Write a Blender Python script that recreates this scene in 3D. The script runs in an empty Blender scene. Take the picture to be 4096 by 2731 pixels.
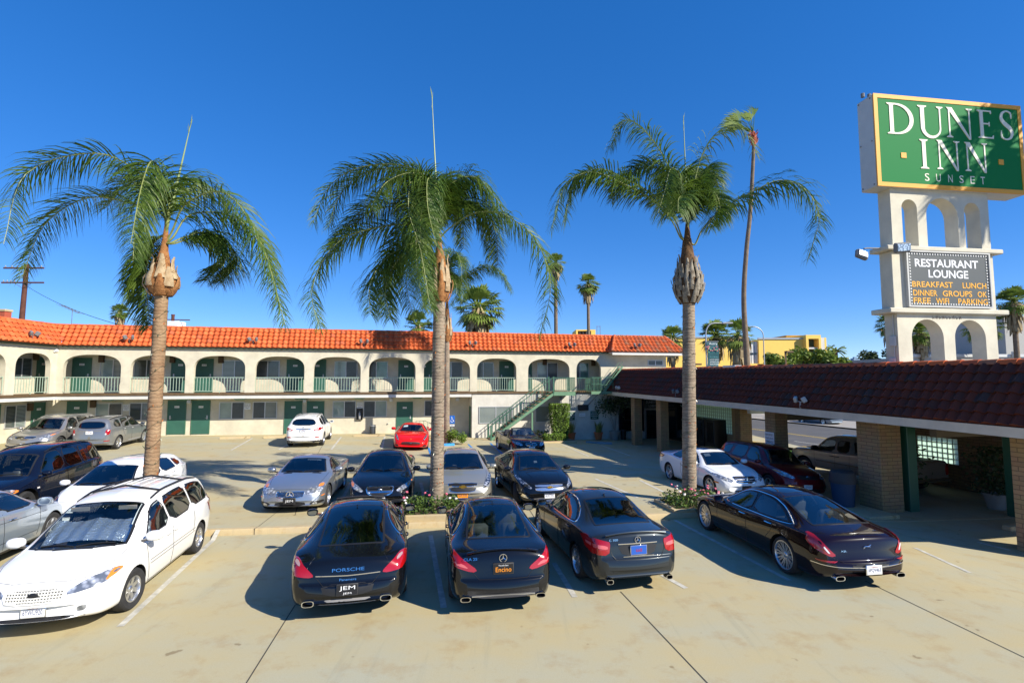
import bpy, bmesh, math, random
from math import sin, cos, pi, radians, sqrt, atan2, hypot
from mathutils import Vector, Matrix, Euler
from mathutils.bvhtree import BVHTree
from mathutils.geometry import delaunay_2d_cdt, tessellate_polygon

random.seed(7)
SC = bpy.context.scene
COL = SC.collection

# ---------------------------------------------------------------- camera, sky, sun, exposure
CAM_H = 3.85
cd = bpy.data.cameras.new('camera')
cd.lens = 18.0; cd.sensor_width = 36.0; cd.clip_start = 0.1; cd.clip_end = 6000
cam = bpy.data.objects.new('camera', cd); COL.objects.link(cam)
cam.location = (0, 0, CAM_H)
cam.rotation_euler = (radians(90 + 4.31), 0, 0)
SC.camera = cam

SUN_DIR = Vector((1.25, -0.75, 1.0)).normalized()          # from the ground towards the sun
sun_el = math.asin(SUN_DIR.z)
sd = bpy.data.lights.new('sun', 'SUN'); sd.energy = 5.0; sd.angle = radians(0.5); sd.color = (1.0, 0.93, 0.80)
sun = bpy.data.objects.new('sun', sd); COL.objects.link(sun)
sun.rotation_euler = SUN_DIR.to_track_quat('Z', 'Y').to_euler()
sun.location = (20, -20, 40)

world = bpy.data.worlds.new('World'); SC.world = world; world.use_nodes = True
wn = world.node_tree.nodes; wl = world.node_tree.links
for n in list(wn): wn.remove(n)
sky = wn.new('ShaderNodeTexSky'); sky.sky_type = 'NISHITA'; sky.sun_disc = False
sky.sun_elevation = sun_el
sky.sun_rotation = atan2(SUN_DIR.x, SUN_DIR.y)
sky.altitude = 60; sky.air_density = 0.6; sky.dust_density = 0.0; sky.ozone_density = 5.0
hs = wn.new('ShaderNodeHueSaturation'); hs.inputs['Saturation'].default_value = 1.6; hs.inputs['Value'].default_value = 1.66; hs.inputs['Hue'].default_value = .514
bg = wn.new('ShaderNodeBackground'); bg.inputs['Strength'].default_value = 0.145
wo = wn.new('ShaderNodeOutputWorld')
gm = wn.new('ShaderNodeGamma'); gm.inputs[1].default_value = 0.6
wl.new(sky.outputs[0], gm.inputs[0]); wl.new(gm.outputs[0], hs.inputs['Color']); wl.new(hs.outputs[0], bg.inputs['Color']); wl.new(bg.outputs[0], wo.inputs['Surface'])

SC.view_settings.view_transform = 'Standard'; SC.view_settings.look = 'None'
SC.view_settings.exposure = 0.62; SC.view_settings.gamma = 1.0; SC.view_settings.use_curve_mapping = False
SC.render.engine = 'CYCLES'
SC.cycles.max_bounces = 8; SC.cycles.transparent_max_bounces = 12; SC.cycles.caustics_reflective = False; SC.cycles.caustics_refractive = False

# ---------------------------------------------------------------- materials
MATS = {}
def nodes_of(m):
    m.use_nodes = True
    nt = m.node_tree
    return nt, nt.nodes, nt.links, nt.nodes['Principled BSDF']

def mat(name, col, rough=0.6, metal=0.0, coat=0.0, spec=0.5, var=0.0, vscale=3.0, bump=0.0, bscale=60.0, col2=None, trans=0.0):
    """Principled material; var / col2 = procedural noise variation, bump = fine noise relief."""
    if name in MATS: return MATS[name]
    m = bpy.data.materials.new(name); nt, N, L, p = nodes_of(m)
    c = (*col, 1.0)
    p.inputs['Base Color'].default_value = c
    p.inputs['Roughness'].default_value = rough; p.inputs['Metallic'].default_value = metal
    p.inputs['Coat Weight'].default_value = coat; p.inputs['Coat Roughness'].default_value = 0.03
    p.inputs['Specular IOR Level'].default_value = spec
    if trans: p.inputs['Transmission Weight'].default_value = trans
    if var or col2:
        tc = N.new('ShaderNodeTexCoord'); nz = N.new('ShaderNodeTexNoise'); nz.inputs['Scale'].default_value = vscale
        nz.inputs['Detail'].default_value = 6; nz.inputs['Roughness'].default_value = 0.65
        L.new(tc.outputs['Object'], nz.inputs['Vector'])
        mx = N.new('ShaderNodeMix'); mx.data_type = 'RGBA'
        rp = N.new('ShaderNodeMapRange'); rp.inputs[1].default_value = 0.32; rp.inputs[2].default_value = 0.68
        L.new(nz.outputs['Fac'], rp.inputs[0]); L.new(rp.outputs[0], mx.inputs[0])
        mx.inputs[6].default_value = tuple(v * (1 - var) for v in col) + (1,)
        mx.inputs[7].default_value = (*(col2 or tuple(min(1, v * (1 + var)) for v in col)), 1)
        L.new(mx.outputs[2], p.inputs['Base Color'])
    if bump:
        tc = N.new('ShaderNodeTexCoord'); nb = N.new('ShaderNodeTexNoise'); nb.inputs['Scale'].default_value = bscale; nb.inputs['Detail'].default_value = 4
        L.new(tc.outputs['Object'], nb.inputs['Vector'])
        b = N.new('ShaderNodeBump'); b.inputs['Strength'].default_value = bump; b.inputs['Distance'].default_value = 0.02
        L.new(nb.outputs['Fac'], b.inputs['Height']); L.new(b.outputs[0], p.inputs['Normal'])
    MATS[name] = m
    return m

def glass(name, tint, refl_rough=0.0, n=2.2):
    if name in MATS: return MATS[name]
    m = bpy.data.materials.new(name); nt, N, L, p = nodes_of(m)
    N.remove(p)
    tr = N.new('ShaderNodeBsdfTransparent'); tr.inputs[0].default_value = (*tint, 1)
    gl = N.new('ShaderNodeBsdfGlossy'); gl.inputs['Roughness'].default_value = refl_rough; gl.inputs[0].default_value = (1, 1, 1, 1)
    fr = N.new('ShaderNodeFresnel'); fr.inputs[0].default_value = 1.8
    ge = N.new('ShaderNodeNewGeometry'); ior = N.new('ShaderNodeMapRange'); ior.inputs[3].default_value = n; ior.inputs[4].default_value = 1/n
    L.new(ge.outputs['Backfacing'], ior.inputs[0]); L.new(ior.outputs[0], fr.inputs[0])    # thin pane: same reflection from either side
    mx = N.new('ShaderNodeMixShader')
    L.new(fr.outputs[0], mx.inputs[0]); L.new(tr.outputs[0], mx.inputs[1]); L.new(gl.outputs[0], mx.inputs[2])
    L.new(mx.outputs[0], N['Material Output'].inputs['Surface'])
    MATS[name] = m
    return m

def paint(name, col, metal=0.0, rough=0.28):
    """Car paint: clear coat outside, dark lining on the inner side of the shell."""
    if name in MATS: return MATS[name]
    m = bpy.data.materials.new(name); nt, N, L, p = nodes_of(m)
    p.inputs['Roughness'].default_value = rough; p.inputs['Metallic'].default_value = metal
    p.inputs['Coat Weight'].default_value = 1.0; p.inputs['Coat Roughness'].default_value = 0.02; p.inputs['Specular IOR Level'].default_value = 0.06; p.inputs['Coat IOR'].default_value = 1.52
    g = N.new('ShaderNodeNewGeometry'); mx = N.new('ShaderNodeMix'); mx.data_type = 'RGBA'
    mx.inputs[6].default_value = (*col, 1); mx.inputs[7].default_value = (0.06, 0.055, 0.05, 1)
    L.new(g.outputs['Backfacing'], mx.inputs[0]); L.new(mx.outputs[2], p.inputs['Base Color'])
    MATS[name] = m
    return m

# ---------------------------------------------------------------- mesh builder
def chain_matrix(o):
    m = o.matrix_basis.copy()
    while o.parent:
        o = o.parent; m = o.matrix_basis @ m
    return m

class MB:
    def __init__(s): s.v = []; s.f = []; s.m = []; s.r = None
    def add(s, vs, fs, mi=0):
        o = len(s.v); s.v.extend(tuple(v) for v in vs)
        for f in fs: s.f.append(tuple(i + o for i in f)); s.m.append(mi)
        return s
    def xf(s, M, start=0):
        for i in range(start, len(s.v)): s.v[i] = tuple(M @ Vector(s.v[i]))
        return s
    def box(s, x0, x1, y0, y1, z0, z1, mi=0):
        s.add([(x0,y0,z0),(x1,y0,z0),(x1,y1,z0),(x0,y1,z0),(x0,y0,z1),(x1,y0,z1),(x1,y1,z1),(x0,y1,z1)],
              [(0,3,2,1),(4,5,6,7),(0,1,5,4),(1,2,6,5),(2,3,7,6),(3,0,4,7)], mi); return s
    def bbox(s, x0, x1, y0, y1, z0, z1, b=0.02, mi=0):
        """box with chamfered edges"""
        b = min(b, (x1-x0)/2.01, (y1-y0)/2.01, (z1-z0)/2.01)
        vs = []
        for (x, sx) in ((x0, 1), (x1, -1)):
            for (y, sy) in ((y0, 1), (y1, -1)):
                for (z, sz) in ((z0, 1), (z1, -1)):
                    vs += [(x, y+sy*b, z+sz*b), (x+sx*b, y, z+sz*b), (x+sx*b, y+sy*b, z)]
        bm = bmesh.new()
        for v in vs: bm.verts.new(v)
        bmesh.ops.convex_hull(bm, input=bm.verts[:])
        bmesh.ops.dissolve_limit(bm, angle_limit=0.01, verts=bm.verts[:], edges=bm.edges[:])
        bm.verts.index_update()
        s.add([v.co[:] for v in bm.verts], [[v.index for v in f.verts] for f in bm.faces], mi); bm.free(); return s
    def tube(s, path, r, n=8, mi=0, cap=True):
        """round tube through points; r a number or a list"""
        P = [Vector(p) for p in path]; k = len(P)
        if k < 2: return s
        R = r if isinstance(r, (list, tuple)) else [r]*k
        t0 = (P[1]-P[0]).normalized()
        up = Vector((0,0,1)) if abs(t0.z) < .9 else Vector((1,0,0))
        a = t0.cross(up).normalized(); o = len(s.v)
        for i in range(k):
            t = (P[min(i+1,k-1)]-P[max(i-1,0)])
            if t.length < 1e-9: t = t0
            t.normalize()
            a = (a - t*a.dot(t))
            if a.length < 1e-6: a = t.orthogonal()
            a.normalize(); b = t.cross(a)
            for j in range(n):
                q = 2*pi*j/n; s.v.append(tuple(P[i] + (a*cos(q)+b*sin(q))*R[i]))
        for i in range(k-1):
            for j in range(n):
                s.f.append((o+i*n+j, o+i*n+(j+1)%n, o+(i+1)*n+(j+1)%n, o+(i+1)*n+j)); s.m.append(mi)
        if cap:
            s.f.append(tuple(o+j for j in reversed(range(n)))); s.m.append(mi)
            s.f.append(tuple(o+(k-1)*n+j for j in range(n))); s.m.append(mi)
        return s
    def bar(s, p0, p1, w, h, mi=0, up=(0,0,1)):
        """rectangular bar from p0 to p1, w across, h along up"""
        p0 = Vector(p0); p1 = Vector(p1); t = (p1-p0).normalized(); u = Vector(up)
        if abs(t.dot(u)) > .98: u = Vector((1,0,0)) if abs(t.x) < .9 else Vector((0,1,0))
        a = t.cross(u).normalized()*w/2; b = a.cross(t).normalized()*h/2
        s.add([p0-a-b,p0+a-b,p0+a+b,p0-a+b,p1-a-b,p1+a-b,p1+a+b,p1-a+b],
              [(0,3,2,1),(4,5,6,7),(0,1,5,4),(1,2,6,5),(2,3,7,6),(3,0,4,7)], mi); return s
    def lathe(s, prof, n=16, c=(0,0,0), mi=0, M=None):
        """profile [(r,z)...] turned round z at c"""
        o = len(s.v); k = len(prof)
        for (r, z) in prof:
            for j in range(n):
                q = 2*pi*j/n; s.v.append((c[0]+r*cos(q), c[1]+r*sin(q), c[2]+z))
        for i in range(k-1):
            for j in range(n):
                s.f.append((o+i*n+j, o+i*n+(j+1)%n, o+(i+1)*n+(j+1)%n, o+(i+1)*n+j)); s.m.append(mi)
        if prof[0][0] > 1e-6: s.f.append(tuple(o+j for j in reversed(range(n)))); s.m.append(mi)
        if prof[-1][0] > 1e-6: s.f.append(tuple(o+(k-1)*n+j for j in range(n))); s.m.append(mi)
        if M is not None: s.xf(M, o)
        return s
    def prism(s, poly, t0, t1, fn, mi=0):
        """2D polygon extruded from depth t0 to t1; fn(a,b,t) gives the 3D point"""
        n = len(poly); tri = tessellate_polygon([[Vector((p[0], p[1], 0)) for p in poly]])
        vs = [fn(a, b, t0) for a, b in poly] + [fn(a, b, t1) for a, b in poly]
        fs = []
        for t in tri:
            fs.append(tuple(t)); fs.append(tuple(i+n for i in reversed(t)))
        for i in range(n):
            j = (i+1) % n; fs.append((i, j, j+n, i+n))
        s.add(vs, fs, mi); return s
    def blob(s, c, r, n=10, k=7, mi=0, jit=0.0):
        """ellipsoid"""
        rx, ry, rz = r if isinstance(r, (tuple, list)) else (r, r, r); o = len(s.v)
        for i in range(k+1):
            th = pi*i/k
            for j in range(n):
                q = 2*pi*j/n; e = 1+random.uniform(-jit, jit)
                s.v.append((c[0]+rx*sin(th)*cos(q)*e, c[1]+ry*sin(th)*sin(q)*e, c[2]+rz*cos(th)*e))
        for i in range(k):
            for j in range(n):
                s.f.append((o+i*n+j, o+(i+1)*n+j, o+(i+1)*n+(j+1)%n, o+i*n+(j+1)%n)); s.m.append(mi)
        return s
    def build(s, name, mats, parent=None, smooth=0, world=False, fixn=False):
        me = bpy.data.meshes.new(name)
        vs = s.v
        if world and parent is not None:
            I = chain_matrix(parent).inverted(); vs = [I @ Vector(v) for v in s.v]
        me.from_pydata(vs, [], s.f)
        if not isinstance(mats, (list, tuple)): mats = [mats]
        for m in mats: me.materials.append(m)
        me.polygons.foreach_set('material_index', s.m)
        if s.r is not None:
            at = me.attributes.new('rnd', 'FLOAT', 'FACE'); at.data.foreach_set('value', s.r)
        if fixn:
            bm = bmesh.new(); bm.from_mesh(me); bmesh.ops.recalc_face_normals(bm, faces=bm.faces[:]); bm.to_mesh(me); bm.free()
        if smooth:
            me.polygons.foreach_set('use_smooth', [True]*len(me.polygons))
            if smooth < 179: me.set_sharp_from_angle(angle=radians(smooth))
        me.validate(); me.update()
        o = bpy.data.objects.new(name, me); COL.objects.link(o)
        if parent is not None: o.parent = parent
        return o

def tag(o, label=None, cat=None, group=None, kind=None):
    if label: o['label'] = label
    if cat: o['category'] = cat
    if group: o['group'] = group
    if kind: o['kind'] = kind
    return o

def thing(name, label, cat, loc=(0,0,0), rotz=0.0, group=None, M=None):
    o = bpy.data.objects.new(name, None); COL.objects.link(o)
    o.empty_display_size = 0.3
    if M is not None: o.matrix_basis = M
    else:
        o.location = loc; o.rotation_euler = (0, 0, rotz)
        o.matrix_basis = Matrix.Translation(loc) @ Matrix.Rotation(rotz, 4, 'Z')
    return tag(o, label, cat, group)

def structure(mb, name, mats, smooth=0, fixn=False):
    return tag(mb.build(name, mats, None, smooth, fixn=fixn), kind='structure')

_txt = {}
def text_mesh(body, size=1.0, extrude=0.0, bold=0.0, spacing=1.0):
    """centred text as (verts, faces) in the x-z plane, facing -y"""
    key = (body, size, extrude, bold, spacing)
    if key in _txt: return _txt[key]
    cu = bpy.data.curves.new('lettering', 'FONT'); cu.body = body; cu.size = size; cu.extrude = extrude
    cu.align_x = 'CENTER'; cu.align_y = 'CENTER'; cu.offset = bold; cu.space_character = spacing; cu.resolution_u = 3
    ob = bpy.data.objects.new('lettering', cu); COL.objects.link(ob)
    dg = bpy.context.evaluated_depsgraph_get(); dg.update()
    me = bpy.data.meshes.new_from_object(ob.evaluated_get(dg))
    vs = [(v.co.x, -v.co.z, v.co.y) for v in me.vertices]; fs = [tuple(p.vertices) for p in me.polygons]
    bpy.data.objects.remove(ob); bpy.data.curves.remove(cu); bpy.data.meshes.remove(me)
    _txt[key] = (vs, fs)
    return vs, fs

def fit_text(mb, body, w, h, M, mi=0, extrude=0.002, bold=0.0, spacing=1.0):
    """put text into mb so it fills w x h; M takes the x-z plane (facing -y) to its place"""
    vs, fs = text_mesh(body, 1.0, 0.0, bold, spacing)
    if not vs: return
    xs = [v[0] for v in vs]; zs = [v[2] for v in vs]
    cx, cz = (min(xs)+max(xs))/2, (min(zs)+max(zs))/2
    sx = w/max(1e-6, max(xs)-min(xs)); sz = h/max(1e-6, max(zs)-min(zs))
    mb.add([M @ Vector(((v[0]-cx)*sx, -extrude, (v[2]-cz)*sz)) for v in vs], fs, mi)

def lerp(a, b, t): return a+(b-a)*t
def pw(x, pts):
    """piecewise linear"""
    if x <= pts[0][0]: return pts[0][1]
    for (a, u), (b, v) in zip(pts, pts[1:]):
        if x <= b: return u+(v-u)*(x-a)/(b-a) if b > a else v
    return pts[-1][1]
class Pchip:
    def __init__(s, pts):
        s.x = [p[0] for p in pts]; s.y = [p[1] for p in pts]; n = len(pts)
        h = [s.x[i+1]-s.x[i] for i in range(n-1)]; d = [(s.y[i+1]-s.y[i])/h[i] for i in range(n-1)]
        m = [0.0]*n; m[0] = d[0]; m[-1] = d[-1]
        for i in range(1, n-1):
            if d[i-1]*d[i] > 0:
                w1 = 2*h[i]+h[i-1]; w2 = h[i]+2*h[i-1]; m[i] = (w1+w2)/(w1/d[i-1]+w2/d[i])
        s.h, s.m = h, m
    def __call__(s, x):
        if x <= s.x[0]: return s.y[0]
        if x >= s.x[-1]: return s.y[-1]
        i = 0
        while x > s.x[i+1]: i += 1
        t = (x-s.x[i])/s.h[i]; a = t*t*(3-2*t); b = t*(1-t)**2; c = t*t*(t-1)
        return s.y[i]*(1-a)+s.y[i+1]*a+s.h[i]*(b*s.m[i]+c*s.m[i+1])

# ---------------------------------------------------------------- lie of the land
FA = 0.2204                                   # facade angle (radians): the motel front runs along (cos, sin)
CF, SF = cos(FA), sin(FA)
def F(u, w, z=0.0):
    """facade axes: u along the motel front, w into the building, z up"""
    return Vector((u*CF-w*SF, 35.37+u*SF+w*CF, z))
def uw(x, y): return x*CF+(y-35.37)*SF, -x*SF+(y-35.37)*CF
def kerb_y(x): return 14.0 + 0.133*x
def wall_z(x): return pw(x, [(-26, .47), (-8, .27), (-3, .0), (4, -.26), (9, -.36)])
def gz(x, y):
    """height of the lot at x, y"""
    yc = kerb_y(x); u, w = uw(x, y)
    t = min(1.0, max(0.0, (u-2.0)/5.3)); low = pw(u, [(7.3, -.34), (11, -.36)])
    if y < yc: z = 0.0
    else: z = .14 + (wall_z(x)-.14)*min(1.0, (y-yc)/(36+.224*x-yc))
    return lerp(z, low, t*t*(3-2*t))
# ---------------------------------------------------------------- shared small materials
M_BLACKTRIM = mat('black_trim', (.012,.012,.013), .45)
M_PLASTIC = mat('grey_plastic', (.035,.035,.037), .6)
M_TYRE = mat('tyre_rubber', (.022,.022,.023), .85, var=.3, vscale=8)
M_RIM = mat('alloy', (.62,.63,.65), .28, metal=.9)
M_RIMDARK = mat('dark_alloy', (.05,.05,.055), .5, metal=.5)
M_CHROME = mat('chrome', (.82,.83,.85), .08, metal=1)
def lamp_mat(name, a, b, sc):
    m = bpy.data.materials.new(name); nt, N, L, p = nodes_of(m); MATS[name] = m
    tc = N.new('ShaderNodeTexCoord'); vo = N.new('ShaderNodeTexVoronoi'); vo.inputs['Scale'].default_value = sc
    L.new(tc.outputs['Object'], vo.inputs['Vector']); rp = N.new('ShaderNodeValToRGB'); L.new(vo.outputs['Distance'], rp.inputs[0])
    rp.color_ramp.elements[0].color = (*a, 1); rp.color_ramp.elements[0].position = .12; rp.color_ramp.elements[1].color = (*b, 1); rp.color_ramp.elements[1].position = .62
    L.new(rp.outputs[0], p.inputs['Base Color']); p.inputs['Metallic'].default_value = .55; p.inputs['Roughness'].default_value = .16
    p.inputs['Coat Weight'].default_value = 1; p.inputs['Coat Roughness'].default_value = .02
    return m
M_MIRROR = mat('mirror_glass', (.30,.33,.36), .03, metal=1)
M_LAMP = lamp_mat('headlamp_lens', (.92,.93,.95), (.22,.24,.27), 13)
M_LAMPDARK = lamp_mat('dark_headlamp', (.62,.66,.72), (.045,.05,.06), 12)
M_AMBER = mat('amber_lens', (.75,.22,.02), .1, coat=1)
M_REDLENS = mat('red_lens', (.34,.004,.006), .15, coat=1)
M_WHITELENS = mat('clear_lens', (.75,.72,.72), .12, coat=1)
M_MESH = mat('grille_mesh', (.010,.010,.011), .5)
M_INTER = mat('dark_cabin', (.02,.02,.022), .7)
M_PLATE = mat('plate_white', (.78,.79,.80), .4)
M_PLATEINK = mat('plate_ink', (.03,.05,.16), .5)
M_BLACKINK = mat('black_ink', (.01,.01,.012), .5)
M_ORANGE = mat('plate_orange', (.85,.30,.02), .4)
M_BLUEPLATE = mat('plate_blue', (.02,.10,.45), .4)
M_SEATTAN = mat('tan_leather', (.45,.22,.08), .6)
M_SEATGREY = mat('grey_cloth', (.16,.15,.14), .8)
M_SEATCREAM = mat('cream_leather', (.40,.36,.28), .6)
M_SEATDARK = mat('dark_leather', (.03,.03,.032), .5)
G_CLEAR = glass('clear_glass', (.84,.90,.90), n=1.75)
G_TINT = glass('tinted_glass', (.30,.35,.38))
G_DARK = glass('privacy_glass', (.06,.065,.075))

# ================================================================ ground, lot, street
def ground_mat(name, a, b, c, stain=.5, scale=.35):
    m = bpy.data.materials.new(name); nt, N, L, p = nodes_of(m); MATS[name] = m
    tc = N.new('ShaderNodeTexCoord')
    def noise(sc, det=8, ro=.6, stretch=None):
        n = N.new('ShaderNodeTexNoise'); n.inputs['Scale'].default_value = sc; n.inputs['Detail'].default_value = det; n.inputs['Roughness'].default_value = ro
        if stretch:
            mp = N.new('ShaderNodeMapping'); mp.inputs['Scale'].default_value = stretch; mp.inputs['Rotation'].default_value = (0,0,.23); L.new(tc.outputs['Object'], mp.inputs[0]); L.new(mp.outputs[0], n.inputs['Vector'])
        else: L.new(tc.outputs['Object'], n.inputs['Vector'])
        return n
    def ramp(src, lo, hi):
        r = N.new('ShaderNodeMapRange'); r.inputs[1].default_value = lo; r.inputs[2].default_value = hi; L.new(src.outputs['Fac'], r.inputs[0]); return r
    def mix(f, A, B, k=None):
        x = N.new('ShaderNodeMix'); x.data_type = 'RGBA'; L.new(f, x.inputs[0])
        for i, v in ((6, A), (7, B)):
            if isinstance(v, tuple): x.inputs[i].default_value = (*v, 1)
            else: L.new(v, x.inputs[i])
        return x.outputs[2]
    n1 = ramp(noise(scale, 10, .62, (1, 1.6, 1)), .36, .66); col = mix(n1.outputs[0], a, b)
    n2 = ramp(noise(scale*4.5, 8, .7), .52, .74); ml = N.new('ShaderNodeMath'); ml.operation = 'MULTIPLY'; ml.inputs[1].default_value = stain; L.new(n2.outputs[0], ml.inputs[0]); col = mix(ml.outputs[0], col, c)
    n3 = ramp(noise(55, 4, .7), .3, .7); m3 = N.new('ShaderNodeMath'); m3.operation = 'MULTIPLY'; m3.inputs[1].default_value = .22; L.new(n3.outputs[0], m3.inputs[0]); col = mix(m3.outputs[0], col, tuple(v*.7 for v in c))
    n4 = ramp(noise(2.6, 3, .5), .70, .735); m4 = N.new('ShaderNodeMath'); m4.operation = 'MULTIPLY'; m4.inputs[1].default_value = .6; L.new(n4.outputs[0], m4.inputs[0]); col = mix(m4.outputs[0], col, tuple(v*.45 for v in c))
    n5 = ramp(noise(.55, 7, .68, (9, .5, 1)), .56, .74); m5 = N.new('ShaderNodeMath'); m5.operation = 'MULTIPLY'; m5.inputs[1].default_value = .30; L.new(n5.outputs[0], m5.inputs[0]); col = mix(m5.outputs[0], col, tuple(v*.62 for v in b))   # tyre-worn streaks
    n6 = ramp(noise(1.1, 9, .72), .66, .80); m6 = N.new('ShaderNodeMath'); m6.operation = 'MULTIPLY'; m6.inputs[1].default_value = .45; L.new(n6.outputs[0], m6.inputs[0]); col = mix(m6.outputs[0], col, tuple(v*.42 for v in b))  # oil
    L.new(col, p.inputs['Base Color']); p.inputs['Roughness'].default_value = .78; p.inputs['Specular IOR Level'].default_value = .25
    bp = N.new('ShaderNodeBump'); bp.inputs['Strength'].default_value = .18; bp.inputs['Distance'].default_value = .01; L.new(n3.outputs[0], bp.inputs['Height']); L.new(bp.outputs[0], p.inputs['Normal'])
    return m
M_CONC = ground_mat('tan_concrete', (.48,.405,.225), (.42,.41,.30), (.36,.235,.10), .6)
M_KERB = ground_mat('kerb_concrete', (.54,.43,.24), (.48,.40,.26), (.42,.26,.10), .6, 1.2)
M_ASPH = ground_mat('asphalt', (.10,.10,.10), (.13,.125,.12), (.07,.07,.07), .5, .3)
M_DIRT = ground_mat('dry_soil', (.16,.12,.08), (.20,.15,.10), (.10,.07,.05), .5, 2)
M_GROUND = ground_mat('town_ground', (.22,.20,.16), (.26,.23,.18), (.15,.14,.11), .5, .05)
M_LINE = mat('worn_white_paint', (.50,.48,.41), .7, var=.30, vscale=5)
M_BLUELINE = mat('blue_paint', (.03,.22,.55), .6, var=.25, vscale=6)
M_JOINT = mat('dark_joint', (.055,.05,.04), .9)  # dark tone of the joints themselves

g = MB(); g.add([(-2500,-300,-.62),(2500,-300,-.62),(2500,4500,-.62),(-2500,4500,-.62)], [(0,1,2,3)]); structure(g, 'ground', M_GROUND)

def lot_sheet():
    xs = [-44+.6*i for i in range(105)]
    g = MB(); rows = []
    for k in range(-14, 0):  rows.append(('n', k))
    for x in xs: pass
    yn = [-7+.7*i for i in range(31)]
    n = len(xs)
    for t in range(30):
        for x in xs:
            y = lerp(-8, kerb_y(x)-.002, t/29); g.v.append((x, y, gz(x, y)))
    nr = 34
    for t in range(nr):
        for x in xs:
            y = lerp(kerb_y(x)+.17, 45, (t/(nr-1))**1.15); g.v.append((x, y, gz(x, y)))
    def grid(o, r):
        for j in range(r-1):
            for i in range(n-1): a = o+j*n+i; g.f.append((a, a+1, a+n+1, a+n)); g.m.append(0)
    grid(0, 30); grid(30*n, nr)
    structure(g, 'parking_lot', M_CONC, 60)
    k = MB(); r = []
    for x in xs:
        y = kerb_y(x); z0 = gz(x, y-.01); z1 = gz(x, y+.2)
        r.append([(x, y-.004, z0-.02), (x, y, z1-.02), (x, y+.02, z1+.004), (x, y+.16, z1+.004), (x, y+.19, z1-.03)])
    for a, b in zip(r, r[1:]):
        o = len(k.v); k.v += a+b
        for i in range(4): k.f.append((o+i, o+5+i, o+6+i, o+i+1)); k.m.append(0)
    structure(k, 'kerb', M_KERB, 40, True)
lot_sheet()

def stripe(mb, p0, p1, w, dz=.005, n=12, mi=0):
    """flat painted line following the lot"""
    p0 = Vector(p0); p1 = Vector(p1); t = (p1-p0).normalized(); a = Vector((-t.y, t.x))*w/2; o = len(mb.v)
    n = max(2, int((p1-p0).length/.4))
    for i in range(n+1):
        q = p0.lerp(p1, i/n)
        for s in (1, -1): x, y = q.x+a.x*s, q.y+a.y*s; mb.v.append((x, y, gz(x, y)+dz))
    for i in range(n): mb.f.append((o+2*i, o+2*i+1, o+2*i+3, o+2*i+2)); mb.m.append(mi)
def on(px, py):
    """where the sight line through a point of the photo (4096 x 2731) meets the lot: used to survey the markings"""
    p = radians(4.31); x = (px-2048)/2048; y = (1365.5-py)/2048; d = Vector((x, cos(p)-y*sin(p), sin(p)+y*cos(p))); z = 0.0
    for _ in range(40):
        t = (z-CAM_H)/d.z; q = d*t; z = .5*z+.5*gz(q.x, q.y)
    return (q.x, q.y)
lines = MB()
for a, b in [((872,2138),(480,2505)), ((1722,2140),(1775,2430)), ((2215,2250),(2300,2388)), ((2640,2295),(2745,2352)), ((2700,2080),(3160,2322)),
             ((1404,1930),(1365,2001)), ((1683,1930),(1700,2000)), ((2381,1914),(2551,1990)), ((2560,1920),(2700,1990)), ((3660,2190),(3880,2290)), ((3910,2168),(4040,2200)),
             ((1365,1747),(1325,1798)), ((1539,1745),(1527,1795)), ((1150,1778),(1115,1798)), ((2250,1777),(2355,1825)), ((2405,1780),(2520,1822)), ((1010,1752),(925,1800)), ((1883,1784),(2020,1790)), ((1890,1800),(2005,1808)), ((1915,1812),(2005,1822))]:
    stripe(lines, on(*a), on(*b), .105)
structure(lines, 'parking_lines', M_LINE)
bl = MB()
for a, b in [((1873,1776),(1921,1823)), ((1961,1772),(2010,1815)), ((1714,1790),(1727,1830)), ((1921,1823),(2010,1824))]: stripe(bl, on(*a), on(*b), .11, .009)
structure(bl, 'blue_parking_lines', M_BLUELINE)
jt = MB()
for pts in [[(1181,2418),(985,2731),(905,2870)], [(2482,2365),(2830,2731),(2950,2850)], [(3460,2322),(4096,2628),(4300,2720)], [(1290,1780),(1225,1900),(1180,2060)]]:
    P = [on(*q) for q in pts]
    for a, b in zip(P, P[1:]): stripe(jt, a, b, .018, .004)
for x in (-6.45, -4.62, -2.7, .6, 3.2):                      # joints across the kerb strip
    a, b = Vector((x, kerb_y(x)+.2)), Vector((x-.25, kerb_y(x)+2.2)); stripe(jt, a, b, .018, .004)
    jt.box(x-.006, x+.006, kerb_y(x)-.010, kerb_y(x)+.17, gz(x, kerb_y(x)-.1), gz(x, kerb_y(x)+.2)+.007)
structure(jt, 'concrete_joints', M_JOINT)

# street beyond the lobby wing: it runs along (-.26, 1)
SD = Vector((-.27, 1, 0)).normalized(); SN = Vector((SD.y, -SD.x, 0))
S0 = Vector((17.6, 32.2, 0))
def street_strip(mb, a, b, z0, z1=None, t0=-60, t1=260):
    z1 = z0 if z1 is None else z1
    P = [S0+SD*t0+SN*a, S0+SD*t0+SN*b, S0+SD*t1+SN*b, S0+SD*t1+SN*a]
    mb.add([(P[0].x,P[0].y,z0),(P[1].x,P[1].y,z1),(P[2].x,P[2].y,z1),(P[3].x,P[3].y,z0)], [(0,1,2,3)]); return mb
structure(street_strip(MB(), 0, 15.5, -.50), 'street', M_ASPH)
structure(street_strip(MB(), -1.2, 0, -.36), 'sidewalk', M_KERB)
structure(street_strip(MB(), 15.5, 60, -.38), 'far_pavement', ground_mat('pale_pavement', (.34,.32,.29), (.38,.35,.31), (.28,.26,.23), .4, .5))
m = MB(); street_strip(m, 7.2, 7.32, -.494); street_strip(m, 7.5, 7.62, -.494); structure(m, 'street_centre_line', mat('yellow_paint', (.55,.38,.06), .6))
m = MB()
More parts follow.
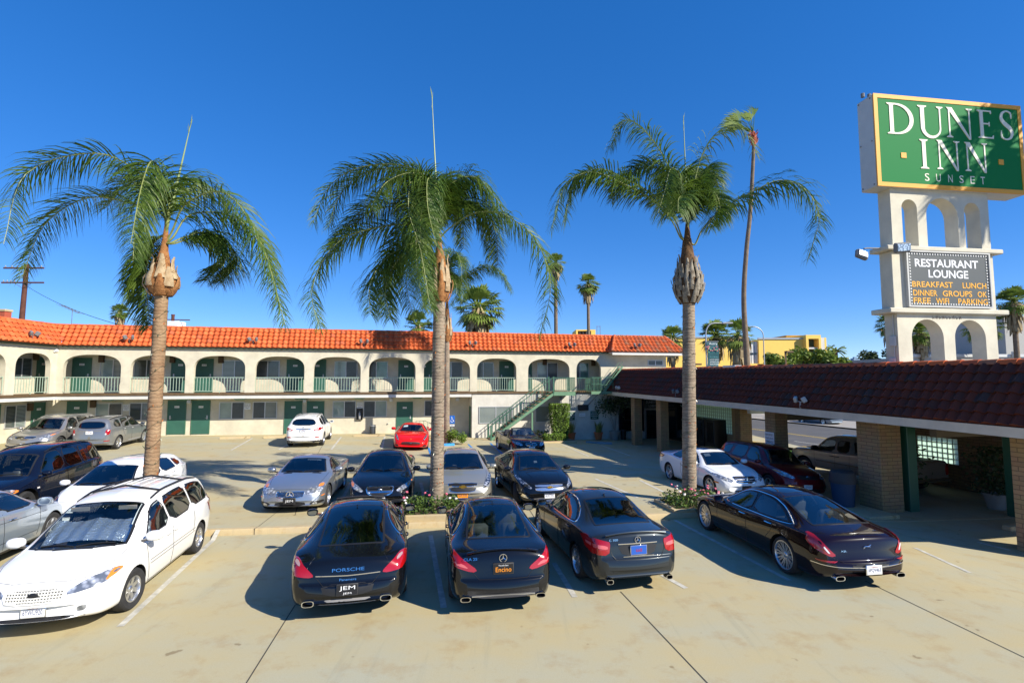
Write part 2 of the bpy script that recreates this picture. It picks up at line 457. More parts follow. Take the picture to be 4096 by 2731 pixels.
for k in range(24): street_strip(m, 3.7, 3.82, -.494, None, -20+k*7, -17+k*7)
structure(m, 'street_lane_marks', M_LINE)
M_GRASS = mat('lawn_green', (.10,.22,.025), .8, var=.4, vscale=9)
gm = MB(); random.seed(5)
street_strip(gm, -3.4, -1.2, -.345, None, -8, 12)
for k in range(2600):
    q = S0+SD*random.uniform(-8, 12)+SN*random.uniform(-3.4,-1.25); h = random.uniform(.05,.12); a = random.uniform(0, 6.28); dx, dy = .02*cos(a), .02*sin(a)
    gm.add([(q.x-dx,q.y-dy,-.345),(q.x+dx,q.y+dy,-.345),(q.x+random.uniform(-.03,.03),q.y+random.uniform(-.03,.03),-.345+h)], [(0,1,2)])
tag(gm.build('grass', M_GRASS), 'strip of bright green grass beside the street behind the brick pillars', 'grass', kind='stuff')
# ================================================================ motel
def stucco(name, col, spots=.13):
    return mat(name, col, .85, spec=.2, var=spots, vscale=1.3, bump=.35, bscale=45)
M_STUCCO = stucco('cream_stucco', (.60,.555,.43))
M_STUCCO2 = stucco('white_stucco', (.60,.575,.51))
M_TRIMWHITE = mat('white_trim', (.62,.61,.57), .6, var=.08, vscale=2)
M_BROWN = mat('brown_deck_edge', (.12,.075,.035), .7, var=.25, vscale=2)
M_DOOR = mat('door_green', (.032,.115,.083), .5, var=.1, vscale=2)
M_RAIL = mat('railing_green', (.36,.47,.37), .5, var=.12, vscale=4)
M_STAIR = mat('stair_green', (.045,.135,.085), .5, var=.12, vscale=4)
M_STAIRPALE = mat('stringer_green', (.13,.25,.15), .5, var=.12, vscale=3)
M_ALU = mat('window_aluminium', (.55,.56,.56), .4, metal=.4)
M_CURTAIN = mat('curtained_pane', (.26,.34,.32), .08, coat=.6, var=.15, vscale=2)
M_SCREEN = mat('screened_pane', (.055,.065,.068), .25, coat=.3, var=.2, vscale=3)
M_TEALPANE = mat('teal_pane', (.10,.22,.20), .08, coat=.6, var=.2, vscale=2)
M_FIXTURE = mat('fixture_grey', (.16,.16,.16), .5)
M_SPEAKER = mat('brown_grille', (.075,.045,.02), .7)
def shutter_mat():
    m = bpy.data.materials.new('louvred_pane'); nt, N, L, p = nodes_of(m); MATS['louvred_pane'] = m
    tc = N.new('ShaderNodeTexCoord'); wv = N.new('ShaderNodeTexWave'); wv.bands_direction = 'Z'; wv.inputs['Scale'].default_value = 4.2; wv.inputs['Distortion'].default_value = 0
    L.new(tc.outputs['Object'], wv.inputs['Vector']); rp = N.new('ShaderNodeValToRGB'); L.new(wv.outputs['Fac'], rp.inputs[0])
    rp.color_ramp.elements[0].color = (.03,.035,.035,1); rp.color_ramp.elements[0].position = .25; rp.color_ramp.elements[1].color = (.32,.37,.35,1); rp.color_ramp.elements[1].position = .5
    L.new(rp.outputs[0], p.inputs['Base Color']); p.inputs['Roughness'].default_value = .12; p.inputs['Coat Weight'].default_value = .5
    return m
M_SHUTTER = shutter_mat()
def shutter_dark():
    m = M_SHUTTER.copy(); m.name = 'dark_louvred_pane'; MATS['dark_louvred_pane'] = m
    for n in m.node_tree.nodes:
        if n.type == 'VALTORGB': n.color_ramp.elements[0].color = (.012,.014,.015,1); n.color_ramp.elements[1].color = (.10,.125,.12,1)
    return m
M_SHUTDARK = shutter_dark()

def tile_mat(name, cols, rough=.75, dirt=(.2,.1,.06)):
    m = bpy.data.materials.new(name); nt, N, L, p = nodes_of(m); MATS[name] = m
    at = N.new('ShaderNodeAttribute'); at.attribute_name = 'rnd'
    rp = N.new('ShaderNodeValToRGB'); rp.color_ramp.interpolation = 'CONSTANT'
    while len(rp.color_ramp.elements) < len(cols): rp.color_ramp.elements.new(.5)
    for e, (pos, c) in zip(rp.color_ramp.elements, cols): e.position = pos; e.color = (*c, 1)
    L.new(at.outputs['Fac'], rp.inputs[0])
    tc = N.new('ShaderNodeTexCoord'); nz = N.new('ShaderNodeTexNoise'); nz.inputs['Scale'].default_value = 4; nz.inputs['Detail'].default_value = 7; L.new(tc.outputs['Object'], nz.inputs['Vector'])
    mr = N.new('ShaderNodeMapRange'); mr.inputs[1].default_value = .5; mr.inputs[2].default_value = .8; mr.inputs[4].default_value = .5; L.new(nz.outputs['Fac'], mr.inputs[0])
    mx = N.new('ShaderNodeMix'); mx.data_type = 'RGBA'; L.new(mr.outputs[0], mx.inputs[0]); L.new(rp.outputs[0], mx.inputs[6]); mx.inputs[7].default_value = (*dirt, 1)
    L.new(mx.outputs[2], p.inputs['Base Color']); p.inputs['Roughness'].default_value = rough; p.inputs['Specular IOR Level'].default_value = .25
    return m
M_TILE = tile_mat('orange_roof_tile', [(0,(.56,.115,.030)),(.25,(.60,.13,.036)),(.5,(.52,.10,.028)),(.75,(.63,.145,.045)),(.95,(.45,.11,.045))], dirt=(.40,.085,.03))
M_TILEOLD = tile_mat('weathered_roof_tile', [(0,(.50,.105,.032)),(.3,(.42,.12,.055)),(.5,(.55,.12,.035)),(.72,(.34,.14,.075)),(.9,(.46,.10,.04))], dirt=(.26,.10,.05))
M_TILEDARK = tile_mat('shaded_brown_tile', [(0,(.115,.030,.017)),(.3,(.085,.030,.020)),(.52,(.125,.031,.016)),(.80,(.062,.036,.030)),(.90,(.10,.028,.018))], dirt=(.05,.026,.02))  # brown tile, darkened further: the slope's shade is put into the colour

def tiles(mb, e0, e1, r0, r1, rows, tw=.31, hump=.055, seed=1, phase=0.0, dz=.035, sub=6):
    """S-tiles on the slope between eave e0-e1 and ridge r0-r1 (local points)"""
    e0, e1, r0, r1 = map(Vector, (e0, e1, r0, r1)); ax = (e1-e0).normalized(); up = ((r0+r1)/2-(e0+e1)/2); up = (up-ax*up.dot(ax)); slope = up.length; up.normalize()
    nrm = ax.cross(up).normalized()
    if nrm.z < 0: nrm = -nrm
    if mb.r is None: mb.r = []
    rg = random.Random(seed); L = (e1-e0).length
    def pt(a, t, h): 
        return e0 + ax*a + ((r0-e0)-ax*(r0-e0).dot(ax))*t*1.0 + nrm*h
    a_r0 = (r0-e0).dot(ax); a_r1 = (r1-e0).dot(ax)
    for k in range(rows):
        t0, t1 = k/rows, min(1.0, (k+1)/rows+.02)
        xl = (a_r0*(t0+t1)/2, ); lo = a_r0*t0; lo2 = a_r0*t1; hi = lerp(L, a_r1, t0); hi2 = lerp(L, a_r1, t1)
        lo_, hi_ = (lo+lo2)/2, (hi+hi2)/2
        n = int((hi_-lo_)/tw*sub)+1; prev = None; cur = None
        i0 = math.floor(lo_/tw*sub)
        xs = [lo_]+[(i0+j)*tw/sub for j in range(1, n+2) if lo_ < (i0+j)*tw/sub < hi_]+[hi_]
        for x in xs:
            f = ((x+phase)/tw) % 1.0
            h = hump*(math.sin(pi*min(1, f/.68))**.8 if f < .68 else -.18*math.sin(pi*(f-.68)/.32))
            row = (pt(x, t0, h+dz), pt(x, t1, h*.96), pt(x, t0, -.03))
            o = len(mb.v); mb.v += [tuple(q) for q in row]
            tile_id = math.floor((x+phase-1e-6)/tw)
            if prev is not None:
                if tile_id != cur: cur = tile_id; val = rg.random()
                mb.f.append((o-3, o, o+1, o-2)); mb.m.append(0); mb.r.append(val)
                mb.f.append((o-1, o+2, o, o-3)); mb.m.append(0); mb.r.append(val)
            prev = o
    return mb
def ridge_caps(mb, a, b, r=.11, step=.42, seed=2):
    a, b = Vector(a), Vector(b); L = (b-a).length; n = max(1, int(L/step)); rg = random.Random(seed); t = (b-a)/L
    if mb.r is None: mb.r = []
    s = t.cross(Vector((0,0,1))).normalized(); u = s.cross(t)
    for i in range(n):
        p, q = a+t*(L*i/n-.03), a+t*(L*(i+1)/n+.02); val = rg.random(); o = len(mb.v); K = 7
        for (c, rr) in ((p, r*1.12), (q, r*.95)):
            for j in range(K):
                an = pi*j/(K-1); mb.v.append(tuple(c+s*cos(an)*rr+u*(sin(an)*rr-.02)))
        for j in range(K-1): mb.f.append((o+j, o+j+1, o+K+j+1, o+K+j)); mb.m.append(0); mb.r.append(val)
        mb.f.append(tuple(o+j for j in reversed(range(K)))); mb.m.append(0); mb.r.append(val)
    return mb

FM = Matrix(((CF,-SF,0,0),(SF,CF,0,35.37),(0,0,1,0),(0,0,0,1)))
ZD, ZE, ZR = 3.08, 5.85, 7.07           # deck, eave, ridge
MOTEL = thing('motel_building', 'long two-storey cream motel with an arched upper gallery and orange tile roof', 'motel', M=FM)
ARCH = [(-26.54,-23.61),(-23.12,-20.2),(-19.75,-16.89),(-16.32,-13.45),(-12.91,-10.03),(-9.52,-6.54),(-6.0,-2.91),(-2.43,.31),(1.15,4.17),(4.69,6.54)]
# the left wing, seen end on: axes (along, inward)
WO = Vector((-26.85, .0, 0)); wa = Vector((-.17,-.9855,0)).normalized(); wi = Vector((-wa.y*-1, 0, 0))
wi = Vector((wa.y, -wa.x, 0))           # inward = away from the lot
if wi.x > 0: wi = -wi
LWM = Matrix(((wa.x, wi.x, 0, WO.x),(wa.y, wi.y, 0, WO.y),(0,0,1,0),(0,0,0,1)))
LARCH = [(.42,2.60),(3.15,5.9),(6.5,9.3),(9.9,12.7)]

def arcade_outline(arches, x0, x1, z0, z1, ztop, rise, e=2.75):
    P = [(x0, z0)]
    for a, b in arches:
        zs = ztop-rise; P += [(a, z0), (a, zs)]; c = (a+b)/2; h = (b-a)/2
        for i in range(1, 24):
            q = pi*(1-i/24); cx = cos(q); sx = sin(q)
            P.append((c+h*math.copysign(abs(cx)**(2/e), cx), zs+rise*abs(sx)**(2/e)))
        P += [(b, zs), (b, z0)]
    P += [(x1, z0), (x1, z1), (x0, z1)]
    return P
mb = MB(); mb.prism(arcade_outline(ARCH, -26.85, 11.69, ZD, ZE+.03, 5.33, .86), 0, .28, lambda a, b, t: (a, t, b)); mb.build('arcade_wall', M_STUCCO, MOTEL, 30, fixn=True)
mb = MB(); mb.prism(arcade_outline(LARCH, .0, 14.0, ZD, ZE+.03, 5.33, .86), 0, .28, lambda a, b, t: (a, t, b)); mb.xf(LWM); mb.build('arcade_wall', M_STUCCO, MOTEL, 30, fixn=True)

def xf_build(mb, name, mats, M=None, parent=None, smooth=0):
    if M is not None: mb.xf(M)
    return mb.build(name, mats, parent or MOTEL, smooth)
# walls
mb = MB(); mb.box(-28.4, 11.69, 1.40, 1.60, ZD, ZE-.02); xf_build(mb, 'gallery_back_wall', M_STUCCO)
mb = MB(); mb.box(-28.6, -2.78, 1.40, 1.60, -.6, 2.80); xf_build(mb, 'ground_floor_wall', M_STUCCO)
mb = MB(); mb.box(-2.76, 11.69, .012, .26, -.8, 2.93); mb.box(-2.78, -2.52, .262, 1.398, -.8, 2.80); xf_build(mb, 'ground_floor_wall', M_STUCCO2)
mb = MB(); mb.box(-1.75, 14, 1.45, 1.65, -.2, ZE-.02); xf_build(mb, 'left_wing_back_wall', M_STUCCO, LWM)
mb = MB(); mb.box(11.45, 11.69, .30, 9, -.8, ZE); xf_build(mb, 'end_wall', M_STUCCO2)
# deck, soffits
mb = MB(); mb.box(-26.9, 7.3, -.06, 1.40, ZD-.15, ZD-.004); xf_build(mb, 'gallery_deck', M_BROWN)
mb = MB(); mb.box(0.02, 14, -.06, 1.45, ZD-.15, ZD-.004); xf_build(mb, 'gallery_deck', M_BROWN, LWM)
mb = MB(); mb.box(-26.9, -2.80, -.02, 1.40, 2.72, ZD-.152); xf_build(mb, 'deck_fascia', M_TRIMWHITE)
mb = MB(); mb.box(.03, 14, -.02, 1.44, 2.72, ZD-.152); xf_build(mb, 'deck_fascia', M_TRIMWHITE, LWM)
mb = MB(); mb.box(-26.85, 7.0, .285, 1.395, 5.60, 5.70); xf_build(mb, 'gallery_soffit', M_TRIMWHITE)
mb = MB(); mb.box(.3, 14, .285, 1.44, 5.60, 5.70); xf_build(mb, 'gallery_soffit', M_TRIMWHITE, LWM)
# roof
M_EAVE = mat('eave_dark_green', (.07,.12,.08), .7)  # plain dark green for the eave boards
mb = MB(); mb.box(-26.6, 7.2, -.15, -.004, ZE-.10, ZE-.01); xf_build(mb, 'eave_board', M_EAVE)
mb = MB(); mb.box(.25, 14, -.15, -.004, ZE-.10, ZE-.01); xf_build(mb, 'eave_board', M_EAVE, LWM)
cE, cR = Vector((-26.55,-.20,ZE)), Vector((-27.25,.44,ZR))
mb = MB(); tiles(mb, cE, (7.9,-.20,ZE), cR, (7.9,.44,ZR), 5, .31, .085, seed=4, dz=.06); ridge_caps(mb, cR+Vector((0,.05,0)), (7.9,.49,ZR), .10, .8, 3); xf_build(mb, 'roof_tiles', M_TILE, smooth=35)
LI = LWM.inverted(); e0 = LI @ cE; r0 = LI @ cR
mb = MB(); tiles(mb, (14, e0.y, ZE), e0, (14, r0.y, ZR), r0, 5, .31, .085, seed=9, dz=.06); ridge_caps(mb, r0+Vector((0,.05,0)), (14, r0.y+.05, ZR), .10, .8, 5); xf_build(mb, 'roof_tiles', M_TILE, LWM, smooth=35)
mb = MB(); mb.box(-27.2, 12.4, .52, 9, ZR-.45, ZR-.30); xf_build(mb, 'flat_roof', M_TRIMWHITE)
mb = MB(); mb.box(.6, 14, r0.y+.1, 8, ZR-.45, ZR-.32); xf_build(mb, 'flat_roof', M_TRIMWHITE, LWM)
# right bay: its own hipped mansard standing proud of the gallery roof
mb = MB(); tiles(mb, (7.02,-.92,ZE), (12.75,-.92,ZE), (7.75,.30,ZR), (11.75,.30,ZR), 5, .31, .085, seed=14, dz=.06)
tiles(mb, (12.75,-.92,ZE), (12.75,8.5,ZE), (11.75,.30,ZR), (11.75,8.5,ZR), 5, .31, .085, seed=15, dz=.06)
tiles(mb, (7.02,.6,ZE), (7.02,-.92,ZE), (7.75,.6,ZR), (7.75,.30,ZR), 5, .31, .085, seed=16, dz=.06)
ridge_caps(mb, (7.75,.33,ZR), (11.75,.33,ZR), .10, .5, 6); ridge_caps(mb, (7.02,-.92,ZE+.04), (7.75,.30,ZR+.02), .11, .36, 7); ridge_caps(mb, (12.75,-.92,ZE+.04), (11.75,.30,ZR+.02), .11, .36, 8)
xf_build(mb, 'bay_roof_tiles', M_TILEOLD, smooth=35)
mb = MB(); mb.box(7.08, 12.66, -.84, -.70, ZE-.22, ZE-.02); mb.box(7.08, 12.66, -.70, -.004, ZE-.10, ZE-.03); mb.box(12.52, 12.66, -.70, 8, ZE-.22, ZE-.02); xf_build(mb, 'bay_fascia', M_TRIMWHITE)
# doors, windows
def door(x0, x1, z0, z1, num, M=None, y=1.40, hs=1):
    mb = MB(); mb.box(x0, x1, y-.035, y+.01, z0, z1, 0); mb.box(x0-.06, x0, y-.05, y+.01, z0, z1+.06, 1); mb.box(x1, x1+.06, y-.05, y+.01, z0, z1+.06, 1); mb.box(x0, x1, y-.05, y+.01, z1, z1+.06, 1)
    d = xf_build(mb, 'door', [M_DOOR, M_STAIR], M)
    mb = MB(); c = (x0+x1)/2; zz = z0+(z1-z0)*.83; mb.box(c-.13, c+.13, y-.055, y-.036, zz-.06, zz+.06, 0)
    T = Matrix.Translation((c, y-.056, zz)); fit_text(mb, num, .18, .075, T, 1, .002)
    xf_build(mb, 'room_number', [M_PLATE, M_BLACKINK], M, d)
    hx = x1-.10 if hs > 0 else x0+.10; mb = MB(); mb.bbox(hx-.035, hx+.035, y-.06, y-.036, z0+.92, z0+1.16, .01); mb.tube([(hx, y-.06, z0+1.0), (hx, y-.11, z0+1.0), (hx-.10*hs, y-.11, z0+1.0)], .012, 6)
    xf_build(mb, 'door_handle', M_ALU, M, d); return d
def window(x0, x1, z0, z1, p0, p1, M=None, y=1.40, sill=True, vert=True):
    mb = MB(); f = .045
    mb.box(x0-f, x0, y-.05, y+.02, z0-f, z1+f); mb.box(x1, x1+f, y-.05, y+.02, z0-f, z1+f); mb.box(x0, x1, y-.05, y+.02, z1, z1+f); mb.box(x0, x1, y-.05, y+.02, z0-f, z0)
    c = (x0+x1)/2
    if vert: mb.box(c-.025, c+.025, y-.045, y+.02, z0, z1)
    w = xf_build(mb, 'window', M_ALU, M)
    if vert:
        for a, b, m in ((x0, c-.025, p0), (c+.025, x1, p1)): mb = MB(); mb.box(a, b, y-.02, y-.004, z0, z1); xf_build(mb, 'pane', m, M, w)
    else: mb = MB(); mb.box(x0, x1, y-.02, y-.004, z0, z1); xf_build(mb, 'pane', p0, M, w)
    return w
UD = [(-26.76,-25.87),(-21.44,-20.51),(-20.11,-19.17),(-14.72,-13.78),(-13.37,-12.4),(-7.6,-6.66),(-6.42,-5.45),(-.56,.38),(.78,1.72)]
for i, (a, b) in enumerate(UD): door(a, b, ZD, 5.14, '#%d' % (220-i if i < 4 else 216-i), hs=-1 if i % 2 else 1)
UW = [(-25.33,-24.0,M_CURTAIN,M_SHUTTER),(-23.51,-22.2,M_SHUTDARK,M_SHUTDARK),(-18.56,-17.2,M_SHUTTER,M_SHUTDARK),(-16.6,-15.25,M_SCREEN,M_SHUTDARK),(-11.76,-10.38,M_CURTAIN,M_SCREEN),(-9.83,-8.39,M_SCREEN,M_TEALPANE),(-4.77,-3.3,M_CURTAIN,M_SCREEN),(-2.5,-1.07,M_SHUTDARK,M_SHUTDARK),(2.23,3.69,M_CURTAIN,M_SCREEN),(4.78,6.11,M_SCREEN,M_TEALPANE)]
for a, b, p, q in UW: window(a, b, 4.0, 5.08, p, q)
LDZ = lambda u: lerp(.50, .28, min(1, max(0, (u+21)/14)))
for i, (a, b) in enumerate([(-26.9,-25.98),(-21.53,-20.61),(-20.19,-19.25),(-14.77,-13.81),(-13.41,-12.44),(-7.67,-6.7)]):
    z = LDZ(a); door(a, b, z, z+2.03, '#%d' % (112-i), hs=-1 if i in (1,) else 1)
for a, b, p, q in [(-25.44,-24.09,M_CURTAIN,M_SCREEN),(-23.63,-22.4,M_SHUTDARK,M_SHUTTER),(-18.64,-17.26,M_CURTAIN,M_SCREEN),(-16.68,-15.32,M_SCREEN,M_SHUTTER),(-11.81,-10.42,M_CURTAIN,M_SCREEN),(-9.85,-8.42,M_SCREEN,M_CURTAIN),(-5.82,-4.2,M_SCREEN,M_CURTAIN)]:
    window(a, b, 1.42, 2.42, p, q)
window(-2.25, -.02, .98, 2.02, M_SHUTTER, M_SHUTTER, None, .012); window(1.7, 2.7, .98, 2.02, M_SHUTTER, M_SHUTTER, None, .012, vert=False)
window(10.24, 11.38, 4.95, 5.27, M_SCREEN, M_SCREEN, None, -.002)
mb = MB(); mb.box(-2.80, -2.785, .35, 1.25, .0, 2.05); xf_build(mb, 'side_door', M_STAIR)
# left wing openings
door(-1.2, -.45, ZD, 5.14, '#221', LWM, 1.45); door(6.7, 7.6, ZD, 5.14, '#223', LWM, 1.45); window(-.02, 1.15, 4.0, 5.08, M_SHUTDARK, M_SCREEN, LWM, 1.45)
door(1.55, 2.45, ZD, 5.14, '#222', LWM, 1.45); window(7.9, 9.2, 4.0, 5.08, M_SHUTDARK, M_SCREEN, LWM, 1.45)
door(-1.08, -.3, .47, 2.5, '#113', LWM, 1.45); window(.15, 1.35, 1.25, 2.42, M_SHUTTER, M_SHUTDARK, LWM, 1.45); door(1.72, 2.6, .47, 2.5, '#114', LWM, 1.45); window(6.2, 7.7, 1.25, 2.42, M_SHUTDARK, M_SHUTTER, LWM, 1.45)
# railings: one per arch
def railing(x0, x1, M=None, y=.10, z=ZD, h=.95, step=.165, name='railing', m=None, ends=True):
    mb = MB(); mb.box(x0, x1, y-.022, y+.022, z+h-.035, z+h); mb.box(x0, x1, y-.015, y+.015, z+.09, z+.12)
    n = max(2, round((x1-x0)/step))
    for i in range(n+1):
        x = lerp(x0+.012, x1-.012, i/n); mb.box(x-.012, x+.012, y-.012, y+.012, z+.12, z+h-.035)
    c = (x0+x1)/2; mb.box(c-.02, c+.02, y-.02, y+.02, z-.10, z+.09)
    return xf_build(mb, name, m or M_RAIL, M)
for i, (a, b) in enumerate(ARCH):
    if i < 8: railing(a, b)
railing(1.15, 2.45, y=.10); railing(3.95, 4.17, y=.10); railing(4.69, 6.54, y=.10, m=M_STAIR)
for a, b in LARCH[:3]: railing(a, b, LWM)
# small fittings
def floodlight(x, M=None, yo=-.12, z=6.30, parent=None, lean=(.2,-.25)):
    mb = MB(); mb.tube([(x, yo-.02, z-.30), (x, yo-.12, z-.12), (x, yo-.10, z)], .018, 6)
    for sx in (-1, 1):
        st = len(mb.v); mb.bbox(-.05, .05, -.10, .06, -.09, .09, .02)
        mb.xf(Matrix.Translation((x+sx*.19, yo-.16, z+.07)) @ Matrix.Rotation(sx*.5, 4, 'Z') @ Matrix.Rotation(.5, 4, 'X') @ Matrix.Scale(1.35, 4), st)
        mb.tube([(x, yo-.10, z-.02), (x+sx*.17, yo-.12, z+.02)], .014, 5)
    return xf_build(mb, 'floodlight', M_FIXTURE, M, parent, 40)
def u_at(px): x = (px*1.7415-2048)/2048; return 35.0*x/(1-.224*x)/CF
for px in (288, 575, 832, 1083, 1312): floodlight(u_at(px))
floodlight(8.95, yo=-.72, z=6.28); floodlight(2.0, LWM, e0.y+.18)
for u in (-25.6, -19.0, -21.75): mb = MB(); mb.bbox(u+.18, u+.46, 1.22, 1.398, 4.92, 5.36, .02); xf_build(mb, 'vent_box', M_SPEAKER)
for u, z in ((-25.72, 2.20), (2.6, 4.95), (6.35, 4.9)): mb = MB(); mb.bbox(u, u+.28, 1.22, 1.398, z, z+.44, .02); xf_build(mb, 'vent_box', M_SPEAKER)
for x, z in ((-.36, 5.0), (-.2, 2.1)): mb = MB(); mb.bbox(x+.0, x+.28, 1.27, 1.448, z, z+.44, .02); xf_build(mb, 'vent_box', M_SPEAKER, LWM)
for u in (-24.3, -20.4, -17.2, -13.7, -10.1, -6.4): mb = MB(); mb.bbox(u-.28, u+.28, .15, .30, 2.62, 2.718, .03); mb.bbox(u-.35, u+.35, .30, 1.39, 2.66, 2.718, .01); xf_build(mb, 'deck_lamp', M_STAIRPALE)
for u, z in ((-20.4, 2.40), (-13.6, 2.38), (-8.1, 2.40), (-3.6, 2.4)): mb = MB(); mb.bbox(u-.12, u+.12, 1.27, 1.398, z, z+.24, .02); xf_build(mb, 'wall_lamp', M_ALU)
mb = MB(); mb.bbox(-26.9, -26.78, -.22, -.04, 5.45, 5.62, .03); mb.tube([(-26.84,-.2,5.52),(-26.84,-.34,5.48)], .05, 8); xf_build(mb, 'security_camera', M_PLATE)
mb = MB(); mb.tube([(-8.28+.0,1.36,.9),(-8.28,1.36,.95)], .05, 8); mb.bbox(-9.15, -9.03, 1.37, 1.398, .68, .76, .01); xf_build(mb, 'wall_outlet', M_ALU)
mb = MB(); mb.bbox(4.75, 5.52, -.16, .01, 1.72, 2.12, .03, 0)
for k in range(5): mb.box(4.80, 5.47, -.18, -.162, 1.77+k*.065, 1.80+k*.065, 1)
xf_build(mb, 'air_conditioner', [M_BLACKTRIM, M_PLASTIC])
mb = MB(); mb.box(4.86, 5.30, -.04, .01, 1.30, 1.52, 0); fit_text(mb, 'HANDICAP ONLY', .36, .05, Matrix.Translation((5.08,-.041,1.41)), 1); tag(mb.build('wall_sign', [M_PLATE, M_BLACKINK], None), 'small white notice below the air conditioner', 'sign').matrix_basis = FM

# ---------------------------------------------------------------- stairs and the roof ladder
ST = thing('staircase', 'green steel staircase with brown treads climbing to the gallery', 'staircase', M=FM)
def st_part(mb, name, m, smooth=0): return mb.build(name, m, ST, smooth)
sx0, sx1, sz0, sz1, sy0, sy1 = -1.75, 2.45, -.13, ZD, -1.72, -.62
NS = 16; M_TREAD = mat('brown_tread', (.24,.14,.075), .7, var=.25, vscale=3)
for i in range(NS):
    x = lerp(sx0, sx1, (i+.5)/NS); z = lerp(sz0, sz1, (i+1)/NS); mb = MB(); mb.bbox(x-.17, x+.17, sy0+.04, sy1-.04, z-.085, z-.015, .01); st_part(mb, 'tread', M_TREAD)
for y in (sy0, sy1):
    mb = MB(); mb.bar((sx0-.08, y, sz0+.08), (sx1+.03, y, sz1-.12), .035, .17); st_part(mb, 'stringer', M_STAIRPALE)
    mb = MB(); n = 17
    mb.bar((sx0-.02, y, sz0+1.02), (sx1, y, sz1+.98), .045, .045); mb.bar((sx0-.02, y, sz0+.22), (sx1, y, sz1+.14), .03, .03)
    for i in range(n+1):
        x = lerp(sx0+.03, sx1-.03, i/n); z = lerp(sz0, sz1, i/n); mb.box(x-.010, x+.010, y-.010, y+.010, z+.2, z+1.0)
    mb.box(sx0-.07, sx0+.02, y-.045, y+.045, sz0-.1, sz0+1.05); mb.box(sx1-.04, sx1+.04, y-.04, y+.04, sz1-.1, sz1+1.0)
    st_part(mb, 'stair_railing', M_STAIR)
mb = MB(); mb.box(sx1+.02, 3.95, sy0, -.07, ZD-.06, ZD-.005, 0); mb.box(sx1, 3.97, sy0-.04, sy0, ZD-.26, ZD-.002, 1); mb.box(3.95, 3.99, sy0, -.07, ZD-.26, ZD-.002, 1); st_part(mb, 'landing', [M_TREAD, M_STAIRPALE])
mb = MB()
for (a, b) in (((sx1+.05, sy0), (3.95, sy0)), ((3.95, sy0), (3.95, -.05))):
    a, b = Vector(a), Vector(b); n = max(2, round((b-a).length/.13))
    mb.bar((a.x,a.y,ZD+.93), (b.x,b.y,ZD+.93), .045, .045); mb.bar((a.x,a.y,ZD+.1), (b.x,b.y,ZD+.1), .03, .03)
    for i in range(n+1): q = a.lerp(b, i/n); mb.box(q.x-.012, q.x+.012, q.y-.012, q.y+.012, ZD+.1, ZD+.93)
st_part(mb, 'landing_railing', M_STAIR)
mb = MB(); mb.box(.92, 1.02, sy0-.05, sy0+.05, -.3, 1.75); st_part(mb, 'support_post', M_STAIRPALE)
mb = MB(); mb.box(3.0, 3.12, sy0+.3, sy0+.42, -.3, ZD-.25); st_part(mb, 'support_post', M_FIXTURE)
mb = MB(); mb.bbox(sx0-.55, sx0+.1, sy0-.05, sy1+.1, -.28, -.02, .02); st_part(mb, 'footing', M_KERB)

RL = thing('roof_platform', 'green platform with a ladder leading up to the lobby roof', 'platform', M=FM)
def rl(mb, name, m): return mb.build(name, m, RL)
mb = MB(); mb.box(5.33, 6.97, -1.19, -1.152, ZD-.2, ZD, 0)
for i in range(12): x = 5.37+i*.141; mb.box(x-.018, x+.018, -1.15, -.08, ZD-.07, ZD-.02, 0)
rl(mb, 'platform_floor', M_STAIRPALE)
mb = MB()
for (a, b, n) in (((5.37,-1.15),(6.1,-1.15),7), ((5.37,-1.15),(5.37,-.08),7)):
    a, b = Vector(a), Vector(b); mb.bar((a.x,a.y,ZD+.95), (b.x,b.y,ZD+.95), .045, .045); mb.bar((a.x,a.y,ZD+.5), (b.x,b.y,ZD+.5), .03, .03)
    for i in range(n+1): q = a.lerp(b, i/n); mb.box(q.x-.013, q.x+.013, q.y-.013, q.y+.013, ZD, ZD+.95)
mb.bar((6.1,-1.15,ZD+.95), (7.6,-1.15,ZD+.95), .04, .04); mb.box(6.93,6.97,-1.17,-1.13,ZD,ZD+.95); mb.bar((6.1,-1.15,ZD+.45), (6.95,-1.15,ZD+.45), .03, .03); rl(mb, 'railing', M_STAIR)
mb = MB()
for y in (-1.05, -.45): mb.bar((6.35, y, ZD-.02), (7.75, y, ZD+1.75), .05, .12); mb.bar((6.35, y, ZD+.28), (7.75, y, ZD+2.05), .03, .03)
for i in range(7): t = (i+.5)/7; x, z = lerp(6.35,7.75,t), lerp(ZD,ZD+1.75,t); mb.box(x-.08, x+.08, -1.03, -.47, z-.015, z+.015)
rl(mb, 'ladder', M_STAIRPALE)
mb = MB(); mb.bar((5.5,-.02,2.05), (5.9,-1.1,ZD-.15), .05, .05); mb.bar((6.8,-.02,2.05), (6.9,-1.1,ZD-.15), .05, .05); rl(mb, 'bracket', M_FIXTURE)
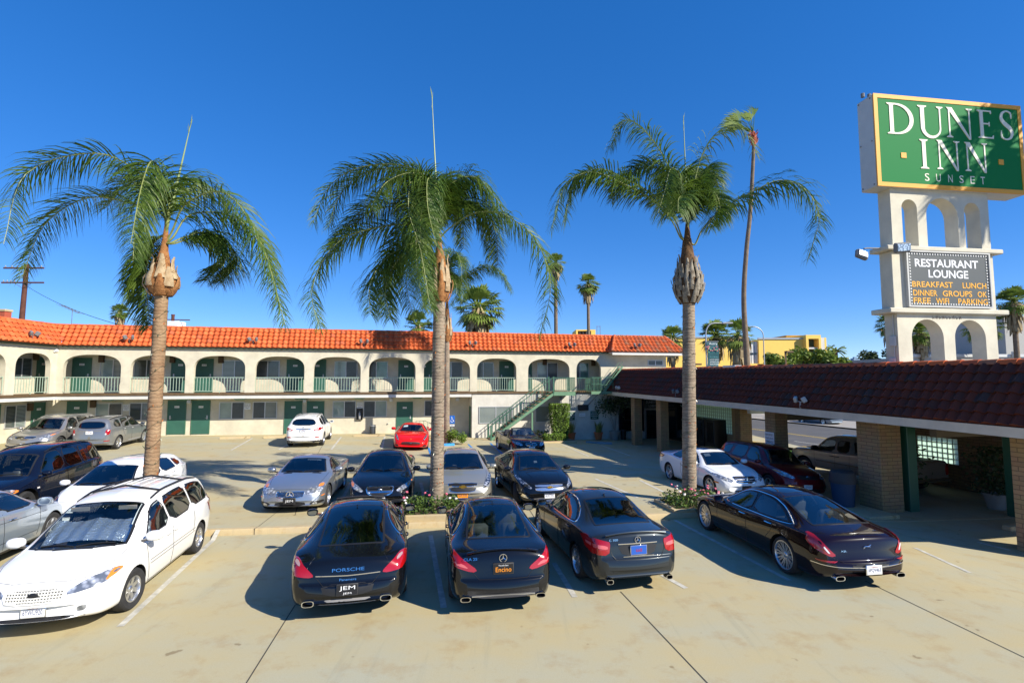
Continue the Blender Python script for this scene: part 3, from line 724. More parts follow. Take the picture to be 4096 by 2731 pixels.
# ================================================================ lobby wing on the right
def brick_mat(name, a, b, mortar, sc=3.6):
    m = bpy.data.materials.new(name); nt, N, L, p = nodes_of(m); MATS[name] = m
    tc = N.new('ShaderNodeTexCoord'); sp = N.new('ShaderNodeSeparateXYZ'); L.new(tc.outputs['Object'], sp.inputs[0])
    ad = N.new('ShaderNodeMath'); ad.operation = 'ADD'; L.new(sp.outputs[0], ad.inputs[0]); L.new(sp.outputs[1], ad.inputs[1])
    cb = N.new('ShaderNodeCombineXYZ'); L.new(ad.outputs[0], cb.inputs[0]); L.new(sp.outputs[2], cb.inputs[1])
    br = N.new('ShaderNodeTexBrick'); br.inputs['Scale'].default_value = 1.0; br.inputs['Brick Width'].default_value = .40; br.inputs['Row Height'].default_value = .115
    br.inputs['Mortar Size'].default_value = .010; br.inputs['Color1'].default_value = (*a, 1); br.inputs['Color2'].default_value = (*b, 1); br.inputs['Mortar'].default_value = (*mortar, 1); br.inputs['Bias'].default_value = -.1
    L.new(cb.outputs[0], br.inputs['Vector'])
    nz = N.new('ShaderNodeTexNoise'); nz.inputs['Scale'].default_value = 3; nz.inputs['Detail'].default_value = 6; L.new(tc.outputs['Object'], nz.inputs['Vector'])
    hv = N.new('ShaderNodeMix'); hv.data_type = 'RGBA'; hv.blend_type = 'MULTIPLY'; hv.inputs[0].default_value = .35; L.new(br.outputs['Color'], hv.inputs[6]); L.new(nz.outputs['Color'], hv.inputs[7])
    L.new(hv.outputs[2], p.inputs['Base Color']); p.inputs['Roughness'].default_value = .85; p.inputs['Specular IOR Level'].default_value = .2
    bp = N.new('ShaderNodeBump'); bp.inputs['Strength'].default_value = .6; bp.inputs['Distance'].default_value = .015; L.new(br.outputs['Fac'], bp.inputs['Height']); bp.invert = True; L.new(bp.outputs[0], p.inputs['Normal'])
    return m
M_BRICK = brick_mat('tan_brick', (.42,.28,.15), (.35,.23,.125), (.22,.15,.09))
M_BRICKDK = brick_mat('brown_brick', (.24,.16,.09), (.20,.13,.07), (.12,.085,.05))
M_FASCIA = mat('pale_fascia', (.56,.50,.40), .6, var=.1, vscale=2)
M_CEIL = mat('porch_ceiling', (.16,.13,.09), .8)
M_DARKGLASS = mat('dark_glass', (.006,.007,.008), .06, coat=.5)
def glassblock_mat():
    m = bpy.data.materials.new('glass_block'); nt, N, L, p = nodes_of(m); MATS['glass_block'] = m; N.remove(p)
    tr = N.new('ShaderNodeBsdfTranslucent'); tr.inputs[0].default_value = (.78,.92,.82,1); di = N.new('ShaderNodeBsdfGlossy'); di.inputs[0].default_value = (.8,.9,.85,1); di.inputs['Roughness'].default_value = .12
    mx = N.new('ShaderNodeMixShader'); mx.inputs[0].default_value = .12; L.new(tr.outputs[0], mx.inputs[1]); L.new(di.outputs[0], mx.inputs[2]); L.new(mx.outputs[0], N['Material Output'].inputs['Surface'])
    return m
M_GBLOCK = glassblock_mat(); M_GMORTAR = mat('block_mortar', (.45,.48,.42), .8)
LOB = thing('lobby_building', 'single-storey lobby wing with a steep brown tile roof on brick pillars', 'building', M=FM)
def lb(mb, name, m, smooth=0, parent=None): return mb.build(name, m, parent or LOB, smooth)
WE = -26.6                                         # where the wing ends
def eu(w): return lerp(6.9, 6.42, -w/25.6)
def ez(w): return lerp(2.97, 2.66, -w/25.6)
def ru(w): return lerp(7.72, 7.28, -w/25.6)
def rz(w): return lerp(4.52, 4.24, -w/25.6)
mb = MB(); tiles(mb, (eu(WE), WE, ez(WE)+.10), (eu(-.05), -.05, ez(0)+.10), (ru(WE), WE, rz(WE)), (ru(-.05), -.05, rz(0)), 6, .30, .08, seed=31, dz=.06); lb(mb, 'roof_tiles', M_TILEDARK, 35)
mb = MB(); ridge_caps(mb, (ru(WE)+.08, WE, rz(WE)+.02), (ru(0)+.08, -.05, rz(0)+.02), .13, .44, 33); lb(mb, 'ridge_tiles', M_TILEOLD, 35)
mb = MB(); mb.add([(eu(WE)-.04,WE,ez(WE)-.16),(eu(0)-.04,-.05,ez(0)-.16),(eu(0)-.04,-.05,ez(0)+.08),(eu(WE)-.04,WE,ez(WE)+.08),(eu(WE)+.06,WE,ez(WE)-.16),(eu(0)+.06,-.05,ez(0)-.16),(eu(0)+.06,-.05,ez(0)+.08),(eu(WE)+.06,WE,ez(WE)+.08)], [(0,1,2,3),(5,4,7,6),(0,4,5,1),(3,2,6,7),(0,3,7,4),(1,5,6,2)]); lb(mb, 'fascia', M_FASCIA)
def slab(mb, u0, u1, w0, w1, z0, z1): mb.box(u0, u1, w0, w1, z0, z1)
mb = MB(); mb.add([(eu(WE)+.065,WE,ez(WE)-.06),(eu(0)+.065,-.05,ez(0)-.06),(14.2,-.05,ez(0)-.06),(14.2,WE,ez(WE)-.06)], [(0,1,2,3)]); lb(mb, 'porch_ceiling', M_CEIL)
mb = MB(); mb.add([(ru(WE)+.1,WE,rz(WE)-.10),(14.3,WE,rz(WE)-.10),(14.3,-.05,rz(0)-.10),(ru(0)+.1,-.05,rz(0)-.10)], [(0,1,2,3)]); lb(mb, 'flat_roof', mat('roof_gravel', (.30,.28,.25), .9, var=.2, vscale=6))
mb = MB(); mb.box(14.2, 14.4, WE, -.05, 2.5, 4.1); mb.add([(eu(WE),WE-.002,ez(WE)-.1),(14.2,WE-.002,ez(WE)-.1),(14.2,WE-.002,rz(WE)),(ru(WE),WE-.002,rz(WE))], [(0,1,2,3)]); lb(mb, 'rear_fascia', M_FASCIA)
for (w, m, s) in ((-3.42,M_BRICK,.52), (-6.78,M_BRICK,.52), (-16.05,M_BRICK,.60), (-20.55,M_BRICK,.84), (-25.0,M_BRICK,.9)):
    mb = MB(); mb.bbox(7.3, 7.3+s, w-s/2, w+s/2, -.9, ez(w)-.07, .01); lb(mb, 'pillar', m)
mb = MB(); mb.bbox(8.36, 8.72, -21.0, -20.66, -.9, ez(-21)-.07, .02); lb(mb, 'steel_post', mat('post_green', (.02,.10,.06), .4))
mb = MB(); mb.bbox(10.9, 11.15, -22.2, -21.95, -.9, ez(-25)-.07, .02); lb(mb, 'steel_post', MATS['post_green'])
# lobby room walls
mb = MB(); mb.box(11.2, 11.4, -4.5, .0, -.9, ez(0)-.07); mb.box(11.2, 11.4, -8.5, -8.15, -.9, ez(-9)-.07); mb.box(11.2, 11.4, -8.148, -4.502, -.9, .70); mb.box(11.2, 11.4, -8.148, -4.502, 2.50, ez(-6)-.07); lb(mb, 'lobby_wall', mat('ochre_wall', (.38,.25,.12), .8, var=.1, vscale=1.5))
mb = MB(); mb.box(11.15, 11.9, -8.95, -8.505, -.9, ez(-9)-.07); lb(mb, 'wall_end_pier', M_BRICK)
def blocks(u, w0, w1, z0, z1, s=.2):
    mb = MB(); n = round((w1-w0)/s); k = round((z1-z0)/s)
    for i in range(n):
        for j in range(k): a, b = lerp(w0,w1,i/n), lerp(w0,w1,(i+1)/n); c, d = lerp(z0,z1,j/k), lerp(z0,z1,(j+1)/k); mb.box(u+.05, u+.06, a+.012, b-.012, c+.012, d-.012, 0)
    for i in range(n+1): a = lerp(w0,w1,i/n); mb.box(u+.02, u+.10, a-.012, a+.012, z0, z1, 1)
    for j in range(k+1): c = lerp(z0,z1,j/k); mb.box(u+.021, u+.099, w0, w1, c-.012, c+.012, 1)
    return lb(mb, 'glass_block_window', [M_GBLOCK, M_GMORTAR])
blocks(11.2, -8.14, -4.51, .71, 2.49)
# back wall of the driveway with its glass block window
mb = MB(); bw = 13.6
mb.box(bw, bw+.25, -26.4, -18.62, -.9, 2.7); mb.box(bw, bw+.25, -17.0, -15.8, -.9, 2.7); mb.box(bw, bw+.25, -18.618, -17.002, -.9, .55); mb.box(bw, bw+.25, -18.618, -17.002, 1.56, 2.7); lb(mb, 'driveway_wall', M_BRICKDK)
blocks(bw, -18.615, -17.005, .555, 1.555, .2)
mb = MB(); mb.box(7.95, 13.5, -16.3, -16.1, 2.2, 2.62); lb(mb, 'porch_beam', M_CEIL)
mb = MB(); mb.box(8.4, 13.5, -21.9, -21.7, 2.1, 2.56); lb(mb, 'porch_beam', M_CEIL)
# lobby front: door, dark glass, sign board
mb = MB(); mb.box(9.98, 10.92, -.03, .005, -.42, 1.66, 0); mb.box(9.90, 9.98, -.06, .008, -.42, 1.74, 1); mb.box(10.92, 11.0, -.06, .008, -.42, 1.74, 1); mb.box(9.98, 10.92, -.06, .008, 1.66, 1.74, 1); d = lb(mb, 'lobby_door', [M_DARKGLASS, mat('door_frame_grey', (.25,.25,.24), .5)])
mb = MB(); mb.box(10.78, 10.81, -.10, -.07, .4, .9); lb(mb, 'door_handle', M_ALU, 0, d)
mb = MB(); mb.box(11.198-1.9, 11.197, -4.2, -4.19, -.4, 2.3); 
LW_ = thing('lobby_notice', 'dark board reading DUNES INN LOBBY above the lobby door', 'sign', M=FM)
mb = MB(); mb.box(9.86, 11.04, -.12, -.065, 1.80, 2.42, 0); T = lambda z: Matrix.Translation((10.45,-.122,z))
fit_text(mb, 'DUNES INN', .98, .17, T(2.26), 1); fit_text(mb, 'LOBBY', .58, .16, T(1.98), 1); mb.build('board', [mat('slate_board', (.055,.065,.06), .5), M_PLATE], LW_)
mb = MB(); mb.box(7.9, 9.75, -.045, .004, .2, 2.5, 0); mb.box(7.84, 7.90, -.06, .004, .14, 2.56, 1); mb.box(9.75, 9.81, -.06, .004, .14, 2.56, 1); mb.box(7.9, 9.75, -.06, .004, 2.5, 2.56, 1); lb(mb, 'lobby_window', [M_DARKGLASS, M_BLACKTRIM])
mb = MB(); mb.box(11.16, 11.196, -3.9, -.5, -.3, 2.3, 0); lb(mb, 'lobby_side_window', M_DARKGLASS)
for w in (-2.2, -9.8, -18.6): 
    mb = MB(); x = eu(w)+.12; z = ez(w)+.32
    mb.tube([(x-.05, w, z-.35), (x-.16, w, z-.2), (x-.14, w, z)], .022, 6)
    for s in (-1, 1):
        st = len(mb.v); mb.bbox(-.08, .08, -.06, .06, -.10, .10, .02); mb.xf(Matrix.Translation((x-.16, w+s*.2, z+.08)) @ Matrix.Rotation(s*.6, 4, 'Z') @ Matrix.Rotation(-.5, 4, 'Y'), st); mb.tube([(x-.14, w, z), (x-.14, w+s*.18, z+.03)], .014, 5)
    lb(mb, 'floodlight', mat('lamp_pale', (.45,.45,.43), .4) if w > -3 or w < -15 else M_FIXTURE, 40)
for u, w in ((8.0, -13.2),): mb = MB(); mb.bbox(ru(w)-.05, ru(w)+.35, w-.5, w+.4, rz(w)+.05, rz(w)+.16, .02); lb(mb, 'skylight', M_ALU)

def at_f(o): o.matrix_basis = FM; return o
def simple(mb, name, mats, label, cat, group=None, smooth=0, M=None):
    o = tag(mb.build(name, mats, None, smooth), label, cat, group)
    if M is None: M = FM
    # origin at the base of the mesh
    xs = [v.co for v in o.data.vertices]; c = Vector(((min(v.x for v in xs)+max(v.x for v in xs))/2, (min(v.y for v in xs)+max(v.y for v in xs))/2, min(v.z for v in xs)))
    o.data.transform(Matrix.Translation(-c)); o.matrix_basis = M @ Matrix.Translation(c); return o
# vending machines
for i, (w, col, lab) in enumerate([(-5.15, (.012,.02,.05), 'dark vending machine with a blue front panel, farthest under the glass block window'), (-6.2, (.012,.012,.014), 'black vending machine with a dark picture front, between two others'), (-7.25, (.010,.010,.011), 'plain black vending machine nearest the brick wall end')]):
    VM = thing('vending_machine', lab, 'vending machine', group='vending machines beside the lobby', M=FM @ Matrix.Translation((10.72, w, -.34)))
    mb = MB(); mb.bbox(-.42, .42, -.47, .47, 0, 1.86, .02); mb.build('cabinet', M_BLACKTRIM, VM)
    mb = MB(); mb.box(-.437, -.422, -.40, .18, .55, 1.72); mb.build('front_panel', mat('vend_panel_%d' % i, col if i else (.02,.06,.16), .2, coat=.5, var=.6, vscale=6), VM)
    mb = MB(); mb.box(-.44, -.422, .22, .40, .75, 1.35); mb.build('coin_panel', M_PLASTIC, VM)
    mb = MB(); mb.box(-.438, -.422, -.35, .30, .15, .38); mb.build('delivery_flap', M_INTER, VM)
# clock and notices
CK = thing('wall_clock', 'round white wall clock on the post beside the glass block window', 'clock', M=FM @ Matrix.Translation((11.17, -4.0, 2.2)))
mb = MB(); mb.lathe([(0,.03),(.20,.03),(.20,.0)], 24, M=Matrix.Rotation(-pi/2, 4, 'Y')); mb.build('dial', M_PLATE, CK)
mb = MB(); mb.lathe([(.20,.0),(.24,.02),(.24,.05),(.20,.05)], 24, M=Matrix.Rotation(-pi/2, 4, 'Y')); mb.build('rim', M_BLACKTRIM, CK)
mb = MB(); mb.bar((-.035,0,0), (-.035,.03,.13), .012, .006, up=(1,0,0)); mb.bar((-.036,0,0), (-.036,-.09,.02), .014, .006, up=(1,0,0)); mb.build('hands', M_BLACKINK, CK)
M_GREENSIGN = mat('sign_green', (.010,.085,.05), .5)
def notice(name, u0, u1, z0, z1, rows, bg_, ink, label, y=-.03, M=None, group=None, t=.02):
    mb = MB(); mb.box(u0, u1, y, y+t, z0, z1, 0); n = len(rows)
    for i, r in enumerate(rows):
        h = (z1-z0)/(n+.6); z = z1-(i+.8)*h; wd = (u1-u0)*min(.86, .12*len(r)+.1); fit_text(mb, r, wd, h*.62, Matrix.Translation(((u0+u1)/2, y-.001, z)), 1)
    return simple(mb, name, [bg_, ink], label, 'sign', group, M=M)
notice('wall_sign', 3.93, 4.52, 1.05, 1.62, ['HOTEL','REGISTRATION','PARKING','ONLY'], M_GREENSIGN, M_PLATE, 'green registration parking sign beside the tall hedge, in the sun')
notice('wall_sign', 5.7, 6.3, 1.08, 1.66, ['HOTEL','REGISTRATION','PARKING','ONLY'], M_GREENSIGN, M_PLATE, 'green registration parking sign in shade beside the potted tree')
for u, lab in ((-23.83, 'white head-in parking notice on the wall left of the left palm trunk'), (-17.05, 'white head-in parking notice right of the pair of green doors'), (-10.13, 'white head-in parking notice above the fire extinguisher')):
    notice('parking_notice', u-.19, u+.19, 1.98, 2.38, ['HEAD IN','PARKING','ONLY'], M_PLATE, M_BLACKINK, lab, 1.365, group='head-in parking notices')
PM = FM @ Matrix.Translation((7.28, -16.05, 0)) @ Matrix.Rotation(-pi/2, 4, 'Z')
notice('pillar_notice', -.27, .25, .95, 1.72, ['PRIVATE PROPERTY','PARKING','BY PERMISSION ONLY','VEHICLES WILL BE TOWED','AT OWNERS EXPENSE'], M_PLATE, M_BLACKINK, 'larger white private property notice on the brick pillar', -.02, PM)
notice('pillar_notice', -.24, .20, .28, .86, ['NOT','RESPONSIBLE','FOR LOSS OR','DAMAGE TO','PARKED CARS'], M_PLATE, M_BLACKINK, 'smaller white damage notice, lower on the brick pillar', -.02, PM)
PM2 = FM @ Matrix.Translation((13.58, -22.0, 0)) @ Matrix.Rotation(-pi/2, 4, 'Z')
notice('wall_notice', -.2, .2, .62, .95, ['HEAD IN','PARKING'], M_PLATE, M_BLACKINK, 'small white notice on the dark brick wall beside the green post', -.02, FM @ Matrix.Translation((13.585, -16.25, -.1)) @ Matrix.Rotation(-pi/2, 4, 'Z'))
# approved sign over the street edge
AP = thing('street_sign_box', 'white box sign reading Approved, hanging under the eave by the street palm', 'sign', M=FM @ Matrix.Translation((11.95, -9.55, 2.0)))
mb = MB(); mb.bbox(-.70, .70, -.12, .12, 0, .62, .03, 0); fit_text(mb, 'Approved', .82, .20, Matrix.Translation((.18,-.122,.36)), 1); fit_text(mb, 'C', .12, .2, Matrix.Translation((-.50,-.122,.40)), 1); mb.build('box', [M_PLATE, M_BLACKINK], AP)
mb = MB(); mb.bar((-.6,0,.6), (-.6,0,1.05), .05, .05); mb.bar((.6,0,.6), (.6,0,1.05), .05, .05); mb.build('hanger', M_FIXTURE, AP)
# ================================================================ the tall roadside sign
SGX = Vector((.9901, .1405, 0)); SGY = Vector((-.1405, .9901, 0))
SGK = .8
SGM = Matrix(((SGX.x*SGK,SGY.x*SGK,0,14.64*SGK),(SGX.y*SGK,SGY.y*SGK,0,20.0*SGK),(0,0,SGK,3.85*(1-SGK)),(0,0,0,1)))
M_SIGNGREEN = mat('sign_face_green', (.007,.185,.046), .65, spec=.15)
M_SIGNYEL = mat('sign_border_yellow', (.80,.36,.025), .6)
M_SIGNLET = mat('sign_letter_white', (.78,.74,.60), .6)
M_CABINET = mat('cabinet_white', (.52,.52,.49), .5, var=.06, vscale=1.5)
M_TOWER = mat('tower_stucco', (.62,.58,.46), .8, spec=.2, var=.12, vscale=.9, bump=.2, bscale=40)
M_BOARD = mat('letterboard_grey', (.075,.085,.085), .5)
M_BULB = mat('bulb_white', (.75,.75,.72), .4)
M_BOARDYEL = mat('board_letter_yellow', (.85,.42,.03), .5)
SG = thing('motel_sign', 'tall cream sign tower with a green DUNES INN cabinet and a black letter board', 'sign', M=SGM)
def sg(mb, name, m, smooth=0, parent=None): return mb.build(name, m, parent or SG, smooth)
SW, Z0, Z1 = 7.02, 11.60, 15.45
mb = MB(); mb.bbox(0, SW, 0, .80, Z0, Z1, .04); CB = sg(mb, 'cabinet', M_CABINET)
mb = MB()
for z in (Z0+.12, (Z0+Z1)/2, Z1-.12):
    for y in (.12, .68): mb.blob((-.01, y, z), (.03,.03,.03), 8, 5)
for x in (.25, .55): mb.tube([(x-.4+.0, .3, Z1), (x-.4, .3, Z1+.16)], .07, 8)
sg(mb, 'cabinet_bolt', M_FIXTURE, 40, CB)
mb = MB(); b = .17
for (a0, a1, c0, c1) in ((0,SW,Z1-b,Z1),(0,SW,Z0,Z0+b),(0,b,Z0+b,Z1-b),(SW-b,SW,Z0+b,Z1-b)): mb.box(a0, a1, -.05, -.001, c0, c1)
sg(mb, 'border', M_SIGNYEL, 0, CB)
mb = MB(); mb.box(b, SW-b, -.03, -.001, Z0+b, Z1-b); FC = sg(mb, 'sign_face', M_SIGNGREEN, 0, CB)
# Roman capitals drawn as strokes: thick stems, thin stems, bracketed serifs
def letter(ch, x0, x1, z0, z1):
    w, h = x1-x0, z1-z0; T, t, sf, sh = h*.135, h*.048, h*.09, h*.045; P = []
    X = lambda u: x0+u*w; Zz = lambda v: z0+v*h
    def rect(a, b, c, d): P.append([(a,c),(b,c),(b,d),(a,d)])
    def stem(cx, th, v0=0, v1=1, s0=True, s1=True):
        rect(cx-th/2, cx+th/2, Zz(v0), Zz(v1))
        for on_, v, d in ((s0, v0, 1), (s1, v1, -1)):
            if on_: P.append([(cx-th/2-sf, Zz(v)), (cx+th/2+sf, Zz(v)), (cx+th/2+sf, Zz(v)+d*sh*.6), (cx+th/2, Zz(v)+d*sh*1.6), (cx-th/2, Zz(v)+d*sh*1.6), (cx-th/2-sf, Zz(v)+d*sh*.6)])
    def stroke(path, ws):
        L_, R_ = [], []
        for i, (p, q) in enumerate(zip(path, ws)):
            a = Vector(path[max(0,i-1)]); c = Vector(path[min(len(path)-1,i+1)]); d = (c-a).normalized(); n = Vector((-d.y, d.x))*q/2
            L_.append(tuple(Vector(p)+n)); R_.append(tuple(Vector(p)-n))
        for i in range(len(path)-1): P.append([L_[i], L_[i+1], R_[i+1], R_[i]])
    if ch == 'I': stem(X(.5), T)
    if ch == 'D':
        stem(x0+sf+T/2, T); cx = x0+sf+T; n = 22; path = []; ws = []
        for i in range(n+1):
            q = pi/2-pi*i/n; path.append((cx+(x1-cx-T*.5)*max(0,cos(q))**.85, Zz(.5)+h*.476*sin(q))); ws.append(t+(T*1.05-t)*max(0,cos(q))**1.3)
        stroke(path, ws)
    if ch == 'U':
        a, c = x0+sf+T/2, x1-sf-t/2; rect(a-T/2, a+T/2, Zz(.32), Zz(1)); rect(c-t/2, c+t/2, Zz(.32), Zz(1))
        for cx, th in ((a,T),(c,t)): P.append([(cx-th/2-sf, Zz(1)), (cx+th/2+sf, Zz(1)), (cx+th/2+sf, Zz(1)-sh*.6), (cx+th/2, Zz(1)-sh*1.6), (cx-th/2, Zz(1)-sh*1.6), (cx-th/2-sf, Zz(1)-sh*.6)])
        path = []; ws = []
        for i in range(19): q = pi+pi*i/18; path.append(((a+c)/2+(c-a)/2*cos(q), Zz(.32)+h*.30*sin(q))); ws.append(lerp(T, t, min(1,(i/18)**.8)))
        stroke(path, ws)
    if ch == 'N':
        a, c = x0+sf+t/2, x1-sf-t/2; stem(a, t, 0, 1, True, False); stem(c, t, 0, 1, False, True)
        P.append([(a-sf*1.1, Zz(1)), (a+T*.85, Zz(1)), (c+t/2, Zz(-.03)), (c-T*.35, Zz(-.03)), (a-t*.2, Zz(.92))])
    if ch == 'E':
        cx = x0+sf+T/2; stem(cx, T)
        for v, e in ((0,1.0),(.52,.84),(1,.93)):
            d = t if v < .3 else -t; zz = Zz(v)-(t/2 if .3 < v < .7 else 0); d = t if .3 < v < .7 else d
            rect(cx, X(e)-t, min(zz, zz+d), max(zz, zz+d)); k = sh*2.6
            if v == 0: P.append([(X(e)-t*1.6, zz), (X(e), zz), (X(e)+t*.2, zz+k), (X(e)-t*.5, zz+k)])
            elif v == 1: P.append([(X(e)-t*1.6, zz), (X(e), zz), (X(e), zz-k), (X(e)-t*.6, zz-k)])
            else: P.append([(X(e)-t*1.4, zz-k*.5), (X(e)-t*.6, zz-k*.5), (X(e)-t*.6, zz+k*.8), (X(e)-t*1.4, zz+k*.8)])
    if ch == 'S':
        K = [(.90,.80,.06),(.86,.93,.07),(.55,.985,.06),(.22,.90,.11),(.13,.74,.15),(.28,.60,.17),(.52,.50,.19),(.76,.40,.18),(.90,.25,.15),(.78,.08,.10),(.45,.015,.06),(.12,.08,.07),(.07,.24,.06)]
        path = []; ws = []
        for i in range(len(K)-1):
            p0, p1, p2, p3 = K[max(0,i-1)], K[i], K[i+1], K[min(len(K)-1,i+2)]
            for j in range(5):
                s = j/5; f = lambda k: .5*((2*p1[k])+(-p0[k]+p2[k])*s+(2*p0[k]-5*p1[k]+4*p2[k]-p3[k])*s*s+(-p0[k]+3*p1[k]-3*p2[k]+p3[k])*s**3)
                path.append((X(f(0)), Zz(f(1)))); ws.append(h*.78*(p1[2]+(p2[2]-p1[2])*s))
        path.append((X(K[-1][0]), Zz(K[-1][1]))); ws.append(h*.05); stroke(path, ws)
        rect(X(.86), X(.93), Zz(.74), Zz(.95)); rect(X(.05), X(.11), Zz(.06), Zz(.30))
    return P
def serif_word(rows):
    mb = MB(); k = 0
    for ch, u0, u1, v0, v1 in rows:
        for poly in letter(ch, u0*SW, u1*SW, Z1-v1*(Z1-Z0), Z1-v0*(Z1-Z0)):
            k += 1; y = -.050-.0004*(k % 9); mb.prism(poly, y, -.029, lambda a, c, t: (a, t, c))
    return mb
sg(serif_word([('D',.082,.255,.09,.43),('U',.285,.455,.09,.44),('N',.475,.655,.085,.42),('E',.69,.795,.085,.40),('S',.845,.935,.07,.40)]), 'lettering', M_SIGNLET, 0, FC)
sg(serif_word([('I',.272,.355,.465,.785),('N',.395,.555,.46,.78),('N',.585,.745,.46,.78)]), 'lettering', M_SIGNLET, 0, FC)
mb = MB()
for ch, u in zip('SUNSET', (.325,.40,.48,.555,.63,.70)): fit_text(mb, ch, .21, .32, Matrix.Translation((u*SW, -.034, Z1-.875*(Z1-Z0))), 0)
sg(mb, 'lettering', M_SIGNLET, 0, FC)
for u in (.178, .835):
    mb = MB(); mb.box(u*SW-.12, u*SW+.12, -.05, -.029, Z1-.655*(Z1-Z0)-.11, Z1-.655*(Z1-Z0)+.11); sg(mb, 'square_dot', M_SIGNYEL, 0, FC)
# tower
TY0, TY1 = .14, .72
def arch_panel(x0, x1, z0, z1, holes):
    """solid panel with arched openings: the openings are closed loops cut as a comb from below"""
    P = [(x0, z0)]
    for a, b, zb, zt in holes:
        r = (b-a)/2; P += [(a, z0), (a, zt-r)]
        for i in range(1, 16): q = pi*(1-i/16); P.append(((a+b)/2+r*cos(q), zt-r+r*sin(q)))
        P += [(b, zt-r), (b, z0)]
    P += [(x1, z0), (x1, z1), (x0, z1)]
    return P
X0, X1 = .70, 5.30
mb = MB(); mb.prism(arch_panel(X0, X1, 9.25, Z0, [(1.19,1.90,9.25,11.18),(2.32,3.80,9.25,11.30),(4.12,4.87,9.25,11.18)]), TY0, TY1, lambda a, b, t: (a, t, b)); sg(mb, 'arched_panel', M_TOWER, 30)
mb = MB(); mb.bbox(X0-.10, X1+.06, TY0, TY1, 6.70, 9.02, .02); sg(mb, 'tower_block', M_TOWER)
mb = MB(); mb.bbox(X0-.02, X1+.02, TY0+.10, TY1-.1, 9.02, 9.26, .01); mb.bbox(X0-.40, X1+.40, TY0-.16, TY1+.16, 9.03, 9.22, .03); sg(mb, 'ledge', M_TOWER)
mb = MB(); mb.bbox(X0-.45, X1+.45, TY0-.18, TY1+.18, 6.50, 6.70, .03); sg(mb, 'ledge', M_TOWER)
mb = MB(); mb.prism(arch_panel(X0, X1, 3.9, 6.50, [(1.32,2.78,3.9,6.28),(3.30,4.75,3.9,6.28)]), TY0, TY1, lambda a, b, t: (a, t, b)); sg(mb, 'arched_panel', M_TOWER, 30)
# letter board
BX0, BX1, BZ0, BZ1 = 1.22, 4.98, 6.82, 8.98
mb = MB(); mb.box(BX0, BX1, .05, .139, BZ0, BZ1); BD = sg(mb, 'letter_board', M_BOARD)
mb = MB(); f = .07
for (a0,a1,c0,c1) in ((BX0-f,BX1+f,BZ1,BZ1+f),(BX0-f,BX1+f,BZ0-f,BZ0),(BX0-f,BX0,BZ0,BZ1),(BX1,BX1+f,BZ0,BZ1)): mb.box(a0, a1, .0, .138, c0, c1)
sg(mb, 'board_frame', M_CABINET, 0, BD)
mb = MB(); nx, nz = 30, 17
for i in range(nx+1):
    for z in (BZ0+.07, BZ1-.07): x = lerp(BX0+.09, BX1-.09, i/nx); mb.box(x-.026, x+.026, .03, .049, z-.026, z+.026)
for j in range(1, nz):
    for x in (BX0+.09, BX1-.09): z = lerp(BZ0+.07, BZ1-.07, j/nz); mb.box(x-.026, x+.026, .03, .049, z-.026, z+.026)
sg(mb, 'light_dots', M_BULB, 0, BD)
def brd(text, x0, x1, z, h, m, bold=.012): mb = MB(); fit_text(mb, text, x1-x0, h, Matrix.Translation(((x0+x1)/2, .046, z)), 0, .004, bold); sg(mb, 'lettering', m, 0, BD)
brd('RESTAURANT', 1.55, 4.50, 8.55, .33, M_PLATE, .025); brd('LOUNGE', 2.15, 4.00, 8.12, .33, M_PLATE, .025)
for z, words in ((7.68, (('BREAKFAST',1.38,3.25),('LUNCH',3.70,4.82))), (7.33, (('DINNER',1.40,2.50),('GROUPS',2.75,4.12),('OK',4.38,4.82))), (6.99+.03, (('FREE',1.40,2.18),('WIFI',2.42,3.02),('PARKING',3.45,4.84)))):
    for t, a, b in words: brd(t, a, b, z, .235, M_BOARDYEL)
mb = MB(); random.seed(8)
for i in range(9):
    x = 2.3+i*.155; mb.tube([(x, TY0-.004, 6.42), (x+.03, TY0-.004, 6.30), (x+.07, TY0-.004, 6.40+random.uniform(-.05,.05)), (x+.10, TY0-.004, 6.31)], .008, 4)
sg(mb, 'graffiti', mat('graffiti_brown', (.20,.12,.07), .8))
# flood lamps on the ledge
for (x, y, dx) in ((-.02, .35, -.75), (.62, -.10, -.02)):
    mb = MB(); p = (x+dx, y-.25, 8.80 if dx < -.5 else 9.02)
    if dx < -.5: mb.tube([(x+.3, y, 9.16), (x-.35, y-.1, 9.12), (p[0]+.12, p[1], 9.05)], .03, 6)
    st = len(mb.v); mb.bbox(-.34 if dx > -.5 else -.24, .34 if dx > -.5 else .24, -.10, .10, -.2, .2, .06); mb.box(-.28 if dx > -.5 else -.18, .28 if dx > -.5 else .18, -.115, -.10, -.14, .14, 1)
    mb.xf(Matrix.Translation(p) @ Matrix.Rotation(radians(-22 if dx < -.5 else 6), 4, 'X') @ Matrix.Rotation(radians(24 if dx < -.5 else -6), 4, 'Y'), st)
    sg(mb, 'flood_lamp', [M_FIXTURE, M_LAMP], 30)
mb = MB(); mb.bbox(X0-.08, X0-.002, .25, .55, 4.3, 4.75, .02); mb.bbox(X0-.07, X0-.002, .2, .5, 5.2, 5.6, .02); mb.tube([(X0-.03,.3,4.75),(X0-.03,.3,5.2)], .02, 6); mb.tube([(X0-.03,.3,5.6),(X0-.03,.3,6.48)], .02, 6); sg(mb, 'junction_box', M_CABINET)
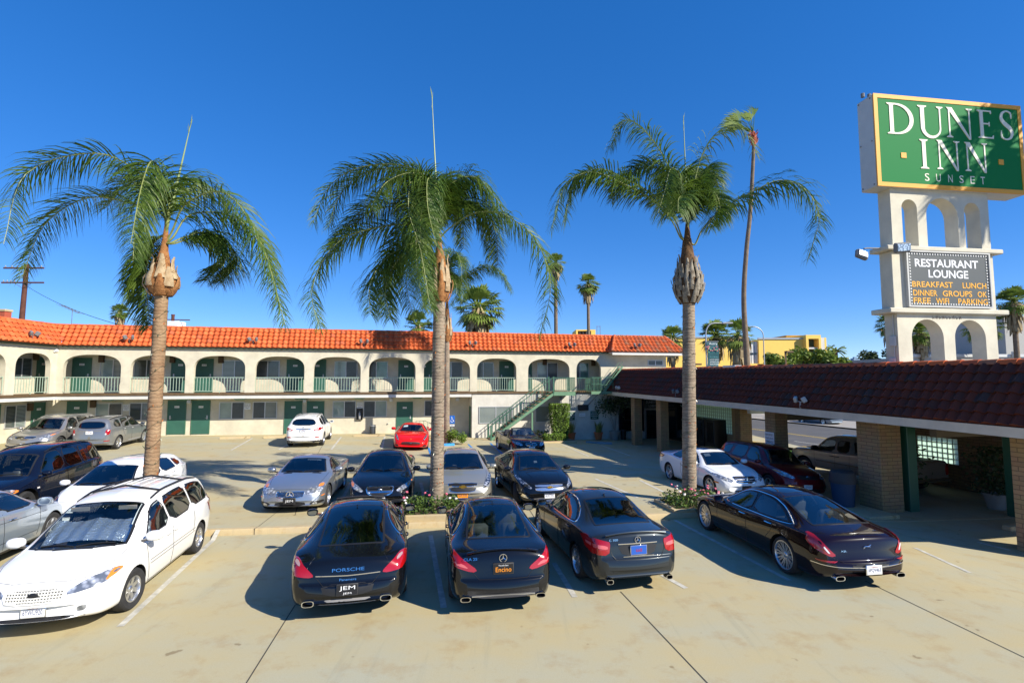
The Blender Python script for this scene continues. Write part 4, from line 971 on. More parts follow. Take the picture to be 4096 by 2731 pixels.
# ================================================================ palms, trees, planting
def leaf_mat(name, a, b, trans=.25, rough=.45, vscale=1.2):
    m = bpy.data.materials.new(name); nt, N, L, p = nodes_of(m); MATS[name] = m
    tc = N.new('ShaderNodeTexCoord'); nz = N.new('ShaderNodeTexNoise'); nz.inputs['Scale'].default_value = vscale; nz.inputs['Detail'].default_value = 5; L.new(tc.outputs['Object'], nz.inputs['Vector'])
    mr = N.new('ShaderNodeMapRange'); mr.inputs[1].default_value = .32; mr.inputs[2].default_value = .68; L.new(nz.outputs['Fac'], mr.inputs[0])
    mx = N.new('ShaderNodeMix'); mx.data_type = 'RGBA'; L.new(mr.outputs[0], mx.inputs[0]); mx.inputs[6].default_value = (*a, 1); mx.inputs[7].default_value = (*b, 1)
    L.new(mx.outputs[2], p.inputs['Base Color']); p.inputs['Roughness'].default_value = rough; p.inputs['Specular IOR Level'].default_value = .4
    tl = N.new('ShaderNodeBsdfTranslucent'); L.new(mx.outputs[2], tl.inputs[0]); ms = N.new('ShaderNodeMixShader'); ms.inputs[0].default_value = trans
    L.new(p.outputs[0], ms.inputs[1]); L.new(tl.outputs[0], ms.inputs[2]); L.new(ms.outputs[0], N['Material Output'].inputs['Surface'])
    return m
M_FROND = leaf_mat('queen_palm_leaf', (.045,.105,.014), (.135,.205,.026), .36, .5, 2.5)
M_FRONDY = leaf_mat('young_palm_leaf', (.14,.21,.05), (.19,.24,.07), .3)
M_RACHIS = mat('frond_stalk', (.22,.25,.08), .5, var=.2, vscale=3)
M_SPEAR = mat('spear_leaf', (.26,.33,.13), .5)
M_FAN = leaf_mat('fan_palm_leaf', (.11,.18,.025), (.27,.34,.07), .3, .55, .8)
M_DEADFAN = leaf_mat('dead_palm_leaf', (.26,.19,.10), (.44,.34,.19), .1, .8, 1)
M_BOOT = mat('palm_leaf_base', (.40,.25,.12), .85, col2=(.50,.40,.26), var=.35, vscale=5, bump=.6, bscale=25)
M_FIBRE = mat('palm_fibre', (.33,.12,.035), .9, col2=(.42,.20,.07), var=.4, vscale=9, bump=.9, bscale=40)
M_BOOTGREY = mat('grey_leaf_base', (.16,.12,.08), .9, col2=(.36,.32,.25), var=.4, vscale=5, bump=.8, bscale=25)
def trunk_mat(name, a, b, ring, freq=6.5):
    m = bpy.data.materials.new(name); nt, N, L, p = nodes_of(m); MATS[name] = m
    tc = N.new('ShaderNodeTexCoord'); wv = N.new('ShaderNodeTexWave'); wv.bands_direction = 'Z'; wv.inputs['Scale'].default_value = freq*.5; wv.inputs['Distortion'].default_value = 5.5; wv.inputs['Detail'].default_value = 3; wv.inputs['Detail Scale'].default_value = 2.2
    L.new(tc.outputs['Object'], wv.inputs['Vector'])
    nz = N.new('ShaderNodeTexNoise'); nz.inputs['Scale'].default_value = 3.5; nz.inputs['Detail'].default_value = 8; nz.inputs['Roughness'].default_value = .7; L.new(tc.outputs['Object'], nz.inputs['Vector'])
    mr = N.new('ShaderNodeMapRange'); mr.inputs[1].default_value = .35; mr.inputs[2].default_value = .65; L.new(nz.outputs['Fac'], mr.inputs[0])
    mx = N.new('ShaderNodeMix'); mx.data_type = 'RGBA'; L.new(mr.outputs[0], mx.inputs[0]); mx.inputs[6].default_value = (*a,1); mx.inputs[7].default_value = (*b,1)
    rr = N.new('ShaderNodeMapRange'); rr.inputs[1].default_value = .0; rr.inputs[2].default_value = .22; rr.inputs[3].default_value = .42; rr.inputs[4].default_value = 0; L.new(wv.outputs['Fac'], rr.inputs[0])
    m2 = N.new('ShaderNodeMix'); m2.data_type = 'RGBA'; L.new(rr.outputs[0], m2.inputs[0]); L.new(mx.outputs[2], m2.inputs[6]); m2.inputs[7].default_value = (*ring,1)
    n2 = N.new('ShaderNodeTexNoise'); n2.inputs['Scale'].default_value = 9; n2.inputs['Detail'].default_value = 3; L.new(tc.outputs['Object'], n2.inputs['Vector'])
    r2 = N.new('ShaderNodeMapRange'); r2.inputs[1].default_value = .66; r2.inputs[2].default_value = .72; L.new(n2.outputs['Fac'], r2.inputs[0])
    m3 = N.new('ShaderNodeMix'); m3.data_type = 'RGBA'; L.new(r2.outputs[0], m3.inputs[0]); L.new(m2.outputs[2], m3.inputs[6]); m3.inputs[7].default_value = (.30,.09,.03,1)
    L.new(m3.outputs[2], p.inputs['Base Color']); p.inputs['Roughness'].default_value = .9; p.inputs['Specular IOR Level'].default_value = .15
    bp = N.new('ShaderNodeBump'); bp.inputs['Strength'].default_value = .35; bp.inputs['Distance'].default_value = .015; L.new(wv.outputs['Fac'], bp.inputs['Height']); L.new(bp.outputs[0], p.inputs['Normal'])
    return m
M_TRUNK = trunk_mat('palm_trunk_brown', (.225,.135,.075), (.36,.245,.145), (.075,.045,.028))
M_TRUNK2 = trunk_mat('palm_trunk_grey', (.20,.155,.115), (.36,.29,.21), (.06,.042,.03))
M_TRUNKFAN = trunk_mat('fan_palm_trunk', (.16,.12,.085), (.25,.195,.14), (.08,.06,.04), 9)

def bez(P, n):
    """smooth curve (Catmull-Rom) through points"""
    out = []; Q = [P[0]*2-P[1]]+P+[P[-1]*2-P[-2]]
    for i in range(1, len(Q)-2):
        for j in range(n):
            t = j/n; a, b, c, d = Q[i-1], Q[i], Q[i+1], Q[i+2]
            out.append(.5*((b*2)+(c-a)*t+(a*2-b*5+c*4-d)*t*t+(b*3-a-c*3+d)*t**3))
    out.append(P[-1]); return out
def frond(parent, P, rg, leaf=.95, pairs=160, bare=.14, mat_=None, sparse=1.0, w=.034):
    """pinnate frond along the points P (local): stalk plus hanging leaflets on both sides"""
    C = bez([Vector(p) for p in P], 10); L = [0]
    for a, b in zip(C, C[1:]): L.append(L[-1]+(b-a).length)
    T = L[-1]; mb = MB(); n = len(C)
    mb.tube(C[::2]+([C[-1]] if (n-1) % 2 else []), [lerp(.035, .006, (i/(len(C[::2])))**.7) for i in range(len(C[::2])+(1 if (n-1) % 2 else 0))], 5, 1)
    def at(s):
        k = 0
        while k < n-2 and L[k+1] < s: k += 1
        f = (s-L[k])/max(1e-6, L[k+1]-L[k]); return C[k].lerp(C[k+1], f), (C[k+1]-C[k]).normalized()
    for i in range(pairs):
        t = bare+(1-bare)*(i+.5)/pairs
        for sd in (1, -1):
            if rg.random() > sparse: continue
            p, d = at(T*min(.999, t+rg.uniform(-.004,.004)))
            side = d.cross(Vector((0,0,1)))
            if side.length < .25: side = d.cross(Vector((1,0,0))) if side.length < .05 else side
            side.normalize(); side *= sd; up = side.cross(d)*sd
            prof = min(1, (t-bare)/.18+.35)*(1 if t < .6 else lerp(1, .42, (t-.6)/.4)); ln = leaf*prof*rg.uniform(.82,1.12)
            rank = rg.choice((-.5,-.1,.25,.6)); v = (side*.80+d*rg.uniform(.45,.75)+up*rank).normalized()
            q = p.copy(); pts = [q.copy()]; K = 4
            for k in range(K):
                v = (v+Vector((rg.uniform(-.05,.05), rg.uniform(-.05,.05), -.17-.11*k))).normalized(); q = q+v*(ln/K); pts.append(q.copy())
            nrm = (pts[-1]-pts[0]).cross(d); nrm = nrm.normalized() if nrm.length > 1e-6 else Vector((0,0,1))
            wv = nrm*.35+d*.8; wv.normalize(); o = len(mb.v)
            for k, q in enumerate(pts):
                ww = w*(.55, 1, .9, .6, .12)[k]*.5*prof**.5; mb.v += [tuple(q-wv*ww), tuple(q+wv*ww)]
            for k in range(K): mb.f.append((o+2*k, o+2*k+1, o+2*k+3, o+2*k+2)); mb.m.append(0)
    return mb.build('frond', [mat_ or M_FROND, M_RACHIS], parent)

def queen_palm(label, base, rad, boot, crown, fronds, spear, tmat, boot_style, seed, bulge=1.8, extra=.2):
    rg = random.Random(seed); x, y, z = base
    R = thing('queen_palm', label, 'palm tree', (x, y, z), group='queen palms in the parking lot')
    mb = MB(); bx, bz0, bz1 = boot; n = 60; path = []; rr = []
    for i in range(n+1):
        t = i/n; zz = lerp(-.15, bz0-z+.1, t); path.append((bx[0]*t, bx[1]*t, zz)); rr.append(lerp(rad[0], rad[1], t)*(1+.012*math.sin(zz*31)+rg.uniform(-.02,.02))*(1.25-.25*min(1, t*14)))
    mb.tube(path, rr, 18); mb.build('trunk', tmat, R, 60)
    h = bz1-bz0; c = Vector((bx[0], bx[1], bz0-z)); ct = Vector(crown)-Vector(base)
    mb = MB(); g = bulge/1.85; K = lambda f: rad[1]*(1+(f-1)*g) if f > 1 else rad[1]*f; prof = [(rad[1]*1.02,-.02),(K(1.55),h*.08),(K(1.9),h*.25),(K(1.8),h*.42),(K(1.3),h*.66),(K(1.0),h*.88),(rad[1]*.7,h*1.12)]
    mb.lathe(prof, 16, c, 0); mb.tube([c+Vector((0,0,h)), c.lerp(ct, .6)+Vector((0,0,h*.4)), ct+Vector((0,0,.15))], [rad[1]*.72, rad[1]*.5, rad[1]*.28], 10, 0)
    for i in range(170):                                       # loose fibres
        a = rg.uniform(0, 2*pi); t = rg.uniform(.0,1.0); r = pw(t*h, [(0,K(1.3)),(h*.25,K(1.9)),(h*.45,K(1.78)),(h,K(.85))]); p = c+Vector((r*cos(a), r*sin(a), t*h)); q = p+Vector((cos(a)*.07+rg.uniform(-.1,.1), sin(a)*.07+rg.uniform(-.1,.1), rg.uniform(-.16,.10))); e = Vector((-sin(a), cos(a), 0))*.009
        mb.add([p-e, p+e, q], [(0,1,2)])
    mb.build('fibre_shaft', M_FIBRE if boot_style == 'brown' else mat('dark_fibre', (.10,.055,.025), .9, col2=(.17,.09,.04), var=.4, vscale=9, bump=.8, bscale=40), R, 50)
    rows = 3 if boot_style == 'brown' else 6
    for k in range(rows):
        m_ = 5 if boot_style == 'brown' else 8
        for i in range(m_):
            a = 2*pi*(i+.5*(k % 2))/m_+rg.uniform(-.15,.15); z0 = h*(.0+.62*k/max(1, rows)); hl = h*(.62 if boot_style == 'brown' else .30)*rg.uniform(.75,1.1); wd = rad[1]*g**.7*(1.25 if boot_style == 'brown' else .72)
            mb = MB(); S = 6
            for s in range(S+1):
                t = s/S; zz = z0+hl*t; r = pw(zz, [(-.1,rad[1]*1.02),(h*.08,K(1.58)),(h*.25,K(1.93)),(h*.42,K(1.85)),(h*.66,K(1.35)),(h*1.1,K(.9))])+.018+.06*t*t*rg.uniform(.3,1.6)
                ww = wd*(1-.72*t**1.3)*.5
                for e in (-1,-.5,0,.5,1):
                    aa = a+e*ww/max(.05, r); rr2 = r+.020*(1-e*e); mb.v.append((c.x+rr2*cos(aa), c.y+rr2*sin(aa), c.z+zz))
            for s in range(S):
                for e in range(4): q = s*5+e; mb.f.append((q, q+1, q+6, q+5)); mb.m.append(0)
            mb.build('leaf_base', (M_BOOT if k or i % 2 else M_FIBRE) if boot_style == 'brown' else M_BOOTGREY, R, 60)
    B = Vector(base)
    for fr in fronds:
        opt = fr[1] if len(fr) > 1 else {}; P = [ct*1.0+Vector((0,0,-.35))]+[Vector(p)-B for p in fr[0]]
        frond(R, P, rg, **opt)
        if opt.get('sparse') is None and rg.random() < extra:    # a neighbour frond fanned slightly apart
            j = Vector((rg.uniform(-.45,.45), rg.uniform(-.9,.9), rg.uniform(-.35,.15))); n = len(P)
            frond(R, [p+j*(i/(n-1)) for i, p in enumerate(P)], rg, **opt)
    if spear:
        p = [ct, ct.lerp(Vector(spear)-B, .5), Vector(spear)-B]; mb = MB(); mb.tube(p, [.04,.024,.006], 6)
        d = p[2]-p[1]
        for i in range(10):
            q = p[1].lerp(p[2], .72+.028*i); e = q+d*.10+Vector((rg.uniform(-.05,.05), rg.uniform(-.05,.05), .03)); s = Vector((.012,0,0)); mb.add([q-s, q+s, e], [(0,1,2)])
        mb.build('spear_leaf', M_SPEAR, R)
    return R
def string_lights(label, base, rad, z0, z1, seed, off=(0,0)):
    rg = random.Random(seed); mb = MB(); z = z0; a = rg.uniform(0, 6); path = []
    while z < z1:
        t = (z-z0)/(z1-z0); r = lerp(rad[0], rad[1], t)*1.03+.004; path.append((off[0]*t+r*cos(a), off[1]*t+r*sin(a), z+.05*math.sin(a*2.3))); a += .35; z += .026
    mb.tube(path, .0045, 4, 0)
    for i in range(2, len(path), 4):
        p = Vector(path[i]); o = Vector((p.x, p.y, 0)).normalized(); st = len(mb.v); mb.tube([p, p+o*.035+Vector((0,0,rg.choice((-.05,.05))))], [.009,.005], 4, 1 if rg.random() < .8 else 2)
    o = tag(mb.build('string_lights', [mat('wire_green', (.015,.03,.015), .6), mat('bulb_dark', (.05,.10,.05), .3), M_AMBER]), label, 'string lights', 'string lights round the palm trunks')
    o.location = base; return o

FR_L = [
  ([(-9.07,13.1,8.31),(-9.49,12.84,9.08),(-10.44,12.45,9.52),(-11.71,12.0,8.8),(-11.62,11.5,6.95)], dict()),
  ([(-9.08,13.1,8.08),(-9.97,13.23,8.48),(-11.41,13.42,8.72),(-12.74,13.65,8.02),(-13.47,13.9,6.63)], dict()),
  ([(-9.08,13.1,8.43),(-9.0,12.74,9.16),(-8.88,12.21,9.19),(-8.63,11.59,8.21),(-8.26,10.9,6.79)], dict()),
  ([(-9.06,13.1,7.62),(-9.54,13.39,7.46),(-10.0,13.81,6.61),(-10.15,14.3,5.41)], dict()),
  ([(-8.86,13.1,7.73),(-8.44,13.0,8.45),(-7.35,12.86,8.63),(-6.32,12.69,7.27),(-5.57,12.5,5.21)], dict()),
  ([(-8.83,13.1,7.56),(-8.47,13.25,8.22),(-7.44,13.47,8.2),(-6.65,13.72,7.19),(-6.43,14.0,5.92)], dict()),
  ([(-8.8,13.1,7.39),(-8.52,13.36,7.6),(-8.05,13.75,7.8),(-7.73,14.2,7.18),(-8.48,14.7,6.66)], dict()),
  ([(-8.98,13.1,8.31),(-9.12,13.46,9.1),(-9.0,13.99,9.49),(-8.48,14.61,9.22),(-8.18,15.3,8.52)], dict()),
  ([(-9.05,13.1,8.31),(-9.9,13.72,9.26),(-11.19,14.63,9.62),(-12.78,15.7,9.2)], dict()),
  ([(-9.01,13.1,8.08),(-9.19,12.9,8.82),(-9.31,12.61,8.71),(-9.21,12.27,7.81),(-8.94,11.9,6.64)], dict()),
  ([(-9.04,13.1,7.39),(-9.82,13.6,7.04),(-10.53,14.3,6.08)], dict(pairs=80)),
]
FR_C = [
  ([(-2.31,14.75,9.22),(-2.61,14.82,9.94),(-3.43,14.93,10.2),(-4.51,15.06,10.06),(-5.23,15.2,9.49),(-5.61,15.35,8.5)], dict()),
  ([(-2.3,14.75,8.27),(-2.97,14.62,8.38),(-3.79,14.44,8.23),(-4.72,14.22,7.88),(-5.25,13.98,7.12),(-5.42,13.72,6.17),(-5.07,13.45,5.19)], dict()),
  ([(-2.28,14.75,8.79),(-3.16,15.0,9.25),(-4.31,15.36,9.27),(-5.19,15.78,8.69),(-5.84,16.25,8.14)], dict()),
  ([(-2.27,14.75,9.11),(-2.5,14.48,9.64),(-2.78,14.08,9.68),(-2.82,13.62,8.51),(-2.38,13.1,7.21),(-2.04,12.55,5.75)], dict()),
  ([(-2.3,14.75,8.42),(-2.92,14.9,8.68),(-3.48,15.12,8.0),(-3.82,15.37,6.98),(-3.94,15.65,5.84)], dict()),
  ([(-2.28,14.75,8.69),(-2.5,14.5,9.02),(-2.68,14.14,8.39),(-2.58,13.72,6.89),(-2.29,13.25,5.72)], dict()),
  ([(-2.2,14.75,9.11),(-1.88,14.83,9.65),(-1.27,14.95,9.91),(-0.75,15.09,9.45),(-0.35,15.25,8.74)], dict()),
  ([(-2.11,14.75,8.0),(-1.69,14.63,8.36),(-1.02,14.46,8.67),(-0.15,14.26,8.5),(0.68,14.04,7.7),(1.05,13.8,6.42),(0.72,13.55,4.96)], dict()),
  ([(-2.17,14.75,8.69),(-1.69,15.05,9.19),(-0.98,15.48,9.23),(-0.67,15.99,8.64),(-0.67,16.55,7.81)], dict()),
  ([(-2.29,14.75,7.95),(-2.75,14.6,7.7),(-3.3,14.38,7.19),(-3.53,14.13,6.38),(-3.32,13.85,5.51)], dict()),
  ([(-2.26,14.75,9.27),(-2.45,15.11,9.95),(-2.87,15.64,10.33),(-3.38,16.26,10.12),(-3.92,16.95,9.41)], dict()),
  ([(-2.23,14.75,9.22),(-2.18,15.08,9.88),(-1.87,15.56,9.96),(-1.67,16.13,9.37),(-1.7,16.75,8.39)], dict()),
  ([(-2.28,14.75,9.11),(-2.44,14.45,9.52),(-2.87,14.02,9.66),(-3.43,13.51,9.16),(-3.63,12.95,8.28)], dict()),
  ([(-2.23,14.75,9.22),(-2.22,14.32,9.52),(-2.32,13.69,9.33),(-2.18,12.96,8.29),(-1.82,12.15,7.06)], dict()),
  ([(-2.25,14.75,8.32),(-2.73,15.01,8.34),(-3.17,15.4,7.8),(-3.3,15.85,6.8),(-3.16,16.35,5.87)], dict()),
]
FR_R = [
  ([(5.49,16.2,8.42),(5.25,16.14,8.97),(4.78,16.06,9.6),(3.8,15.96,10.18),(2.78,15.85,10.55),(1.98,15.73,10.08),(1.62,15.6,8.75)], dict(bare=0.24)),
  ([(5.61,16.2,9.37),(5.32,16.25,10.34),(4.85,16.32,11.39),(4.27,16.41,12.21),(3.73,16.5,12.46),(3.25,16.6,11.57)], dict()),
  ([(5.61,16.2,9.46),(5.2,16.45,10.66),(4.65,16.81,11.21),(3.96,17.23,11.04),(3.55,17.7,10.45)], dict()),
  ([(5.63,16.2,9.37),(5.39,15.9,10.3),(4.94,15.47,10.4),(4.59,14.96,9.56),(4.2,14.4,8.63)], dict()),
  ([(5.74,16.2,9.08),(5.85,16.12,10.0),(6.14,16.01,11.1),(6.57,15.88,11.75),(7.11,15.73,11.91),(7.48,15.57,11.41),(7.64,15.4,10.69)], dict(bare=0.3, sparse=0.38, mat_=M_FRONDY)),
  ([(5.88,16.2,8.19),(6.12,16.13,8.68),(6.69,16.02,9.26),(7.57,15.9,9.78),(8.52,15.77,10.15),(9.24,15.62,9.72),(9.46,15.46,8.8),(8.98,15.3,7.5)], dict(bare=0.2)),
  ([(5.75,16.2,9.46),(6.14,16.43,10.41),(6.56,16.77,10.9),(7.05,17.16,10.71),(7.33,17.6,10.05)], dict()),
  ([(5.74,16.2,9.27),(5.99,15.95,9.75),(6.22,15.59,9.71),(6.21,15.17,9.02),(5.75,14.7,8.34)], dict()),
  ([(5.63,16.2,9.46),(5.66,16.56,10.47),(6.1,17.09,11.13),(6.67,17.71,11.13),(7.01,18.4,10.55)], dict()),
  ([(5.61,16.2,9.37),(5.47,16.73,10.14),(5.32,17.5,10.43),(5.16,18.4,10.22)], dict()),
  ([(5.61,16.2,9.27),(5.27,15.72,9.48),(4.77,15.02,9.14),(4.38,14.2,8.39)], dict(pairs=80)),
]
FR_B = [
  ([(-3.87,31.3,10.89),(-3.12,31.91,11.59),(-2.74,32.8,11.23)], dict(pairs=80)),
  ([(-3.8,31.3,9.9),(-2.93,31.22,10.32),(-1.74,31.1,10.9),(-0.76,30.96,10.49),(-0.24,30.8,9.43)], dict()),
  ([(-4.14,31.3,11.0),(-4.71,31.4,11.69),(-5.38,31.54,11.28),(-5.94,31.7,10.2)], dict()),
  ([(-3.93,31.3,11.22),(-3.47,31.06,11.72),(-3.1,30.71,10.87),(-3.0,30.3,9.71)], dict()),
  ([(-3.86,31.3,10.23),(-3.3,31.11,9.86),(-2.99,30.83,8.95),(-3.17,30.5,8.15)], dict()),
  ([(-4.09,31.3,11.22),(-4.3,31.64,11.97),(-4.7,32.13,11.87),(-5.12,32.7,10.86)], dict()),
  ([(-4.13,31.3,10.23),(-4.76,31.18,9.99),(-5.26,31.0,8.98),(-5.43,30.8,7.98)], dict()),
]

queen_palm('queen palm with an orange-brown trunk, left of the three nearest', (-9.1, 13.1, .10), (.17,.152), ((.05,.0), 6.02, 7.05), (-9.02, 13.1, 7.75), FR_L, (-8.62, 13.3, 10.85), M_TRUNK, 'brown', 11, 2.9)
queen_palm('queen palm with the fullest crown, rising from the middle flower bed', (-2.13, 14.75, .20), (.195,.17), ((.02,0), 6.12, 7.45), (-2.15, 14.75, 8.0), FR_C, (-2.40, 14.7, 12.45), M_TRUNK2, 'brown', 12, 1.8, .6)
queen_palm('queen palm with a grey scaly bulge, behind the maroon saloon', (5.5, 16.2, .12), (.22,.19), ((.14,0), 6.28, 8.15), (5.66, 16.2, 8.75), FR_R, (5.66, 16.3, 12.5), M_TRUNK2, 'grey', 13, 2.6, .45)
queen_palm('slimmer queen palm by the accessible parking sign, behind the middle palm', (-3.95, 31.3, .20), (.19,.17), ((-.05,0), 6.2, 8.0), (-4.0, 31.3, 8.9), FR_B, None, M_TRUNK2, 'brown', 14)
string_lights('dark string of lights wound round the left palm trunk', (-9.1, 13.1, 0), (.17,.152), .5, 5.9, 1, (.05,0))
string_lights('dark string of lights wound round the middle palm trunk', (-2.13, 14.75, 0), (.195,.17), .5, 5.7, 2)
string_lights('dark string of lights wound round the right palm trunk', (5.5, 16.2, 0), (.22,.19), .6, 6.0, 3, (.13,0))

def fan_crown(mb, c, R, rg, n=26, blades=11, elev=(-.5, 1.3), mi=0, droop=.25):
    for i in range(n):
        a = rg.uniform(0, 2*pi); el = rg.uniform(*elev); d = Vector((cos(a)*cos(el), sin(a)*cos(el), sin(el))); st = R*rg.uniform(.45,.6); hub = c+d*st; hub.z -= droop*R*.2
        s = d.cross(Vector((0,0,1))); s = s.normalized() if s.length > .1 else Vector((1,0,0)); u = s.cross(d)
        mb.tube([c, hub], [.03*R, .012*R], 3, mi, cap=False)
        for k in range(blades):
            q = (k/(blades-1)-.5)*2.7; v = d*cos(q)+s*math.sin(q); ln = R*.52*rg.uniform(.85,1.1)*(1-.12*abs(q)); tip = hub+v*ln*.62; end = tip+v*ln*.38+Vector((0,0,-droop*ln*rg.uniform(.4,1.2))); w = (s*cos(q)-d*math.sin(q))*ln*.075
            mb.add([hub, tip-w, tip+w, end], [(0,1,2),(1,3,2)], mi)
def fan_palm(label, base, h, r, R, seed, skirt=1.0, lean=0.0, name='fan_palm', n=60, group='fan palms beyond the motel', elev=(-.95,1.45), fanmat=None):
    rg = random.Random(seed); o = thing(name, label, 'palm tree', base, group=group)
    mb = MB(); path = [(lean*(i/10)**1.4, 0, h*i/10-.2) for i in range(11)]; mb.tube(path, [lerp(r*1.35, r*.8, (i/10)**.5) for i in range(11)], 10); mb.build('trunk', M_TRUNKFAN, o, 60)
    mb = MB(); c = Vector((lean, 0, h)); fan_crown(mb, c, R, rg, n, elev=elev); mb.build('crown', fanmat or M_FAN, o)
    if skirt > 0:
        mb = MB(); 
        for i in range(int(90*skirt)):
            a = rg.uniform(0, 2*pi); z = -rg.uniform(0, R*1.1*skirt); rr = R*rg.uniform(.22,.62)*(1+z/(R*2.4)); p = c+Vector((cos(a)*r, sin(a)*r, z+R*.1)); q = c+Vector((cos(a)*rr, sin(a)*rr, z-R*.2)); e = q+Vector((cos(a)*.05*R, sin(a)*.05*R, -R*rg.uniform(.3,.55))); w = Vector((-sin(a), cos(a), 0))*R*rg.uniform(.05,.10)
            mb.add([p, q-w, q+w, e-w*.4, e+w*.6], [(0,1,2),(1,3,4,2)])
        mb.build('dead_skirt', M_DEADFAN, o)
    return o
def wpos(px, py, Y):
    """surveyed point: photo pixel (4096 wide) at a distance Y"""
    p = radians(4.31); x = (px-2048)/2048; y = (1365.5-py)/2048; d = Vector((x, cos(p)-y*sin(p), sin(p)+y*cos(p))); return Vector((0,0,CAM_H))+d*(Y/d.y)
def fanp(label, px, py, Y, rpx, seed, **k):
    c = wpos(px, py, Y); R = rpx*Y/2048*1.2; fan_palm(label, (c.x, Y, -.6), c.z+.6, k.pop('r', max(.16, R*.14)), R, seed, **k)
fanp('small fan palm with a thick twin skirt above the left roof', 481, 1248, 62, 34, 21, skirt=1.2)
fanp('green fan palm partly behind the middle palm trunk', 1672, 1305, 60, 62, 22, skirt=1.0)
fanp('broad shaggy fan palm rising over the roof right of the middle palm', 1915, 1232, 58, 94, 23, skirt=1.7, n=64)
fanp('tall fan palm half behind a hanging frond', 2222, 1052, 75, 40, 24, skirt=.9, r=.3)
fanp('tall fan palm standing free in the sky, right of the hanging frond', 2352, 1135, 75, 44, 25, skirt=.9, r=.26)
fanp('fan palm peeping out behind the motel roof end', 2690, 1352, 62, 52, 26, skirt=1.0)
fanp('fan palm behind the street banner', 2860, 1340, 62, 62, 27, skirt=.8)
fanp('fan palm with a long brown skirt before the yellow building', 2950, 1340, 58, 66, 28, skirt=1.9, n=34)
fanp('fan palm beside the lower left edge of the sign tower', 3560, 1295, 62, 50, 29, skirt=.9)
fanp('fan palm seen through the left arch under the sign', 3680, 1330, 62, 56, 30, skirt=.9)
fanp('fan palm seen through the right arch under the sign', 3930, 1300, 60, 70, 31, skirt=1.6)
fanp('fan palm right of the sign tower at the picture edge', 4052, 1205, 58, 60, 32, skirt=1.2)
o = fan_palm('very tall slim fan palm leaning over the street verge', (16.45, 35.6, -.5), 1, .3, 1, 40, skirt=0) if False else None
def tall_palm():
    rg = random.Random(41); B = wpos(2984, 1762, 35.7); o = thing('fan_palm', 'very tall slim palm with a wind-blown tuft and red leaf stubs', 'palm tree', (B.x, B.y, -.45))
    P = [Vector((0,0,-.1))]+[wpos(px, py, 35.7)-B for px, py in ((2990,1500),(2975,1200),(2985,1000),(3000,850),(3012,640),(3014,572))]; C = bez(P, 8); n = len(C)
    mb = MB(); mb.tube(C, [pw(i/n, [(0,.40),(.06,.26),(.3,.17),(1,.105)]) for i in range(n)], 12); mb.build('trunk', M_TRUNKFAN, o, 60)
    c = C[-1]; mb = MB(); mb.lathe([(.11,-.1),(.22,.2),(.21,.6),(.12,.95),(0,1.05)], 10, c)
    for i in range(60):
        a = rg.uniform(0, 6.28); z = rg.uniform(.05,.9); p = c+Vector((cos(a)*.24, sin(a)*.24, z)); mb.add([p-Vector((0,0,.08)), p+Vector((0,0,.08)), p+Vector((cos(a)*.14, sin(a)*.14, .16))], [(0,1,2)])
    mb.build('leaf_stubs', mat('red_leaf_stub', (.36,.07,.03), .8, var=.4, vscale=5), o, 40)
    top = c+Vector((0,0,.9)); mb = MB()
    for (tx, tz, k) in ((-.4,2.6,3),(.15,2.9,3),(-1.9,2.0,5),(-2.3,1.4,4),(-1.2,.9,4)):
        for j in range(k):
            e = top+Vector((tx+rg.uniform(-.25,.25), rg.uniform(-.5,.5), tz*.75+rg.uniform(-.25,.25))); hub = top.lerp(e, .5); mb.tube([top, hub], [.03,.018], 4)
            d = (e-hub).normalized(); s = d.cross(Vector((0,1,0))).normalized()
            for b in range(7):
                q = (b/6-.5)*1.3; v = d*cos(q)+s*math.sin(q)+Vector((-.25,0,0)); ln = rg.uniform(.75,1.1); w = s*.05; mb.add([hub, hub+v*ln*.55-w, hub+v*ln*.55+w, hub+v*ln+Vector((-.15,0,-.22))], [(0,1,2),(1,3,2)])
    mb.build('crown', leaf_mat('wind_palm_leaf', (.13,.24,.025), (.25,.32,.04), .35), o)
tall_palm()

def clump_tree(name, label, base, h, R, seed, m, n=900, leaf=.28, trunk=True, group=None, squash=.8, cat='tree', lumps=9):
    rg = random.Random(seed); o = thing(name, label, cat, base, group=group)
    C = [(Vector((rg.uniform(-.75,.75)*R, rg.uniform(-.5,.5)*R, h-R*squash+rg.uniform(-.5,.62)*R*squash)), R*rg.uniform(.32,.55)) for _ in range(lumps)]
    if trunk:
        mb = MB(); mb.tube([(0,0,-.2),(0,0,h*.45)], [R*.09,R*.06], 8)
        for c, r in C[:5]: mb.tube([(0,0,h*.4), (c.x*.5, c.y*.5, (h*.4+c.z)/2), tuple(c)], [R*.05,R*.03,R*.015], 5)
        mb.build('trunk', mat('bark', (.10,.075,.05), .9), o)
    mb = MB()
    for i in range(n):
        c, r = rg.choice(C); d = Vector((rg.gauss(0,1), rg.gauss(0,1), rg.gauss(0,1))).normalized(); p = c+d*r*(rg.random()**.35); a = Vector((rg.gauss(0,1), rg.gauss(0,1), rg.gauss(0,.7))).normalized()*leaf; b = a.cross(Vector((rg.gauss(0,1), rg.gauss(0,1), rg.gauss(0,1)))).normalized()*leaf*.5
        mb.add([p-a, p-b, p+a, p+b], [(0,1,2,3)])
    mb.build('crown', m, o); return o
M_BUSHY = leaf_mat('bright_tree_leaf', (.10,.16,.02), (.20,.27,.04), .25, .5, .5)
M_DARKLEAF = leaf_mat('dark_tree_leaf', (.03,.055,.02), (.06,.09,.03), .15, .5, .4)
